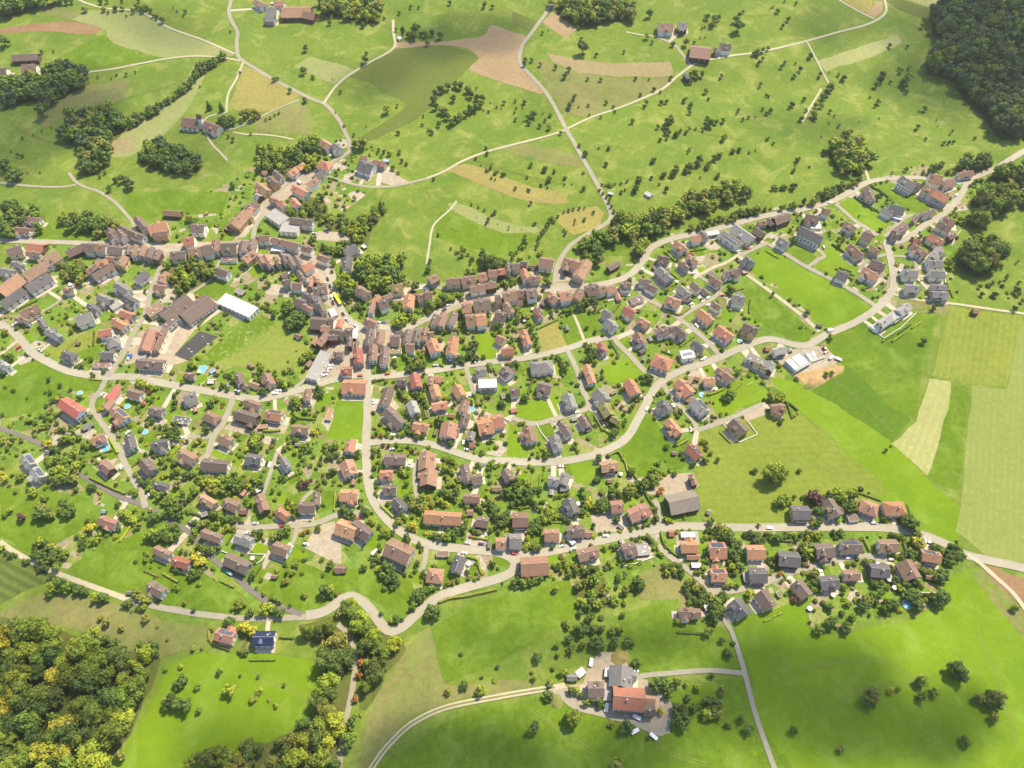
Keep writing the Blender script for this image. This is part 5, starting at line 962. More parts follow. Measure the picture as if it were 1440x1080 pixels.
SINGLE2 = '''
N 410 200 30k;505 250 24k;108 295 24k;42 268 18k;225 362 14k;20 495 22k;420 305 30k;380 310 18;590 290 20;480 360 34;440 380 30;520 350 30;500 330 24;670 350 30k;780 160 34k;1200 240 50l;1170 220 40l;1240 260 38;1040 215 26;990 215 24k;920 240 20;1320 280 26;1370 270 26;1300 340 34;1280 380 30;1200 420 24k;1160 440 24k;970 600 44p;1280 550 34k;1400 600 40;1420 660 40k;1350 600 24;1170 560 20;1090 590 24;1050 600 18;1020 630 16;700 540 28;740 510 20;650 600 20;1000 690 20;1180 880 30;1140 1000 26;1170 1040 30;1080 1040 18;1230 830 24k;1360 880 40;1400 920 34;1400 1010 30;1340 950 20;1300 850 24;700 760 34;740 770 30;820 890 24;620 700 40;660 690 40;560 700 60;520 720 50k;450 780 44k;400 740 44y;370 730 30y;480 800 40;780 880 20;860 1070 14;680 860 40;620 820 50;640 930 60l;560 900 60;480 880 56;420 900 46;400 870 40;500 960 70l;440 970 60;560 980 60;640 990 50;520 1030 60;420 1030 40k;660 950 44;560 840 36;700 900 36;20 720 34;60 780 30;100 710 34;180 710 30;80 740 30;200 800 24;30 860 20;20 940 24;190 1010 36;150 1030 24;100 1010 24k;40 1040 50y;10 1000 40y;80 590 24;90 665 14;290 670 24;340 790 16;430 650 18;380 530 30;350 500 26;300 560 34;260 540 34;400 590 34;340 600 34;420 540 30;480 560 30;470 500 34;410 480 24;540 620 36;600 600 36;620 640 34;290 620 30;230 560 24;500 620 34;560 680 36;90 20 40k;40 10 40k;60 130 34k;20 160 24;1090 90 14k;910 110 24k;680 80 34k;640 90 20;770 30 24k;730 20 18;60 40 30k
O 190 70 50l;170 90 40;430 240 24ck;415 270 18ck;100 220 30;60 230 24k;480 270 24k;500 170 30k;520 210 34k;470 160 24k;760 130 34;740 150 30;700 160 20k;710 190 24;790 300 48k;760 290 34;930 230 44;900 210 30;960 250 34;1000 230 30;1110 215 20k;970 130 34;1000 110 30;1160 20 34;1120 40 34;1200 10 30;370 350 34;350 380 34;390 370 28;340 430 24b;430 430 18r;60 300 24;30 330 30k;40 390 34k;20 440 24;300 620 48k;290 590 24k;50 640 60k;30 580 46k;20 690 44;1240 270 34ck;1250 300 40k;1270 330 40k;1230 330 30;1060 380 54;1020 400 44k;1080 420 40;1110 370 34;1040 460 34k;1060 500 40;1040 540 30k;1130 470 34;1170 440 30;1240 460 30;1290 440 24k;830 400 20k;885 390 20p;700 740 60l;740 750 54k;720 700 50l;720 690 40;680 710 44;870 715 34k;730 800 30k;820 800 26k;640 790 28y;1040 710 36k;1000 700 34;1060 740 30;1000 740 34;1200 640 34y;1230 660 24y;1240 620 20;1180 790 34;1120 770 40;1160 740 30;1100 830 30;1050 810 34;960 780 34;1300 760 40;1350 780 44;1390 760 40;1330 840 44k;1400 830 40k;1360 860 34k;1270 860 24k;1210 840 30;1180 920 30;1120 870 24;240 710 36;220 730 30y;280 740 24y;190 760 24k;100 720 24;140 720 24;60 700 30;20 760 24;30 900 44;60 970 44;20 1000 40;120 1010 50;180 1000 40;240 1040 40;300 1030 40;340 1050 44;420 1040 44;480 1030 44;560 1050 40;620 1020 34;700 1050 34;760 1020 30k;540 1010 40;600 890 10;910 900 24;880 940 20k;930 1030 34k;1060 1000 20;1080 960 14;1100 1050 40;1180 1050 20p;1280 1010 24;1340 1010 24;1390 980 24k;1290 1050 30;510 820 16;590 840 24;560 830 18;620 240 12;650 310 16;870 1030 14
P 695 160 24k;510 320 40k;490 300 30;530 350 36;640 330 40k;660 360 40k;690 340 34;700 390 34k;610 320 26;720 430 30k;620 500 34k;650 520 34k;590 500 34k;560 440 24k;520 480 20;600 560 34k;570 600 34k;600 650 40k;560 640 30k;660 680 36k;700 670 34k;640 690 34k;300 650 34;340 670 30r;270 680 24r;300 700 26y;380 680 24k;430 680 26;480 670 26;520 670 24;910 740 44k;930 740 34k;740 770 24;400 760 24p;470 750 30k;450 780 20k;280 800 34;320 790 30;270 840 30k;320 840 26k;600 790 34;560 770 24;510 780 24;620 830 16;140 820 40k;110 840 34k;160 780 20;20 860 24k;140 1000 24k;160 1040 24;280 940 34k;310 900 24;330 950 24k;260 1020 20k;290 1060 24;500 970 40;530 990 40;470 920 24;540 920 20;560 1000 30;450 970 24;900 880 34;940 890 34;970 910 28;860 870 24;870 940 34l;900 960 34;850 980 30;820 930 34;940 980 34;900 1040 30l;880 1020 26;980 1050 40;1010 1060 36k;1150 920 34;1180 940 30;1120 900 20;1250 1000 30;1240 950 24;1260 1060 30;1330 920 24;1390 920 30;1300 940 24;1350 400 46k;1370 420 34k;1400 60 24k;1150 740 20k;1180 810 20k;1120 820 20;1270 710 30k;1240 730 26k;1130 650 10;1120 340 34;1100 380 40;1150 400 34;1060 350 26;1210 340 26k;1190 370 24;1250 340 30k;1200 470 26;1180 500 24k;1140 480 20;910 360 30;900 400 20;870 270 20;880 140 10;840 230 10;940 500 0.1;820 500 24;800 540 26;870 500 16;960 400 24;690 270 24k;700 300 24;550 60 14;620 100 34k;580 130 30k;690 100 34k;640 60 34l;700 60 30;960 70 34k;1010 40 34k;990 90 18k;760 110 14;850 80 14;1090 20 20k;1150 20 30k;1200 10 24k;440 40 30;460 80 24;380 210 24o;440 220 18k;300 190 10
H 40 440 34;20 470 36;80 410 36;120 400 34;90 370 26;180 350 34;230 360 30;290 330 34;260 320 30;220 320 24;140 330 28;300 360 24;290 560 24;280 500 34k;280 590 26;700 200 36;740 210 30;680 250 34;650 220 30;590 270 24;580 290 24;720 240 20;1010 210 40;1030 230 30k;980 285 22p;380 320 30l;440 315 26l;460 330 20y;700 570 30;760 450 40;790 480 40l;770 520 44;820 500 40l;850 510 34y;760 560 30k;600 580 36k;620 630 36k;530 560 30;560 590 30k;520 500 20;740 610 30;870 560 30;900 580 26;880 620 34k;910 660 28k;930 700 24k;920 740 24k;940 780 30k;950 810 24;890 690 24;370 750 44k;420 740 40k;400 800 40k;360 830 44k;410 850 40k;310 700 34;320 760 30;340 850 34k;290 700 24;350 640 24;310 620 20;480 620 14k;250 640 30;230 620 24;150 640 30;170 600 20;160 780 26;130 820 30k;300 860 40k;260 860 36k;310 900 24k;700 720 24;730 760 24;720 700 24k;580 660 24;690 670 20;560 740 0.1;940 340 30;960 350 24;1060 460 24l;1100 460 24;1160 460 36;1220 450 36;1250 430 30;1190 490 26;1320 380 54k;1350 400 54k;1300 420 50k;1370 370 40k;1290 390 30;1430 390 30;1420 440 34;1380 460 30;1130 480 20;1050 500 26;1010 440 16;1350 600 22k;1420 640 26k;1140 560 16b;1370 760 44;1340 740 24;1400 800 44k;1380 850 40k;1350 870 34k;1420 830 34;1270 940 20k;1130 870 30;1100 850 24;1180 900 30k;1160 940 44k;1180 960 30;1140 990 26k;730 900 34k;700 910 26k;760 910 26k;1060 840 26;1000 860 20;540 950 30;220 975 22;1000 0.1 0.1;400 120 30;350 120 26;330 150 16;380 20 24;15 110 36k;30 40 24k;270 15 14k;540 60 80k;500 30 60k;600 40 50k;480 90 40k;590 80 40k;660 50 30k;700 60 26
G 120 860 0.1;270 430 60k;240 470 54k;330 500 70k;370 520 66k;300 560 60k;360 570 56k;260 550 44k;290 600 46k;380 490 44k;280 400 36k;230 400 30;400 560 34k;420 850 50;450 820 46;400 880 40;470 800 40;480 850 36;370 870 30k;570 340 34;560 330 24;20 330 34k;60 420 24;100 400 24;150 500 34k;100 450 26k;130 450 30;180 470 24;1220 520 60l;1190 560 56l;1250 540 50l;1210 590 50k;1160 590 30k;1300 510 34;1340 540 34;1380 470 26;1400 440 26;1350 460 20;1300 480 24;1070 290 34;1040 300 24;870 430 30k;840 420 34k;900 440 30k;820 440 24;890 480 30k;880 510 20l;860 400 24;800 370 24o;780 390 24;690 230 44;730 260 44k;760 300 50k;800 280 44k;720 200 34;740 330 30;830 330 30k;780 230 34;690 200 24;640 130 18;650 60 30;670 50 16;640 20 18;1160 410 30;1190 430 30;1140 400 20;1280 840 34l;1300 880 40;1310 930 44;1280 960 34k;1350 870 34k;1390 930 44k;1370 890 34;1400 830 30;1170 880 24l;1180 920 20;1000 980 16;1340 980 24k;40 950 50;60 1000 30;110 960 24;170 1010 34;200 1040 34;160 980 24;20 900 24;30 1040 34k;230 970 20o;270 890 16;340 800 10;170 210 14;400 310 0.1
'''
SINGLE3 = '''
S 150 10 44;180 20 30k;270 130 54;240 110 30k;300 140 34;90 280 34;70 300 30;40 330 24k;130 125 24;350 260 70o;380 310 76k;320 320 60k;430 320 56;540 240 56k;600 280 60k;560 310 60k;510 280 50;510 220 36k;640 110 34k;620 140 20;780 85 48k;750 90 30k;170 350 50p;200 330 34o;370 180 40;990 235 34k;1080 320 60l;1030 310 50;1120 360 50;1010 300 30;1140 270 34l;1080 360 40;1290 340 60k;1340 330 50;1270 280 30y;1210 300 24;1160 410 44o;1290 480 70l;1250 500 60l;1340 500 60;1300 530 56k;1400 450 60;1410 500 60k;1390 320 44k;1420 250 50;1380 210 40;1300 130 44;1340 160 50;1400 190 40;760 430 56y;720 450 44y;820 500 56;800 540 50;700 500 44;650 500 34;700 560 50k;690 590 40k;840 480 34;740 360 34o;970 420 40;1000 440 34k;340 550 60;300 580 50;380 560 50;400 620 70k;350 660 70k;450 650 70k;420 700 64k;350 720 60k;470 760 50;480 730 44k;540 660 50;560 640 34;300 640 40k;280 680 40k;380 760 50k;330 790 30k;430 600 50y;210 720 36k;240 720 24k;90 660 36k;50 640 30k;130 670 26k;15 600 34;490 910 60k;460 940 54;540 900 50;520 960 34;420 990 40k;440 850 30k;400 870 20k;660 950 44k;700 970 36k;740 980 20;860 1020 50;830 1030 30;900 1010 30;1150 980 50o;1220 1030 60;1080 1060 40k;1240 650 34;1220 640 24k;1230 700 34;1140 720 24k;1300 860 14k;1270 770 12;1280 700 24;1350 760 18;1140 140 40;1160 120 30;1100 130 24;1230 60 40;1190 50 34;1260 100 40;1250 30 30;480 30 60;560 30 60k;620 20 60;540 40 44k
T 50 60 50;30 200 70;60 260 70k;20 300 60k;80 320 50;30 440 60k;50 500 56k;20 520 44;40 410 40k;190 130 50;160 180 34k;220 110 40;80 200 50k;100 150 44;120 225 24p;300 40 60;260 60 44;340 90 60;400 50 60;440 100 60;380 120 50;480 40 60;460 130 40;540 90 70k;510 60 70k;600 70 60k;570 110 50k;560 30 50;640 40 54;700 30 50;650 80 40;760 40 44;720 120 44k;740 110 34k;620 60 50;360 60 60;420 20 50;340 20 40;500 150 40k;640 200 40;660 230 44;480 160 30;380 320 54k;360 300 40k;420 340 50;470 360 50k;520 370 50k;550 350 40k;410 300 34;270 400 50;310 390 34;200 390 40;380 400 50;340 430 34;200 470 50;180 510 40k;240 440 30;480 430 44;530 440 34o;450 460 34o;190 540 30k;230 590 34;280 600 44;320 620 50k;350 630 44;400 600 40;260 570 24;130 640 30;90 630 30;180 640 24y;230 700 70y;200 700 50y;270 720 50y;200 810 60k;230 820 50;160 830 40;270 780 30k;310 750 24;60 800 34k;340 440 20;760 480 50;740 490 34;700 470 34;720 520 30;920 490 44k;960 480 34;900 510 30k;780 540 20k;1000 210 44;1040 270 34;1020 230 30y;990 260 26;1060 240 24;1140 60 50p;1100 90 34p;1010 340 30k;1260 240 20k;1240 430 40;1250 450 30;1130 470 30r;1110 480 24;1060 740 44;1040 750 34;1080 700 24;1000 810 44;1030 800 34;980 810 24k;960 890 34;980 870 24;1110 810 26;960 740 24k;980 745 20;1340 740 46;1330 760 30;1285 835 26k;1310 960 76;1340 940 60l;1290 990 50k;1350 1000 40k;1400 990 30o;1130 1010 26;690 830 44k;680 850 34k;730 700 20;710 730 20k;640 620 24;240 910 24;30 930 30;60 950 24;780 990 24;770 1010 16;860 1020 34;920 1050 34;880 1040 24k;580 1050 40o;620 1070 34;1180 340 10;1000 380 0.1;1430 290 24k;1380 30 24;1250 60 30;1310 50 24;890 80 10;920 130 24;880 190 24;860 300 30;840 330 24;20 590 20;400 560 24k
U 60 320 70k;30 290 60k;100 350 50k;190 290 56k;220 300 36;140 240 30;290 130 24;300 160 20;260 60 26k;275 20 20;560 170 44;580 200 40k;550 60 34k;600 240 60;640 260 50;560 260 40;660 210 40k;670 290 40;620 200 40;680 170 40;600 410 50y;580 420 44y;620 440 34y;545 510 40ck;550 500 30k;540 480 20;600 540 24;650 570 30;680 600 24;640 550 20;240 370 34;270 390 30;380 470 40;350 480 40;400 500 30;320 420 30;430 470 34;480 370 50;520 330 40;460 400 30;540 360 30;500 300 20;850 140 54;900 150 50k;960 130 60k;930 160 50;830 200 50;870 230 40;960 190 40;760 230 40;990 100 34l;900 70 34l;940 60 34;870 90 30;800 170 30;710 240 26;1020 230 34;990 80 30;1060 260 30;1100 90 24;1050 380 40;1030 440 50k;980 460 50k;920 480 54k;890 510 50;840 510 44k;790 500 40k;750 500 30;960 510 40;1050 340 30;710 480 26y;1130 460 40k;1160 470 34;1100 440 24;1150 250 40;1180 280 40k;1200 230 40;1240 210 40k;1260 260 44k;1290 280 50k;1330 270 30;1230 160 30;1290 230 34;1300 340 50k;1260 330 34;1360 350 60k;1400 370 50k;1350 400 50k;1400 320 50k;1390 130 54k;1350 150 40k;1420 160 40k;1440 230 40k;1300 430 30k;1330 470 30;1260 450 34;1270 290 24;1210 600 22k;1240 600 18;1275 740 42k;1270 750 30k;1060 800 34k;1070 820 24k;1140 820 18k;1080 850 30;1120 870 26;1160 850 24;900 900 34o;940 890 34o;980 880 30o;860 930 20;380 770 70;360 830 54;420 800 54k;340 800 50k;440 860 50k;380 880 40k;460 890 44k;300 780 30y;320 700 34k;280 700 34k;270 740 30k;240 690 20;530 790 30;540 820 30;590 830 24;620 800 24;190 770 40k;170 780 30k;370 950 26k;430 930 24k;640 730 34k;620 760 20k;690 820 40k;700 850 30k;680 880 20;640 980 60k;700 960 54k;620 1010 50k;680 1020 44k;740 950 40k;660 1050 40;780 940 34;600 1040 34;750 900 24;100 1060 50;60 1050 40;30 990 20;800 760 12;20 250 30;120 200 24
V 30 80 50k;20 30 40k;60 60 40;140 70 50l;180 120 44k;160 150 44k;150 190 50k;120 130 60k;60 140 60k;100 200 44k;180 220 34k;190 260 30p;20 170 50k;50 210 44k;240 110 34k;240 280 30k;300 320 40;340 310 40;320 360 44;280 370 36;370 340 36;380 300 30;260 350 34;290 280 30;400 330 30;240 340 20;220 390 60k;200 430 60k;170 400 50k;240 450 44k;170 450 44k;150 470 40;130 520 40l;140 580 46l;120 600 36l;200 600 50;230 600 40k;180 580 40;100 560 24;420 350 30k;460 350 34;510 350 34k;540 340 34k;480 370 30;560 330 24;600 300 40k;620 260 40k;600 220 34k;640 230 34y;600 170 34k;590 110 30k;650 190 34y;660 250 34l;690 260 26;740 240 70k;770 260 60k;780 210 54k;730 280 40;700 250 40;860 160 66k;840 150 50k;880 170 40k;1000 110 60;1020 90 54;970 120 50k;1100 80 60k;1070 60 56k;1140 60 50k;1090 110 40k;1180 40 60;1230 20 50;1200 80 36;890 60 30;710 30 40k;740 20 30k;400 170 24;440 160 20;880 355 40k;890 370 34k;870 340 24k;670 580 26k;660 580 14k;690 400 18ck;680 430 16ck;880 600 36k;890 590 26k;580 600 20;1010 440 24;1060 430 24;1110 410 24;1160 400 24;1200 380 24;1220 340 24;1210 300 24;1180 270 20;1030 450 20;1000 430 18;750 480 20;790 470 18;820 470 16;910 460 24;1150 510 34;1180 540 34;1210 570 34;1200 600 24;1240 650 24;1270 670 24k;1080 510 20;1010 520 20;1310 370 30y;1350 380 26y;1290 360 24k;1260 110 36r;1240 140 30r;1180 170 20;420 480 12;430 550 30;650 510 20;560 540 16;340 600 24k
V 370 950 40;350 970 30k;1070 890 76k;1040 920 50k;1090 920 54k;910 840 46;890 870 36k;950 820 24;880 930 28k;950 980 44k;920 1000 26k;980 950 24;840 750 34y;820 730 30;780 760 20;910 700 30;940 740 26k;890 680 20;700 790 50k;660 780 50k;620 800 46k;590 780 40;540 800 44k;530 760 34;480 830 40k;470 790 34;500 740 40;440 720 44;450 760 30;400 750 44;380 770 34k;420 800 30;600 740 30;710 730 16;350 750 26;690 770 20;1400 760 50k;1420 800 50k;1370 790 40;1340 750 36;1300 810 44;1320 830 30k;1380 740 30;1280 740 20;1430 840 30k;20 890 50;60 880 50k;100 900 50;140 890 50k;180 880 40;230 860 50k;210 870 44;40 930 30k;10 920 30;160 910 30k;270 820 30l;290 830 20y
'''
SINGLE4 = '''
W 90 640 40;130 660 40;160 650 30;190 680 34k;230 710 36k;100 690 34k;180 710 30;140 620 30;70 620 20;300 750 50;330 770 40;280 800 50k;350 820 56;400 810 44;380 860 44k;420 850 40;270 840 40k;300 890 34k;340 920 44k;400 900 50k;440 890 44k;480 900 54;520 930 60;500 990 70k;540 1010 60k;480 1040 44k;550 970 44;470 270 38k;490 250 24k;880 290 24y;550 320 70;500 340 50k;600 330 54;640 340 34k;630 380 70k;570 380 44k;520 370 40;470 330 34k;440 340 30;430 390 34l;480 390 30;410 420 20;650 440 60k;690 470 64k;660 520 64k;710 520 54k;720 450 44k;640 500 40k;670 570 50k;620 600 34k;700 580 44;710 640 50k;680 690 40k;740 640 40;660 640 50;700 680 40l;640 660 30;450 590 34;510 600 34;540 590 30;430 540 34k;460 560 30;410 600 34;420 650 44;380 690 34;420 720 24;350 690 24;760 370 30k;800 360 44k;850 380 44k;890 390 40;920 420 40k;860 420 50b;840 460 20;900 450 30;940 370 34k;970 370 40;1010 400 40;1050 400 54k;1060 390 40k;1110 370 36;1150 370 30;1190 380 24;1100 390 30;1200 410 30k;1240 370 34;1290 350 34;1330 360 40;1370 370 30;1410 360 30;1350 380 30;1300 400 34l;1250 460 44k;1280 500 50k;1270 540 50;1240 500 34;1300 560 30k;1030 640 34k;1040 600 24;1000 560 30;960 580 34k;980 610 24;950 520 20;780 600 10k;1280 630 24k;1210 560 20;1070 80 70;1110 70 54;1040 100 50;1180 50 26k;1250 60 24;1350 50 70p;1320 40 40p;1380 60 50k;1400 120 60p;1380 170 60k;1430 190 50k;1380 270 50k;1340 280 36;1290 290 24;1150 110 24;800 860 50y;790 870 34;590 890 50k;570 870 40k;600 900 40;1340 700 44;1360 690 30;1320 730 24;1180 920 34p;600 790 34;650 790 40l;700 800 34;630 810 24k;570 800 20;250 600 14;240 520 20;150 540 20;130 520 14;350 420 16;110 500 20;100 470 24;90 440 24;80 500 20;170 350 24;200 340 20;240 335 20;300 330 20;350 340 20;100 230 24;150 260 24y;130 250 34;20 230 40k;10 160 34k;80 150 0.1;1310 800 34k;1350 830 40;1330 770 30;1110 760 20k;1060 700 34r;1080 760 30;1040 740 20;960 690 30;990 680 30
X 90 150 54p;60 180 50p;120 180 40p;20 170 30;110 220 40;150 290 50k;130 280 44;120 330 34k;180 170 30k;210 150 44k;290 130 54l;320 160 54l;280 180 44;350 150 44k;340 190 50l;400 140 50;430 160 44k;440 120 40;480 100 34k;490 110 26p;400 240 66k;380 270 60k;430 260 54;360 250 50k;450 220 30;30 260 0.1;550 140 16k;540 160 14;140 370 44k;110 380 34;40 390 30;70 360 30;230 380 26k;290 380 24;350 375 26k;480 370 20l;690 350 34k;670 360 26;700 370 24;900 380 84k;870 350 60k;940 390 54k;920 430 50k;860 400 44k;950 470 44;980 490 30;740 490 30;780 500 34;820 510 34;850 530 26;860 580 20;960 540 64y;950 570 54o;990 570 44y;920 540 40k;1090 585 34k;1130 610 44k;1170 620 44;1210 630 44k;1250 600 60k;1290 610 60k;1270 650 60k;1300 680 50k;1240 680 54k;1220 720 44k;1260 730 40;1310 650 50;1350 670 34k;1100 600 24;910 640 54;940 650 44k;920 680 40;900 620 34;850 650 44k;830 680 34;780 660 24;800 790 50k;770 780 40;820 770 36k;740 760 30;960 740 34;1000 780 40;1020 800 44;960 780 30k;1060 800 40;1080 810 30k;1170 830 64k;1150 850 64k;1190 850 54k;1130 870 44k;1210 810 40k;1100 860 30;880 900 50k;860 900 44k;920 890 44k;830 880 24k;870 930 40k;970 900 34k;940 900 30k;1000 930 20k;810 860 44k;780 870 30k;760 900 24;830 950 44;800 930 34;600 910 44k;570 880 30k;650 890 34;620 930 30k;650 920 24;580 1000 50k;540 1040 50k;560 1060 44k;610 1060 40k;500 1070 40k;480 1050 34k;650 990 36k;680 970 24;720 1060 44k;750 1060 34k;640 1010 30;430 860 16;540 720 40o;520 710 34;560 720 26;600 720 24;380 745 30;430 740 24;330 920 34;350 940 30;330 990 24k;300 780 0.1;260 470 34k;300 470 34k;320 460 30;240 480 24k;330 490 24;450 680 20k;480 660 20k;160 720 24;200 710 20;250 700 24k;70 490 34;110 480 40;140 490 40;120 510 34;60 530 24k;30 480 26;40 640 60;20 590 44;20 700 40k;60 600 34;40 560 40;100 800 44;70 830 40k;110 820 34;120 920 44k;90 900 40k;80 960 34k;140 960 30;910 990 60k;950 1010 60k;880 1010 54k;930 1040 50k;1150 1020 84k;1190 1040 70k;1110 1010 60k;1180 990 54k;1130 1050 60k;1090 990 30;980 1000 30;1000 1060 30;370 1070 40;690 1050 34k;1030 1000 30
W 1300 1010 0.1
Y 300 60 50;340 50 50k;370 70 40;280 100 30k;320 30 34;440 75 40k;480 95 30k;410 60 30k;570 120 44;540 120 34;600 130 24;720 155 34k;700 165 24;805 178 30;770 185 20;740 195 12;820 238 26o;885 280 12o;600 255 30o;565 235 20o;680 295 22o;530 310 36;590 355 36k;570 365 26;645 390 44k;930 525 18;1015 508 18;1020 590 36k;1000 610 34k;1040 580 24;960 700 50k;990 715 40k;940 720 36k;1040 730 46k;1060 715 30k;1020 740 30k;1120 755 26;1230 540 24k;1245 530 14;1290 640 40l;1270 650 26;1310 625 20;1110 615 24;1420 690 24l;1440 660 20l;1350 560 12;680 1010 40o;650 1030 24;940 360 10;1085 405 20;1135 405 12;1350 420 20;1380 430 24k;1290 255 34;1270 260 24;1380 290 40y;1410 310 40y;1350 290 20;1190 300 16o;1120 40 14k;1340 165 36;1370 150 24;1310 180 20;1390 215 20k;1410 205 24k;1040 150 20o;1090 190 20k;1080 5 30k;800 380 20k;860 390 40k;840 420 40;820 410 34;870 430 30k;790 390 24;780 115 30o;770 95 26o;810 125 30;840 130 30;590 105 12;1080 1040 50;1150 1020 60k;1240 1000 60;1300 1030 60;1200 1050 50k;1390 970 60k;1420 990 50k;1400 1050 40k;1340 1010 50
a 130 190 44l;160 180 40l;200 200 36;220 210 30k;40 210 20k;50 215 14;10 290 34y;30 300 24y;480 75 38l;470 90 30;490 65 26;540 90 18;170 120 20k;190 130 18;215 145 14;270 165 16;115 95 10;350 110 24o;250 25 26;230 40 16;860 20 44k;820 10 34k;850 60 26k;800 70 20;880 40 24k;990 110 44k;1020 90 40k;1060 70 34;970 130 30k;1010 130 24;1070 195 50k;1050 210 40k;1090 205 40k;1060 180 34k;785 210 16;870 245 30k;840 250 20;900 240 18;590 160 46k;580 190 44k;610 180 34;540 210 30o;650 210 46l;680 230 40;640 240 40;720 290 30k;660 300 40k;690 320 34k;610 320 24y;540 350 54y;500 360 44y;570 370 44y;460 400 40o;520 400 40;90 570 14k;235 615 14;100 640 26l;70 680 24;85 660 20;150 695 12;190 730 18;180 720 12;1250 615 30k;1160 650 26o;1350 640 36;1330 650 24;1420 590 16;1350 570 14k;1440 510 16k;1230 440 14k;670 485 24r;660 560 26r;640 690 24r;620 820 40k;610 850 30;600 920 46;590 960 36k;630 900 30;670 780 14;685 620 36l;710 600 30l
Z 350 30 44l;400 20 44;440 40 40l;390 60 40;480 20 36;540 10 34;580 20 30;360 60 30k;560 40 24;620 30 24;340 100 26;395 130 36k;420 110 24k;475 130 20k;610 110 24k;260 180 28;240 170 20k;345 215 44k;320 200 34k;370 200 34k;420 200 34;480 200 30k;540 210 32;600 205 32;570 190 24;450 195 24k;270 265 34k;280 330 32k;355 300 30k;455 290 54k;430 280 40k;470 310 40k;560 285 40k;540 300 30k;650 280 36k;670 290 28k;75 380 38k;60 370 28k;195 305 26;195 370 20k;165 455 20;245 470 30l;220 480 26;40 470 18;50 510 24;155 545 28;700 415 40k;680 430 30k;140 625 36k;130 640 24k;295 770 66;270 750 50k;320 750 50k;50 830 44k;30 850 36;60 800 30;285 590 34k;320 590 30;345 620 24k;400 640 34;420 660 30k;380 670 30;470 670 34k;460 690 24k;640 815 46k;610 830 36k;650 840 30k;540 800 26o;770 890 16k;580 1060 50o;600 1050 30;830 540 54k;870 550 48k;800 560 40k;900 600 40k;890 630 24k;950 540 34k;930 560 26k;1010 550 22;1085 565 30l;1080 590 20l;1240 590 34o;1230 610 24o;1025 640 28k;980 720 60k;960 770 56k;1010 760 54k;990 800 44k;950 700 40k;1060 700 34k;1090 690 24k;1150 660 40k;1200 670 36k;1180 720 44k;1150 740 44;1210 740 40;1230 670 30;1120 740 26k;1270 810 24k;1360 770 30k;1400 840 36k;1420 830 24k;1290 820 16o;1285 355 34k;1270 340 26k;1310 290 20k;1240 270 26k;1145 220 34;1170 200 24;1190 150 36k;1200 100 50k;1230 90 44k;1180 60 44k;1110 30 40k;1140 20 34k;1070 20 30;1240 10 36k;1030 30 24;960 150 26l;850 720 26y;850 760 20;1400 20 20k;780 590 16;640 370 16;1175 490 24k;900 900 0.1
b 1060 535 56k;1080 560 50k;1040 520 46k;1100 540 40k;1070 500 34k;580 680 56o;560 700 44k;600 660 40o;575 720 36k;690 645 24y;680 655 16y;735 635 18;860 595 42;840 610 26k;880 580 26o;870 675 36;850 690 22;945 655 38l;930 640 24;1270 690 62k;1250 710 50k;1300 670 46o;1290 720 40k;1240 660 34k;1190 690 40o;1170 700 26k;1275 795 38;1260 800 24;1390 180 30;1375 190 16;145 865 30;150 870 18;410 970 26o;400 980 16;1110 930 34;1100 940 24;1125 940 20;350 175 30k;330 165 20;240 195 8;235 260 12k;285 305 32;270 310 24;355 270 44;350 280 34k;385 240 18;435 290 36k;455 300 20k;480 230 26;460 155 22;545 165 40k;530 180 34k;590 110 26k;640 90 18;560 130 34;610 150 24;690 165 46k;720 160 34;660 180 34k;740 75 24;790 110 40k;810 120 34k;845 170 44k;860 165 34k;870 60 14;965 130 52k;990 120 44k;930 120 34;960 160 40k;975 20 34k;920 150 20k;420 210 20;570 220 12k;670 210 18;400 60 12
'''
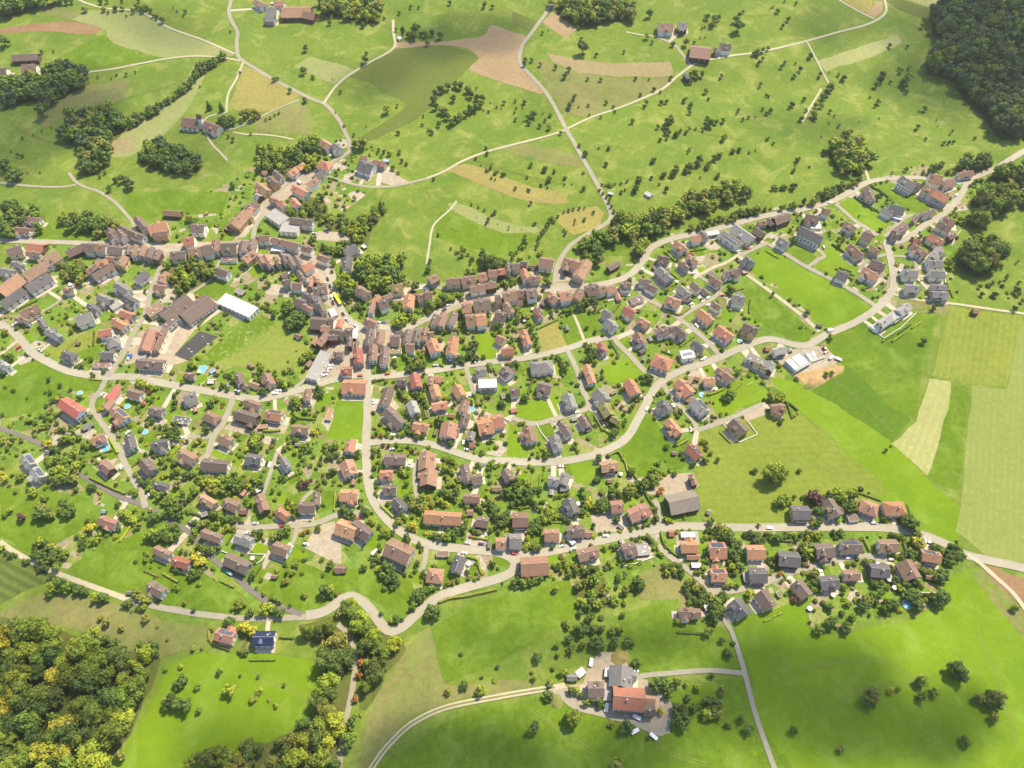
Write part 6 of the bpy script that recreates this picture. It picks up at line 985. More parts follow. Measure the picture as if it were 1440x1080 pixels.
WOODS = '''
D 7.5 20 bkbkbm 940,30 960,0 1500,-20 1500,740 1340,740 1260,640 1170,560 1080,420 1000,390 900,370 900,310 950,240 1050,240 1010,200 950,140
A 6.5 13 mkkbo 320,740 400,630 640,590 700,680 620,780 600,880 540,960 440,950 470,800 350,780
A 6.5 13 mkkbk -20,400 60,430 200,400 350,360 480,380 490,460 400,500 330,540 240,625 210,570 150,540 0,590
A 7 15 mkb -40,-20 330,-20 250,10 150,20 60,60 0,80
B 7 13 mkol 340,20 360,-10 720,-10 690,100 560,95 450,60 400,70
C 7 13 mklo 170,-10 650,-10 710,50 680,95 560,90 430,130 340,110 270,60
A 6 12 mkkb 750,870 870,800 1080,840 1130,900 1090,960 940,950 830,920
F 6 11 mkkl 0,170 200,150 330,180 420,80 540,60 560,150 520,240 480,330 300,400 200,360 100,340 0,370
F 6 8 mkol 250,690 400,560 560,560 620,700 800,760 1000,700 1060,620 1110,650 970,840 930,980 800,930 640,850 500,750 300,740
F 6 10 mklk 420,940 520,930 620,980 700,940 790,950 760,1030 680,1060 560,1040
G 6 12 mkkl 840,30 960,-10 1250,-10 1200,160 1400,250 1290,320 1080,300 960,240 860,240 780,340 700,270 660,200 760,180 850,120
c 6 9 mkk 440,930 560,930 650,1000 640,1060 480,1060
J 6.5 12 mkkol 30,900 60,850 150,730 290,700 400,720 560,660 680,600 740,560 850,540 950,490 1050,470 1180,430 1240,500 1330,530 1280,570 1160,600 960,670 800,720 640,800 560,850 300,930 20,960
K 4.5 7 mkko -30,440 120,420 250,380 380,370 420,300 560,240 700,200 840,165 845,205 680,290 420,400 250,440 0,480
J 4.5 7 mko 730,850 900,790 1080,720 1300,670 1440,650 1440,740 1200,770 980,810 800,870 740,890
J 6 11 mkkl 270,1075 300,980 400,880 470,900 450,980 400,1060
c 6 11 mkkl 1290,880 1380,780 1440,760 1500,820 1500,960 1440,1000 1330,980
D 6.5 13 mkol 350,830 400,750 450,730 560,790 590,870 540,960 440,960 380,900
L 7 13 mk 780,80 950,10 1100,-20 1200,0 1160,60 1000,110 880,60 800,110
L 7 14 mk 1160,130 1260,90 1440,40 1500,30 1500,300 1440,230 1330,170 1200,160
L 7 17 mkol 960,470 1060,400 1100,290 1250,230 1390,260 1400,360 1280,440 1200,490 1150,560 1000,530
L 7 16 mkko 900,830 1010,690 1150,640 1270,690 1330,760 1220,860 1190,940 1080,970 950,930
L 7 12 mk 1400,250 1500,200 1500,420 1420,400
Y 7.5 16 mkmlkmmlkmlkmy -40,210 60,220 180,240 330,290 420,340 550,430 700,400 760,380 880,370 880,430 830,600 770,700 700,880 600,1000 520,1120 -60,1120
a 7 14 mkkol 300,260 380,240 500,200 600,310 610,400 600,550 580,740 560,860 555,1100 -60,1120 0,980 60,900 180,880 300,870 400,790 410,620 470,480 440,380 340,340
a 7 13 mklk 640,160 740,260 800,320 900,340 920,420 800,530 770,640 690,740 650,740 660,560 640,450 640,340 600,270
E 7 13 mkk 0,110 100,50 230,110 250,200 140,240 0,220
E 7 11 mkko 330,100 450,110 600,130 700,200 560,240 430,210 330,170
E 6 9 mlko 920,400 1000,360 1140,360 1210,400 1200,470 1100,520 1000,580 960,500
E 5.5 8 mko 320,410 440,360 490,420 450,500 360,510
V 6 8 lmo 530,890 620,840 780,830 830,920 820,1090 640,1090 520,1000
H 6 9 mkl 0,380 130,350 300,300 320,370 180,420 60,470 0,480
A 4.5 8 kkm 1250,300 1300,300 1150,400 1000,540 860,640 710,720 680,690 820,620 960,540 1080,430 1100,370 1180,340
'''
wr = random.Random(5)
woods_n = 0
def proj_c(px, py): return at(px, py, 0)
SP_ = SINGLE + SINGLE2 + SINGLE3 + SINGLE4
for ln in [q for q in SP_.splitlines() if q.strip()]:
    t, rest = ln.split(None, 1)
    for it in rest.split(';'):
        a = it.split(); zx, zy = float(a[0]), float(a[1]); m = a[2]; num = m.rstrip('abcdefghijklmnopqrstuvwxyz'); suf = m[len(num):]
        r_ = float(num)/TL[t][2]
        if r_ < 0.5: continue
        kd = 'round'
        if suf[:1] == 'c': kd, suf = 'cone', suf[1:]
        elif suf[:1] == 't': kd, suf = 'tall', suf[1:]
        px, py = P(t, zx, zy)
        # small blobs inside the village are shrubs; blobs in the open keep a trunk
        if kd == 'round' and r_ < 4.6 and py > 400 and t in 'GHIKNOPQRSTUVWXZMa': kd = 'bush' if r_ < 3.6 or wr.random() < 0.5 else 'round'
        if suf == "": lf = None
        else: lf = suf[0]
        if lf == 'b': lf = 'b'
        add_px(px, py, r_*(0.84 if 400 < py < 860 and r_ > 4 else (0.95 if kd != 'cone' else 0.8)), kd, lf or wr.choice('mmklo' if py > 300 else 'mkko'), 'f')
pool_n = len(PL)
gridc = {}
def near(x, y, d):
    g = 8.0
    for i in range(int((x-d)//g), int((x+d)//g) + 1):
        for j in range(int((y-d)//g), int((y+d)//g) + 1):
            for (a, b) in gridc.get((i, j), ()):
                if (a-x)**2 + (b-y)**2 < d*d: return True
    return False
def put(x, y): gridc.setdefault((int(x//8.0), int(y//8.0)), []).append((x, y))
for ln in WOODS.strip().splitlines():
    t, spc, hh, mix, rest = ln.split(None, 4); spc = float(spc)*1.12; hh = float(hh)*1.10
    raw = pts(t, rest)
    poly = [at(x, y, hh*0.5) for x, y in raw]
    stamp(poly, 8)
    sheet('woodland_floor', poly, M['w'], 0.07 + woods_n*0.0004, 9, 0); woods_n += 1
    xs = [p[0] for p in poly]; ys = [p[1] for p in poly]; A = (max(xs)-min(xs))*(max(ys)-min(ys))
    for _ in range(int(A/spc**2*3.0)):
        x = wr.uniform(min(xs), max(xs)); y = wr.uniform(min(ys), max(ys))
        if not in2(poly, x, y) or near(x, y, spc*0.72): continue
        e_ = hh*0.20
        if not (in2(poly, x+e_, y) and in2(poly, x-e_, y) and in2(poly, x, y+e_*1.3) and in2(poly, x, y-e_*0.6)) and wr.random() < 0.85: continue
        if occ_at(x, y) & 3: continue
        if t == 'B' and 9.5 < hh < 10.5:
            c = at(*P('B', 1150, 580)); 
            if math.hypot((x-c[0]), (y-c[1])*0.8) < 22: continue
        if t == 'Y':
            c = at(*P('Y', 430, 690))
            if math.hypot(x-c[0], y-c[1]) < 9: continue
        put(x, y); kd = 'round' if wr.random() < 0.86 else ('tall' if wr.random() < 0.6 else 'cone')
        add_w(x, y, hh*wr.uniform(0.72, 1.18), kd, wr.choice(mix), 'w')
# gardens: shrubs and small trees between the houses
vx = [p[0] for p in VILLAGE]; vy = [p[1] for p in VILLAGE]; gcount = 0
for _ in range(16000):
    x = wr.uniform(min(vx), max(vx)); y = wr.uniform(min(vy), max(vy)); o_ = occ_at(x, y)
    if o_ & (3 | 4 | 8 | 16) or not in2(VILLAGE, x, y): continue
    big = wr.random() < 0.07
    d = 6.5 if big else 4.0
    if near(x, y, d): continue
    ok = all(not (occ_at(x+dx, y+dy) & 3) for dx, dy in ((1.2,0),(-1.2,0),(0,1.2),(0,-1.2)))
    if not ok: continue
    if wr.random() < 0.48: continue
    put(x, y); gcount += 1
    if big: add_w(x, y, wr.uniform(5.0, 9.0), wr.choice(['round', 'round', 'tall']), wr.choice('mmkkol'), 'g')
    else: add_w(x, y, wr.uniform(1.5, 3.4), 'bush', wr.choice('mmklloky'), 'g')
    if gcount > 1500: break
# keep trees off roofs and roads: nudge single trees that were read over a building
vis = []
for p in PL:
    x, y, h, kd, lf, src = p
    if src == 'f' and (occ_at(x, y) & 2):
        moved = False
        for rr in (1.5, 2.5, 3.5):
            for k in range(8):
                a = k*math.pi/4; X_, Y_ = x + rr*math.cos(a), y + rr*math.sin(a)
                if not (occ_at(X_, Y_) & 3): p[0], p[1] = X_, Y_; moved = True; break
            if moved: break
        if not moved: continue
    if src == 'f' and (occ_at(p[0], p[1]) & 1) and kd == 'bush': continue
    p[2] = max(1.4, min(h, 30)); vis.append(p)
PL = vis
for p in PL:
    dd = depth(p[0], p[1]); sx_, sy_ = proj(p[0], p[1], float(H(p[0], p[1])) + p[2]*0.5)
    rad = {'round': 0.42, 'tall': 0.24, 'cone': 0.24, 'bush': 0.7}[p[3]]*p[2]*FPX/dd
    p += [rad*math.sqrt(p[2]*FPX/dd*0.5 if p[3] != 'bush' else rad), sx_, sy_]
inview = [p for p in PL if -6 < p[7] < 1446 and -6 < p[8] < 1086]
T_ = sorted([p for p in inview if p[3] != 'bush'], key=lambda p: -p[6]); S_ = sorted([p for p in inview if p[3] == 'bush'], key=lambda p: -p[6])
TREE_I, SHRUB_I = T_[:300], S_[:300]
ids = set(id(p) for p in TREE_I) | set(id(p) for p in SHRUB_I)
rest = [p for p in PL if id(p) not in ids]
TREES, SHRUBS = [], []
def setmat(o, m):
    o.material_slots[0].link = 'OBJECT'; o.material_slots[0].material = m
cr = random.Random(3)
for p in TREE_I:
    x, y, h, kd, lf = p[:5]; z = float(H(x, y)); nm = {'round': 'broadleaf_tree', 'tall': 'poplar_tree', 'cone': 'conifer_tree'}[kd]
    root = empty(nm, (x, y, z), cr.uniform(0, 6.28)); s_ = h; w_ = h*cr.uniform(0.9, 1.12)
    part('trunk', cr.choice(TRUNK), root, scale=(s_, s_, s_)); c = part('crown', cr.choice(PROTO[kd]), root, scale=(w_, w_*cr.uniform(0.92, 1.08), s_)); setmat(c, LEAF[lf]); TREES.append((root, p))
for p in SHRUB_I:
    x, y, h, kd, lf = p[:5]; o = bpy.data.objects.new('shrub', cr.choice(PROTO['bush'])); COL.objects.link(o)
    o.location = (x, y, float(H(x, y)) - 0.1*h); o.rotation_euler = (0, 0, cr.uniform(0, 6.28)); o.scale = (h*cr.uniform(.85, 1.15), h*cr.uniform(.85, 1.15), h*cr.uniform(.85, 1.1)); setmat(o, LEAF[lf]); SHRUBS.append((o, p))
def stuff_mesh(name, items):
    V, Q, MI = [], [], []; off = 0; r = np.random.RandomState(9)
    tv, tq = LOD['round'][0]
    for p in items:
        x, y, h, kd, lf = p[:5]; v, q = LOD[kd][r.randint(5)]; a = r.rand()*6.28; ca, sa = math.cos(a), math.sin(a); w_ = h*r.uniform(0.9, 1.12)
        X_ = (v[:, 0]*ca - v[:, 1]*sa)*w_ + x; Y_ = (v[:, 0]*sa + v[:, 1]*ca)*w_ + y; Z_ = v[:, 2]*h*r.uniform(0.92, 1.08) + float(H(x, y)) - (0.1*h if kd == 'bush' else 0)
        V.append(np.stack([X_, Y_, Z_], 1)); Q.append(q + off); MI.append(np.full(len(q), LK.index(lf))); off += len(v)
        if kd != 'bush' and p[5] != 'w':       # a simple tapered trunk
            w0, w1 = 0.035*h, 0.02*h; z0 = float(H(x, y)) - 0.3
            tv_ = np.array([(x-w0,y-w0,z0),(x+w0,y-w0,z0),(x+w0,y+w0,z0),(x-w0,y+w0,z0),(x-w1,y-w1,z0+.5*h),(x+w1,y-w1,z0+.5*h),(x+w1,y+w1,z0+.5*h),(x-w1,y+w1,z0+.5*h)])
            V.append(tv_); Q.append(np.array([(0,1,5,4),(1,2,6,5),(2,3,7,6),(3,0,4,7)]) + off); MI.append(np.full(4, len(LK))); off += 8
    me = quadmesh(name, np.concatenate(V), np.concatenate(Q), [LEAF[k] for k in LK] + [BARK], np.concatenate(MI))
    return link(bpy.data.objects.new(name, me))
rt = [p for p in rest if p[3] != 'bush']; rs = [p for p in rest if p[3] == 'bush']
o = stuff_mesh('woodland', rt); tag(o, 'distant woods, hedgerow trees and small orchard trees around the village', 'trees', None, 'stuff')
if rs: o = stuff_mesh('shrubbery', rs); tag(o, 'low green shrubs and garden planting between the houses', 'shrubs', None, 'stuff')
VEGCOUNT = (len(T_), len(S_), len(rt), len(rs), gcount)
# ------------------------------------------------------------------ lawns and vegetable beds of the gardens
lv, lf_, lm = [], [], []
LAWNM = [M['g'], M['G'], M['meadow'], M['t']]
def gquad(cx, cy, az, L, Wd, off, m):
    ca, sa = math.cos(az), math.sin(az); n = max(1, int(L/4)); k = max(1, int(Wd/4)); b = len(lv)
    for j in range(k+1):
        for i in range(n+1):
            u = -L/2 + L*i/n; v_ = -Wd/2 + Wd*j/k; x = cx + ca*u - sa*v_; y = cy + sa*u + ca*v_; lv.append((x, y, float(H(x, y)) + off))
    for j in range(k):
        for i in range(n): a = b + j*(n+1) + i; lf_.append((a, a+1, a+n+2, a+n+1)); lm.append(m)
lr = random.Random(21); nl_ = 0
for s in SPECS:
    if s['area'] < 46 or (s['old'] and lr.random() < 0.6) or s['kind'] == 'barn' or s['py'] < 300: continue
    for q in range(2):
        a = s['az'] + lr.choice([0, 1, 2, 3])*math.pi/2; d = max(s['L'], s['W'])*0.5 + lr.uniform(4, 8)
        cx, cy = s['x'] + math.cos(a)*d, s['y'] + math.sin(a)*d
        if occ_at(cx, cy) & 7: continue
        nl_ += 1; gquad(cx, cy, s['az'], lr.uniform(7, 13), lr.uniform(6, 11), 0.075 + nl_*0.00004, lr.choice([0, 0, 1, 1, 2, 3]))
o = mk('garden_lawns', lv, lf_, LAWNM, lm); tag(o, kind='structure')
lv, lf_, lm = [], [], []
BEDM = [mat('bed_soil', (0.20, 0.13, 0.08), 0.95, 0.3, 0.5, 3, (0.26, 0.2, 0.1), coords='World'), M['v'], M['h']]
for _ in range(2500):
    x = lr.uniform(min(vx), max(vx)); y = lr.uniform(min(vy), max(vy))
    if (occ_at(x, y) & 31) or not in2(VILLAGE, x, y) or (occ_at(x+4, y) & 3) or (occ_at(x-4, y) & 3): continue
    gquad(x, y, lr.uniform(-0.6, 0.6), lr.uniform(3, 7), lr.uniform(2, 4), 0.085 + len(lm)*0.00002, lr.choice([0, 0, 1, 2]))
    if len(lm) > 260: break
o = mk('vegetable_beds', lv, lf_, BEDM, lm); tag(o, kind='structure')
# ------------------------------------------------------------------ cars
CARC = {'w': ('white', (0.75, 0.75, 0.73)), 'k': ('black', (0.02, 0.02, 0.025)), 's': ('silver', (0.45, 0.46, 0.47)), 'r': ('red', (0.45, 0.03, 0.03)), 'b': ('blue', (0.05, 0.13, 0.35)), 'g': ('teal green', (0.05, 0.32, 0.26)), 'y': ('yellow', (0.75, 0.65, 0.02))}
CARM = {k: mat('car_paint_' + v[0].replace(' ', '_'), v[1], 0.3, 0.05, 0.5, 3, spec=0.6) for k, v in CARC.items()}
TYRE = plain('tyre_rubber', (0.02, 0.02, 0.02), 0.9)
def car_meshes(l=4.4, w=1.8, h=1.45, van=False):
    b = MB(); z1 = 0.8; pr = [(-l/2, 0.3), (l/2, 0.3), (l/2, 0.62), (l/2 - 0.25, 0.82), (l*0.22, 0.9), (-l/2 + 0.05, 0.92), (-l/2, 0.6)]
    n = len(pr); v = [(x, -w/2, z) for x, z in pr] + [(x, w/2, z) for x, z in pr]
    b.add(v, [tuple(range(n-1, -1, -1)), tuple(range(n, 2*n))] + [(i, (i+1) % n, n+(i+1) % n, n+i) for i in range(n)])
    tx0, tx1 = (-l*0.36, l*0.08) if not van else (-l*0.47, l*0.2)
    bx0, bx1 = (-l*0.47, l*0.24) if not van else (-l*0.49, l*0.33)
    y0, y1 = w/2 - 0.05, w/2 - 0.22
    c = MB(); c.add([(bx0,-y0,0.9),(bx1,-y0,0.9),(bx1,y0,0.9),(bx0,y0,0.9),(tx0,-y1,h-0.06),(tx1,-y1,h-0.06),(tx1,y1,h-0.06),(tx0,y1,h-0.06)], [(0,1,5,4),(1,2,6,5),(2,3,7,6),(3,0,4,7)])
    t = MB(); t.box(tx0 - 0.02, tx1 + 0.02, -y1 - 0.02, y1 + 0.02, h - 0.06, h)
    if van: t.box(bx0, tx1 - 0.4, -w/2 + 0.01, w/2 - 0.01, 0.93, h + 0.25)
    wh = MB(); 
    m = bpy.data.meshes.new('wheel'); vv = []; ff = []
    for k in range(12):
        a = 2*math.pi*k/12
        for yy in (-0.1, 0.1): vv.append((0.33*math.cos(a), yy, 0.33*math.sin(a)))
    ff = [(2*k, 2*((k+1) % 12), 2*((k+1) % 12)+1, 2*k+1) for k in range(12)] + [tuple(2*k for k in range(11, -1, -1)), tuple(2*k+1 for k in range(12))]
    m.from_pydata(vv, [], ff); m.materials.append(TYRE)
    return pm('body', b, [CARM['w']]), pm('window', c, [GLASS]), pm('car_roof', t, [CARM['w']]), m, l, w
CAR = car_meshes(); VAN = car_meshes(5.4, 2.0, 1.9, True)
VEH = []
def vehicle(px, py, col, ang=None, van=False, name=None):
    x, y = at(px, py, 0.8)
    if ang is None:
        i = int(np.hypot(RP[:, 0]-x, RP[:, 1]-y).argmin()); j = min(len(RP)-1, i+1); a = math.atan2(RP[j,1]-RP[i,1], RP[j,0]-RP[i,0])
        if np.hypot(RP[i,0]-x, RP[i,1]-y) > 5: a += (0 if int(px) % 2 else math.pi/2)
    else:
        q = at(px + 5*math.cos(R(ang)), py - 5*math.sin(R(ang)), 0.8); a = math.atan2(q[1]-y, q[0]-x)
    if occ_at(x, y) & 2:
        for rr in (2, 3.5, 5, 7):
            f = [(x + rr*math.cos(t_), y + rr*math.sin(t_)) for t_ in (4.7, 0, 3.14, 5.5, 3.9, 1.57)]
            f = [q for q in f if not occ_at(*q) & 2]
            if f: x, y = f[0]; break
    A = VAN if van else CAR; r_ = empty('delivery_van' if van else 'parked_car', (x, y, float(H(x, y)) + 0.42), a)
    for nm, m in (('body', A[0]), ('car_roof', A[2])):
        o = part(nm, m, r_); setmat(o, CARM[col])
    part('window', A[1], r_)
    for sx in (-1, 1):
        for sy in (-1, 1): part('wheel', A[3], r_, (sx*A[4]*0.31, sy*(A[5]/2 - 0.06), 0.33))
    VEH.append((r_, px, py, CARC[col][0], 'van' if van else 'car'))
CARS = '''O 1300 165 w 20;O 1310 135 w 20;O 1320 110 w 20;O 1330 85 w 20;E 730 918 b;E 725 935 w;E 105 875 r;E 80 748 w;O 885 320 w;O 965 295 k;O 565 318 k;O 910 298 w;T 595 390 k 0;T 715 396 s 0;T 950 396 r 0;T 1142 570 w;T 485 812 g;T 508 795 w;U 1100 505 r 10;U 1065 560 w;V 790 500 w 5;V 420 585 w;V 515 572 w;V 20 628 r 0;W 975 315 w 0;W 1132 740 k;X 740 702 k 0;X 585 370 k 0;X 370 665 w;Q 545 460 w 20;P 390 155 r;P 735 503 w 80;P 1115 60 w;H 205 885 w 10;H 205 902 k 10;H 395 900 w;H 185 415 w 20;H 150 455 k;F 492 890 s 0;G 605 195 k;G 625 255 k;G 735 490 k;G 770 538 s;G 845 592 w;G 625 747 r;G 305 310 w;I 930 338 w;I 905 862 w 40;I 885 875 s;I 1198 45 k;K 522 390 w;K 470 765 s;J 1278 1003 r;L 868 325 w;L 545 570 r;L 400 968 w 0;L 405 988 k 0;M 325 382 r;N 1020 945 w;N 1092 12 b;N 1080 650 w;F 372 455 w;Z 690 465 w 0;V 915 560 k;U 1035 645 w;P 1030 735 w 85;P 430 790 s;Q 1140 450 w;G 880 1010 r 0'''
for it in CARS.split(';'):
    a = it.split(); px, py = P(a[0], float(a[1]), float(a[2])); vehicle(px, py, a[3], float(a[4]) if len(a) > 4 else None)
for t, x, y, c in (('G', 642, 352, 'w'), ('G', 290, 142, 'w'), ('M', 350, 258, 'w'), ('M', 358, 412, 'w'), ('E', 402, 528, 'w'), ('F', 365, 462, 'w'), ('U', 280, 640, 'w'), ('Z', 120, 0, 'w')):
    if (t, x) == ('Z', 120): continue
    px, py = P(t, x, y); vehicle(px, py, c, None, True)
cr2 = random.Random(55); nc = 0
for sp_ in SPECS:
    if sp_['kind'] not in ('house', 'apartment_house', 'town_house') or nc >= 62 or sp_['py'] < 330: continue
    if cr2.random() < 0.72: continue
    i = int(np.hypot(RP[:, 0]-sp_['x'], RP[:, 1]-sp_['y']).argmin()); dd_ = math.hypot(RP[i,0]-sp_['x'], RP[i,1]-sp_['y'])
    if not 9 < dd_ < 30: continue
    f_ = 1 - 4.8/dd_; x, y = sp_['x'] + (RP[i,0]-sp_['x'])*f_, sp_['y'] + (RP[i,1]-sp_['y'])*f_
    if occ_at(x, y) & 2: continue
    q_ = proj(x, y, float(H(x, y)) + 0.8); vehicle(q_[0], q_[1], cr2.choice('wwkksssbr')); nc += 1
# yellow articulated bus on the main street
a1 = at(*P('G', 658, 318), 2.5); a2 = at(*P('G', 712, 402), 2.5); bx, by = (a1[0]+a2[0])/2, (a1[1]+a2[1])/2; bl_ = max(15, math.hypot(a2[0]-a1[0], a2[1]-a1[1]))
bus = empty('articulated_bus', (bx, by, float(H(bx, by)) + 0.42), math.atan2(a2[1]-a1[1], a2[0]-a1[0]))
YEL = CARM['y']; hb = bl_/2
for (p0, p1) in ((-hb, -0.35), (0.35, hb)):
    b = MB().box(p0, p1, -1.25, 1.25, 0.35, 1.4).box(p0, p1, -1.25, 1.25, 2.5, 3.1); b.build('body', [YEL], bus)
    MB().box(p0 + 0.05, p1 - 0.05, -1.22, 1.22, 1.4, 2.5).build('window_band', [GLASS], bus)
    MB().box(p0 + 2, p0 + 4, -0.8, 0.8, 3.1, 3.35).build('roof_unit', [YEL], bus)
MB().box(-0.35, 0.35, -1.15, 1.15, 0.5, 2.95).build('bellows', [TYRE], bus)
for x in (-hb + 2.2, -2.6, hb - 2.4):
    for sy in (-1, 1): part('wheel', CAR[3], bus, (x, sy*1.2, 0.45), (0, 0, 0), (1.4, 1.2, 1.4))
tag(bus, 'long yellow articulated bus standing on the main street of the old town', 'bus')
# ------------------------------------------------------------------ pools, parasols, hedges, garden walls, goals
WATER = mat('pool_water', (0.12, 0.34, 0.38), 0.08, 0.08, 0.5, 2, spec=0.6)
POOLS = []
def pool(px, py, w_, l_, rnd):
    x, y = at(px, py, 0); r_ = empty('swimming_pool', (x, y, float(H(x, y)) + 0.2), px % 3)
    if rnd: MB().cyl(0, 0, w_/2 + 0.2, -0.3, 0.6, 20).build('rim', [WHITE], r_); MB().cyl(0, 0, w_/2, 0.6, 0.64, 20).build('water', [WATER], r_)
    else: MB().box(-l_/2 - .6, l_/2 + .6, -w_/2 - .6, w_/2 + .6, -0.3, 0.12).build('rim', [CONC], r_); MB().box(-l_/2, l_/2, -w_/2, w_/2, 0.12, 0.15).build('water', [WATER], r_)
    POOLS.append((r_, px, py, 'round' if rnd else 'rectangular'))
for t, x, y, w_, l_, rd in (('N',1075,432,4.5,5,1),('N',675,318,4,5,1),('N',1225,648,4.5,5,1),('N',892,795,4,7,0),('O',262,118,4,6.5,0),('I',1200,722,4,4,1),('R',520,215,4.5,5,1),('R',160,402,3,3,1),('L',885,230,4,6,1),('b',780,162,6,6,1),('P',1108,450,3.5,5,0),('I',588,812,3.5,3,1),('Q',1235,525,3,3,1),('E',1145,1000,4,7,0)):
    pool(*P(t, x, y), w_, l_, rd)
def parasol_mesh(m):
    mb = MB(); n = 8; v = [(0, 0, 2.7)] + [(1.7*math.cos(2*math.pi*k/n), 1.7*math.sin(2*math.pi*k/n), 2.15) for k in range(n)]; v += [(a, b, c - 0.08) for a, b, c in v]
    mb.add(v, [(0, 1+k, 1+(k+1) % n) for k in range(n)] + [(n+1, n+2+(k+1) % n, n+2+k) for k in range(n)] + [(1+k, n+2+k, n+2+(k+1) % n, 1+(k+1) % n) for k in range(n)]); return pm('canopy', mb, [m])
PCAN = {'white': parasol_mesh(WHITE), 'red': parasol_mesh(CARM['r']), 'beige': parasol_mesh(WALL['cream'])}; PPOLE = pm('pole', MB().cyl(0, 0, 0.04, 0, 2.6, 6), [FRAME])
PARA = []
for t, x, y, c in (('W',1250,945,'white'),('W',1175,915,'red'),('H',895,447,'white'),('I',670,215,'white'),('X',725,870,'white'),('X',705,890,'white'),('X',250,1000,'beige'),('U',1075,735,'white'),('T',690,690,'beige'),('N',830,880,'beige'),('Q',870,960,'beige'),('G',1170,860,'white'),('V',560,230,'white'),('R',640,160,'beige'),('L',720,960,'white'),('E',1120,1010,'beige'),('N',1215,400,'red'),('N',1258,305,'red')):
    px, py = P(t, x, y); x_, y_ = at(px, py, 2)
    if occ_at(x_, y_) & 2: x_, y_ = x_ + 4, y_ - 4
    r_ = empty('parasol', (x_, y_, float(H(x_, y_)) + 0.2)); part('pole', PPOLE, r_); part('canopy', PCAN[c], r_); PARA.append((r_, px, py, c))
HEDGES = []
def hedge(t, s, w_=1.6, h_=1.8, lf='m'):
    hedge_w(wpoly(pts(t, s)), w_, h_, lf)
def hedge_w(pl, w_, h_, lf):
    mid = pl[len(pl)//2]; px_, py_ = proj(mid[0], mid[1], float(H(*mid)) + 1); pl = catmull(pl, 4); r = np.random.RandomState(len(HEDGES)); V = []; Q = []; off = 0; L_ = 0
    fine = []
    for a, b in zip(pl[:-1], pl[1:]):
        d = math.hypot(b[0]-a[0], b[1]-a[1]); k = max(1, int(d/0.8)); L_ += d
        for j in range(k): fine.append((a[0] + (b[0]-a[0])*j/k, a[1] + (b[1]-a[1])*j/k))
    x0, y0 = fine[0]; vb = []
    for i, (x, y) in enumerate(fine):
        a = fine[max(0, i-1)]; b = fine[min(len(fine)-1, i+1)]; d = math.hypot(b[0]-a[0], b[1]-a[1]) or 1; nx_, ny_ = -(b[1]-a[1])/d, (b[0]-a[0])/d; z = float(H(x, y))
        for u, zz in ((-0.5, -0.3), (-0.5, 0.8), (-0.3, 1.0), (0.3, 1.0), (0.5, 0.8), (0.5, -0.3)):
            jx = r.uniform(0.85, 1.12); vb.append((x + nx_*u*w_*jx - x0, y + ny_*u*w_*jx - y0, z + zz*h_*r.uniform(0.9, 1.1)))
    V.append(np.array(vb)); Q.append(np.array([(6*i+k, 6*i+k+1, 6*i+k+7, 6*i+k+6) for i in range(len(fine)-1) for k in range(5)])); off = len(vb)
    n = int(L_*10); idx = r.randint(0, len(fine), n); base = np.array(fine)[idx]; pos = np.stack([base[:, 0] - x0 + r.uniform(-.55, .55, n)*w_, base[:, 1] - y0 + r.uniform(-.55, .55, n)*w_, H(base[:, 0], base[:, 1]) + r.uniform(0.2, 1.08, n)*h_], 1)
    nr = r.normal(size=(n, 3)); nr /= np.linalg.norm(nr, axis=1)[:, None]; t1 = np.cross(nr, r.normal(size=(n, 3))); t1 /= np.linalg.norm(t1, axis=1)[:, None]; t2 = np.cross(nr, t1); s_ = r.uniform(.15, .35, n)[:, None]
    V.append(np.stack([pos - t1*s_ - t2*s_, pos + t1*s_ - t2*s_, pos + t1*s_ + t2*s_, pos - t1*s_ + t2*s_], 1).reshape(-1, 3)); Q.append(np.arange(n*4).reshape(-1, 4) + off)
    me = quadmesh('hedge', np.concatenate(V), np.concatenate(Q), [LEAF[lf]]); o = link(bpy.data.objects.new('hedge', me)); o.location = (x0, y0, 0); HEDGES.append((o, px_, py_, lf))
for t, s_, lf in (('I','600,450 620,480 690,500 740,470 790,435','m'),('K','725,345 800,400 870,440 930,470','k'),('K','880,265 950,300 1020,355','k'),('U','335,250 390,300 450,360','l'),('U','1060,680 1100,690 1150,710 1165,770 1180,820','m'),
  ('V','1115,120 1150,190 1200,265','k'),('V','1140,490 1200,560 1262,690','m'),('N','925,700 960,760 1000,835','l'),('O','785,640 860,642 942,635','m'),('Q','812,852 855,825 900,818 940,880 1000,960 1055,1050','m'),
  ('W','60,350 70,420 130,500 180,545 230,560','m'),('S','765,15 900,80 1000,125 1080,155','m'),('E','378,740 410,755 445,775','k'),('P','1260,85 1290,120 1312,180','k'),('X','500,520 530,580 560,640','m'),('X','840,560 860,620 880,650','k'),
  ('P','300,215 380,205','k'),('F','615,425 700,450','m'),('M','90,660 130,680 170,715','k'),('G','680,330 730,380 760,430','l'),('T','130,295 210,320 290,350','k'),('R','570,215 640,195 715,160','m'),
  ('K','540,745 620,800 720,860','k'),('H','930,620 1060,560 1110,535','m'),('W','1060,650 1080,700 1160,790','m'),('E','1115,760 1180,690 1250,640','k'),('Y','1180,300 1190,370 1300,420','o'),('a','215,345 300,350','m'),('a','1110,150 1180,125 1260,115 1440,75','o')):
    hedge(t, s_, 1.7, 1.9, lf)
ar = random.Random(77)
def cleared(pl): return all(not (occ_at(x, y) & 3) for x, y in pl)
nh = 0
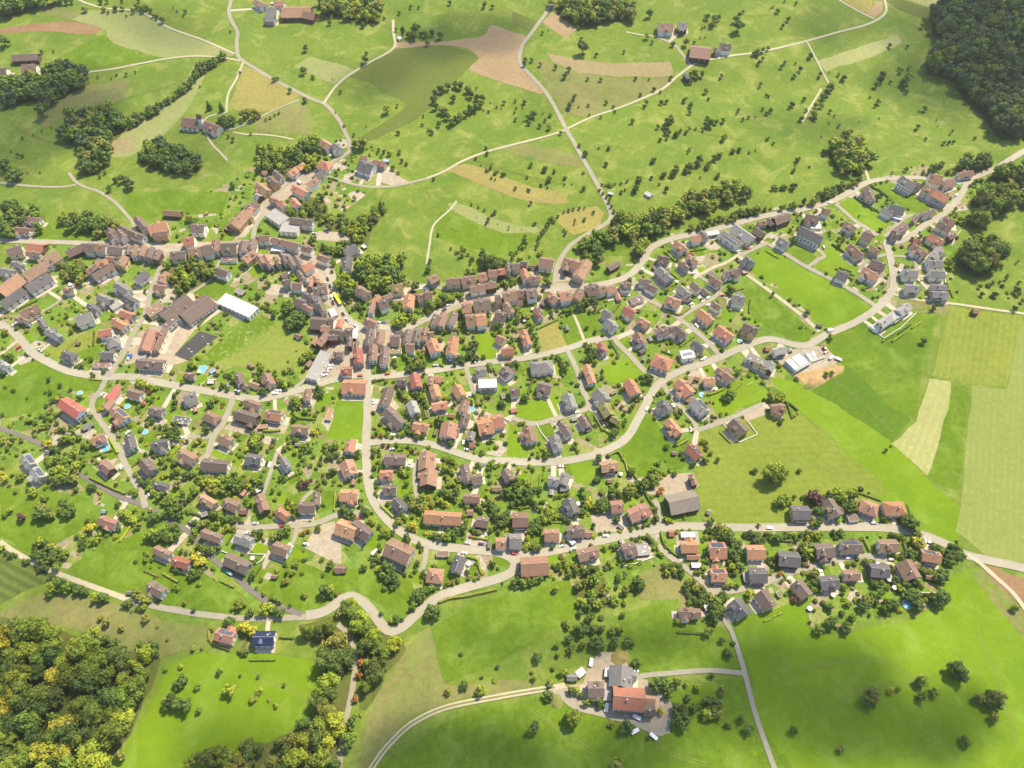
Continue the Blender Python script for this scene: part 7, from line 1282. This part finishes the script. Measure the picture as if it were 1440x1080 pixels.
for sp_ in SPECS:
    if sp_['kind'] != 'house' or sp_['py'] < 330 or nh > 110: continue
    for q in range(2):
        if ar.random() < 0.35: continue
        a = sp_['az'] + ar.choice([0, 1, 2, 3])*math.pi/2; d = max(sp_['L'], sp_['W'])*0.5 + ar.uniform(4.5, 9); l2 = ar.uniform(5, 9)
        cx, cy = sp_['x'] + math.cos(a)*d, sp_['y'] + math.sin(a)*d; ux_, uy_ = -math.sin(a), math.cos(a)
        pl = [(cx + ux_*t_*l2, cy + uy_*t_*l2) for t_ in (-1, -0.5, 0, 0.5, 1)]
        if not cleared(pl): continue
        hedge_w(pl, ar.uniform(0.9, 1.5), ar.uniform(1.2, 2.0), ar.choice('mmkklo')); nh += 1
        for x, y in pl: stamp([(x-1, y-1), (x+1, y-1), (x+1, y+1), (x-1, y+1)], 1)
WALLS_ = []
def gwall(t, s, m=None, h_=1.1, w_=0.3):
    pl = wpoly(pts(t, s)); mb = MB(); x0, y0 = pl[0]
    for a, b in zip(pl[:-1], pl[1:]):
        d = math.hypot(b[0]-a[0], b[1]-a[1]); k = max(1, int(d/4)); nx_, ny_ = -(b[1]-a[1])/d*w_/2, (b[0]-a[0])/d*w_/2
        for j in range(k):
            p = [a[0] + (b[0]-a[0])*j/k, a[1] + (b[1]-a[1])*j/k]; q = [a[0] + (b[0]-a[0])*(j+1)/k, a[1] + (b[1]-a[1])*(j+1)/k]; v = []
            for zz in (-0.4, h_):
                for (u, sg) in ((p, -1), (q, -1), (q, 1), (p, 1)): v.append((u[0] + sg*nx_ - x0, u[1] + sg*ny_ - y0, float(H(*u)) + zz))
            mb.add(v, [(4,5,6,7), (0,1,5,4), (1,2,6,5), (2,3,7,6), (3,0,4,7)])
    o = mb.build('garden_wall', [m or WHITE]); o.location = (x0, y0, 0); mid = pts(t, s)[len(pts(t, s))//2]; WALLS_.append((o, *mid))
for t, s in (('R','695,458 795,575 835,615 988,550 905,435'),('T','345,690 380,650 430,632 480,650'),('T','640,655 800,662 770,710 725,738'),('E','1310,515 1365,470 1420,425'),('V','930,765 1050,735 1200,680'),('b','815,95 930,95 1010,100'),
   ('K','10,700 120,640'),('L','745,850 760,960 775,1075'),('L','905,625 850,700 825,760'),('Q','695,470 780,600 860,720'),('Q','205,580 250,660 310,735'),('M','555,235 650,305 740,250 830,165'),('O','250,260 385,135'),('P','1245,90 1250,175')):
    gwall(t, s)
GOALS = []
for t, x, y in (('E', 1405, 792), ('E', 1262, 905), ('R', 935, 118)):
    px, py = P(t, x, y); x_, y_ = at(px, py, 1); r_ = MB(); q = r_
    q.box(-2.6, -2.5, -.05, .05, 0, 2.1).box(2.5, 2.6, -.05, .05, 0, 2.1).box(-2.6, 2.6, -.05, .05, 2.1, 2.2).box(-2.6, -2.53, .05, 1.4, 0, 0.08).box(2.53, 2.6, .05, 1.4, 0, 0.08).box(-2.53, 2.53, 1.33, 1.4, 0, 0.08)
    o = q.build('football_goal', [WHITE]); o.location = (x_, y_, float(H(x_, y_)) + 0.15); o.rotation_euler = (0, 0, 0.5); GOALS.append((o, px, py))
# floodlight masts round the sports court
MASTS = []
for t, x, y in (('E', 1162, 850), ('E', 1085, 920), ('E', 1100, 935), ('E', 1402, 870), ('E', 1190, 892)):
    px, py = P(t, x, y); x_, y_ = at(px, py, 0); r_ = empty('floodlight_mast', (x_, y_, float(H(x_, y_)))); MB().cyl(0, 0, 0.14, 0, 9, 8, 0, 0.09).build('mast', [FRAME], r_); MB().box(-0.6, 0.6, -0.2, 0.2, 9, 9.5).build('lamp_head', [WHITE], r_); MASTS.append((r_, px, py))
# ------------------------------------------------------------------ building site
SITE = []
SCAF = plain('scaffold_steel', (0.35, 0.35, 0.34)); PALEG = mat('site_concrete', (0.50, 0.51, 0.42), 0.9, 0.15, 0.4, 3); SLABM = mat('fresh_slab', (0.62, 0.60, 0.55), 0.9, 0.15, 0.4, 3)
def shell(t, x, y, ang, L, Wd, lev, name='unfinished_building'):
    px, py = P(t, x, y); x_, y_ = at(px, py, lev*1.5); q = at(px + 5*math.cos(R(ang)), py - 5*math.sin(R(ang)), lev*1.5); r_ = empty(name, (x_, y_, float(H(x_, y_)) + 0.2), math.atan2(q[1]-y_, q[0]-x_))
    fl_ = MB(); wl = MB()
    fl_.box(-L/2, L/2, -Wd/2, Wd/2, -0.5, 0.1)
    for k in range(lev):
        z = 0.1 + k*2.9; top = z + (2.6 if k < lev - 1 else 0.7)
        wl.box(-L/2 + .2, L/2 - .2, -Wd/2 + .2, -Wd/2 + .45, z, top).box(-L/2 + .2, L/2 - .2, Wd/2 - .45, Wd/2 - .2, z, top).box(-L/2 + .2, -L/2 + .45, -Wd/2 + .45, Wd/2 - .45, z, top).box(L/2 - .45, L/2 - .2, -Wd/2 + .45, Wd/2 - .45, z, top)
        for u in (-0.12,): wl.box(L*u, L*u + .22, -Wd/2 + .45, Wd/2 - .45, z, top)
        wl.box(-L/2 + .45, L*-0.12, -0.1, 0.12, z, top); wl.box(L*-0.12 + .22, L*0.2, -Wd*0.15, -Wd*0.15 + 0.2, z, top)
        if k < lev - 1: fl_.box(-L/2, L/2, -Wd/2, Wd/2, top, top + 0.3)
    fl_.build('floor_slab', [SLABM], r_); wl.build('wall', [PALEG], r_)
    sc = MB()
    for i in range(int(L/2.5) + 1):
        for yy in (-Wd/2 - 1.2, -Wd/2 - 0.4): sc.box(-L/2 + i*2.5, -L/2 + i*2.5 + .1, yy, yy + .1, -.3, lev*2.9 + 1)
    for k in range(lev): sc.box(-L/2, L/2, -Wd/2 - 1.25, -Wd/2 - 0.35, 1.9 + k*2.3, 2.0 + k*2.3)
    sc.build('scaffolding', [SCAF], r_); SITE.append((r_, px, py))
shell('M', 165, 435, 30, 17, 12, 2); shell('M', 262, 395, 20, 13, 9, 1)
def mound(t, x, y, rx, ry, h_, m, nm='earth_heap'):
    px, py = P(t, x, y); x_, y_ = at(px, py, 0); r = random.Random(int(x)); v = [(0, 0, h_)]; f = []; n = 18
    for ring, (rr, zz) in enumerate(((0.3, 0.85), (0.6, 0.5), (0.85, 0.15), (1.0, -0.4))):
        for k in range(n): a = 2*math.pi*k/n; j = r.uniform(0.85, 1.15); v.append((rx*rr*j*math.cos(a), ry*rr*j*math.sin(a), h_*zz*r.uniform(.8, 1.15)))
    f = [(0, 1+k, 1+(k+1) % n) for k in range(n)] + [(1+i*n+k, 1+(i+1)*n+k, 1+(i+1)*n+(k+1) % n, 1+i*n+(k+1) % n) for i in range(3) for k in range(n)]
    o = mk(nm, v, f, m, smooth=True); o.location = (x_, y_, float(H(x_, y_)) + 0.1); o.rotation_euler = (0, 0, 0.5); return (o, px, py)
HEAPS = [mound('M', 275, 540, 9, 6, 2.2, M['e']), mound('M', 345, 500, 8, 4, 2.0, M['e']), mound('M', 240, 570, 7, 3.5, 1.6, M['t']), mound('Z', 590, 385, 7, 5, 2.2, M['O']), mound('Z', 195, 660, 5, 5, 1.2, M['t'])]
# small excavator
px, py = P('M', 318, 360); x_, y_ = at(px, py, 1); ex = empty('excavator', (x_, y_, float(H(x_, y_)) + 0.3), 2.0)
for sy in (-1, 1): MB().box(-1.6, 1.6, sy*0.95 - .28, sy*0.95 + .28, 0, 0.75).build('track', [TYRE], ex)
MB().box(-1.5, 1.2, -1.1, 1.1, 0.8, 1.7).box(-1.5, -0.4, -1.1, 1.1, 1.7, 2.2).build('body', [CARM['r']], ex); MB().box(0.0, 1.2, 0.1, 1.1, 1.7, 2.9).build('cab', [GLASS], ex)
MB().add([(1.0,-.35,1.3),(1.0,-.05,1.3),(1.0,-.05,1.8),(1.0,-.35,1.8),(4.2,-.3,3.6),(4.2,-.1,3.6),(4.2,-.1,4.0),(4.2,-.3,4.0)], [(0,1,5,4),(1,2,6,5),(2,3,7,6),(3,0,4,7),(4,5,6,7)]).box(4.05, 4.35, -.3, -.1, 1.2, 3.7).build('boom', [CARM['r']], ex)
MB().box(3.7, 4.5, -.6, .2, 0.6, 1.25).build('bucket', [SCAF], ex); tag(ex, 'small red excavator with raised boom at the back of the building site', 'excavator')
# farm trailers and wrapped bales round the bottom farm
TRAIL = []
for t, x, y, a_ in (('Z', 410, 412, 80), ('Z', 508, 697, 80), ('Z', 688, 848, 30), ('Z', 806, 880, -40), ('Z', 700, 760, -25), ('M', 395, 420, -20), ('B', 95, 20, 0)):
    px, py = P(t, x, y); x_, y_ = at(px, py, 1); q = at(px + 5*math.cos(R(a_)), py - 5*math.sin(R(a_)), 1); r_ = empty('farm_trailer', (x_, y_, float(H(x_, y_)) + 0.25), math.atan2(q[1]-y_, q[0]-x_))
    MB().box(-2.6, 2.6, -1.1, 1.1, 0.7, 1.7).build('load_box', [WHITE], r_); MB().box(2.6, 4.0, -.07, .07, 0.6, 0.75).build('drawbar', [SCAF], r_)
    for sx in (-1, 1):
        for sy in (-1, 1): part('wheel', CAR[3], r_, (sx*1.0, sy*1.12, 0.36))
    TRAIL.append((r_, px, py))
# ------------------------------------------------------------------ clouds high above, outside the view, shading parts of the valley
def cloud(px, py, rx, ry, od, alt=1500):
    x, y = at(px, py); d = depth(x, y)/FPX; k = alt/sdir.z; wx = rx*d; wy = ry*d/max(0.4, math.sin(PITCH - math.atan((540-py)/FPX))); wz = min(wx, wy)*0.33
    bm = []; r = np.random.RandomState(int(px*7 + py)); n, m = 22, 14; v = []
    ph = r.uniform(0, 6.28, 6)
    for i in range(m+1):
        th = math.pi*i/m
        for j in range(n):
            a = 2*math.pi*j/n; q = 1 + 0.16*math.sin(2*a + ph[0])*math.sin(th) + 0.12*math.sin(3*a + ph[1] + th*2)*math.sin(th) + 0.08*math.sin(5*a + ph[2])*math.sin(th)**2
            v.append((wx*q*math.sin(th)*math.cos(a), wy*q*math.sin(th)*math.sin(a), wz*q*math.cos(th)))
    f = [(i*n+j, (i+1)*n+j, (i+1)*n+(j+1) % n, i*n+(j+1) % n) for i in range(m) for j in range(n)]
    mt = bpy.data.materials.new('cloud_vapour'); mt.use_nodes = True; N = mt.node_tree.nodes; N.remove(N['Principled BSDF']); pv = N.new('ShaderNodeVolumePrincipled')
    pv.inputs['Color'].default_value = (0.9, 0.9, 0.92, 1); pv.inputs['Density'].default_value = od*sdir.z/(2*wz); mt.node_tree.links.new(pv.outputs[0], N['Material Output'].inputs['Volume'])
    o = mk('cloud', v, f, mt, smooth=True); o.location = (x + sdir.x*k, y + sdir.y*k, float(H(x, y)) + alt); o.rotation_euler = (0, 0, r.uniform(-.4, .4)); tag(o, kind='structure')
CL = [(1400,80,125,95,1.2), (1285,135,60,45,0.7), (1175,35,70,28,0.6), (655,50,80,34,1.3), (530,108,60,34,0.7), (40,190,130,60,1.1), (120,125,80,30,0.5), (640,1060,140,60,2.4), (900,905,110,32,1.2), (1150,985,180,100,2.6), (1340,1020,90,50,1.4),
      (60,985,110,100,0.7), (330,1070,120,50,0.9), (230,35,90,22,0.5), (700,905,80,30,0.7), (1130,175,90,25,0.4), (880,1060,110,45,1.8), (210,935,60,40,0.4), (280,205,70,40,0.5), (70,830,60,40,0.35), (1060,890,60,35,0.35)]
for i, c in enumerate(CL): cloud(*c, alt=1500 + 260*(i % 5))
# ------------------------------------------------------------------ valley haze
HZ = bpy.data.materials.new('haze_air'); HZ.use_nodes = True; N = HZ.node_tree.nodes; N.remove(N['Principled BSDF']); pv = N.new('ShaderNodeVolumePrincipled')
pv.inputs['Color'].default_value = (0.96, 0.97, 0.97, 1); pv.inputs['Density'].default_value = 0.00004; pv.inputs['Anisotropy'].default_value = 0.2
HZ.node_tree.links.new(pv.outputs[0], N['Material Output'].inputs['Volume'])
hv, hf = boxv(-9000, 9000, -9000, 9000, -30, 620); tag(mk('haze', hv, hf, HZ), 'thin pale summer haze filling the air over the valley', 'haze', None, 'stuff')
# ------------------------------------------------------------------ labels
LM = [('the yellow articulated bus', 475, 421), ('the dark sports court', 275, 487), ('the long white flat roof by the pitch', 334, 431), ('the wide orange roof at the main crossing', 498, 542),
 ('the bright red roof on the left edge', 101, 574), ('the hilltop church', 272, 170), ('the building site', 1130, 510), ('the red-roofed farm in the bottom meadow', 878, 988), ('the long half-timbered inn', 622, 730),
 ('the navy roof beside the bottom wood', 372, 897), ('the hairpin bend', 552, 884), ('the large weathered barn', 962, 705), ('the tree ring in the upper field', 645, 143), ('the big barn on the upper right hill', 985, 72),
 ('the farm at the top edge', 400, 12), ('the farm on the upper left edge', 35, 90), ('the T-junction on the left main road', 150, 530), ('the upper left junction of the old street', 240, 350), ('the lower bend of the ring road', 720, 648),
 ('the fork in the ring road', 927, 538), ('the round tree clump on the yellow meadow', 1093, 665), ('the five-way junction on the right', 1250, 340), ('the old chapel square', 783, 380), ('the creek lane junction', 858, 308),
 ('the pale row houses on the field edge', 1252, 448), ('the road end at the right edge', 1400, 237), ('the grey row houses on the left', 45, 412), ('the street fork above the old town', 490, 210), ('the white farm east of the fork', 520, 236),
 ('the vineyard on the left edge', 30, 812), ('the pale twin roofs on the left', 48, 658), ('the paved farm yard in the lower village', 462, 770), ('the bright green cul-de-sac lawn', 757, 574), ('the tan square meadow', 776, 472),
 ('the football pitch', 352, 482), ('the large bright right-hand pasture', 1140, 398), ('the pale hay strip', 1300, 600), ('the crossroads on the upper left hill', 335, 82), ('the crossroads on the upper meadow', 798, 183), ('the maize field', 570, 115),
 ('the bottom right forked lane', 1047, 947), ('the bottom left wood', 90, 960), ('the stream wood at the bottom', 500, 930), ('the upper right forest', 1380, 110), ('the lone right-hand shed', 1372, 438), ('the gravel bend near the lower right', 1390, 790),
 ('the eastern lower cul-de-sac', 1247, 790), ('the lane loop below the lower road', 1000, 830), ('the short lane by the school', 190, 465), ('the small square lawn beside the crossing', 490, 592), ('the star-shaped orange roof', 930, 510), ('the lower left lane junction', 205, 712),
 ('the curving field road at the top', 735, 70), ('the wild garden above the creek', 470, 300), ('the small wood above the centre', 530, 380), ('the orchard in the bottom centre', 830, 840), ('the top right dirt road loop', 1240, 20), ('the round thicket below the right hill', 1197, 212)]
ORD = ['nearest', 'second nearest', 'third nearest', 'fourth nearest', 'fifth nearest', 'sixth nearest', 'seventh nearest', 'eighth nearest', 'ninth nearest', 'tenth nearest'] + [str(i) + 'th nearest' for i in range(11, 21)] + ['21st nearest', '22nd nearest', '23rd nearest'] + [str(i) + 'th nearest' for i in range(24, 31)] + ['31st nearest', '32nd nearest', '33rd nearest'] + [str(i) + 'th nearest' for i in range(34, 41)]
def where(px, py):
    d, n, lx, ly = min((math.hypot(px-a, py-b), n, a, b) for n, a, b in LM)
    dx, dy = px - lx, py - ly
    if d < 14: w = 'at'
    else:
        w = ['right of', 'above and right of', 'above', 'above and left of', 'left of', 'below and left of', 'below', 'below and right of'][int(((math.atan2(-dy, dx)/(math.pi/4)) % 8) + 0.5) % 8]
    return w, n, d
def label_all(items, cat, group):
    """items: (object, px, py, description); labels end with which one it is beside its nearest landmark"""
    G = {}
    for it in items: w, n, d = where(it[1], it[2]); G.setdefault((it[3], w, n), []).append((d, it))
    for (desc, w, n), L in G.items():
        L.sort(key=lambda q: q[0])
        for i, (d, it) in enumerate(L):
            t = f"{desc}, {ORD[min(i, len(ORD)-1)]} {w} {n}" if len(L) > 1 else f"{desc} {w} {n}"
            t = ' '.join(t.split()[:16]) if len(t.split()) > 16 else t
            c = cat(it) if callable(cat) else cat; g = group(it) if callable(group) else group
            tag(it[0], t, c, g)
its = []
WN = {'white': 'white-walled', 'cream': 'cream-walled', 'grey': 'grey-walled', 'wood': 'timber', 'yellow': 'ochre-walled', 'red': 'rust-walled'}
for s in SPECS:
    feat = 'solar-panelled ' if 'S' in s['fl'] else ('flat ' if s['t'] == 'f' else ('hipped ' if s['t'] == 'h' else ''))
    cat = s['cat']
    if cat == 'church': d = 'white hilltop church with brown roof and square gabled tower'; tag(s['root'], d, 'church'); continue
    if cat == 'inn': tag(s['root'], 'long half-timbered inn with orange tiled roof beside the bend of the lower street', 'inn'); continue
    a = 'small ' if cat == 'house' and s['area'] < 95 else ('large ' if cat in ('house', 'town house') and s['area'] > 190 else '')
    its.append((s['root'], s['px'], s['py'], f"{a}{feat}{RN[s['c']]}-roofed {cat}", cat))
GRP = {'house': 'detached houses of the village', 'town house': 'close-set houses of the old town', 'garage': 'garages and outbuildings', 'shed': 'small sheds in gardens and fields', 'barn': 'farm barns', 'hall': 'large halls', 'apartment house': 'apartment houses'}
label_all(its, lambda i: i[4], lambda i: GRP.get(i[4]))
def size(p): h = p[2]; return 'tall' if h > 17 else ('medium' if h > 10 else 'small')
KN = {'round': 'round-crowned tree', 'tall': 'slender upright tree', 'cone': 'pointed conifer', 'bush': 'shrub'}
def sxy(p): return proj(p[0], p[1], float(H(p[0], p[1])) + p[2]*0.5)
label_all([(o, *sxy(p), f"{size(p)} {LN[p[4]]} {KN[p[3]]}") for o, p in TREES], 'tree', 'trees standing singly and at wood edges')
label_all([(o, *sxy(p), f"{'big' if p[2] > 3.5 else 'small'} {LN[p[4]]} shrub") for o, p in SHRUBS], 'shrub', 'garden shrubs between the houses')
label_all([(o, x, y, f"{c} parked {k}") for o, x, y, c, k in VEH], lambda i: 'van' if 'van' in i[3] else 'car', 'vehicles parked along the streets')
label_all([(o, x, y, f"{k} blue swimming pool") for o, x, y, k in POOLS], 'pool', 'garden swimming pools')
label_all([(o, x, y, f"open {c} parasol") for o, x, y, c in PARA], 'parasol', 'garden parasols')
label_all([(o, x, y, f"clipped {LN[lf]} hedge") for o, x, y, lf in HEDGES], 'hedge', 'garden and roadside hedges')
label_all([(o, x, y, "low white garden wall") for o, x, y in WALLS_], 'wall', 'garden walls')
label_all([(o, x, y, "white football goal frame") for o, x, y in GOALS], 'goal', 'football goals')
label_all([(o, x, y, "slim floodlight mast") for o, x, y in MASTS], 'mast', 'floodlight masts')
tag(SITE[0][0], 'two-storey pale concrete shell with scaffolding on the building site', 'unfinished building'); tag(SITE[1][0], 'single-storey pale concrete shell at the back of the building site', 'unfinished building')
label_all([(o, x, y, "low mound of loose material") for o, x, y in HEAPS], 'heap', 'heaps of earth and straw')
label_all([(o, x, y, "white box trailer") for o, x, y in TRAIL], 'trailer', 'farm trailers')
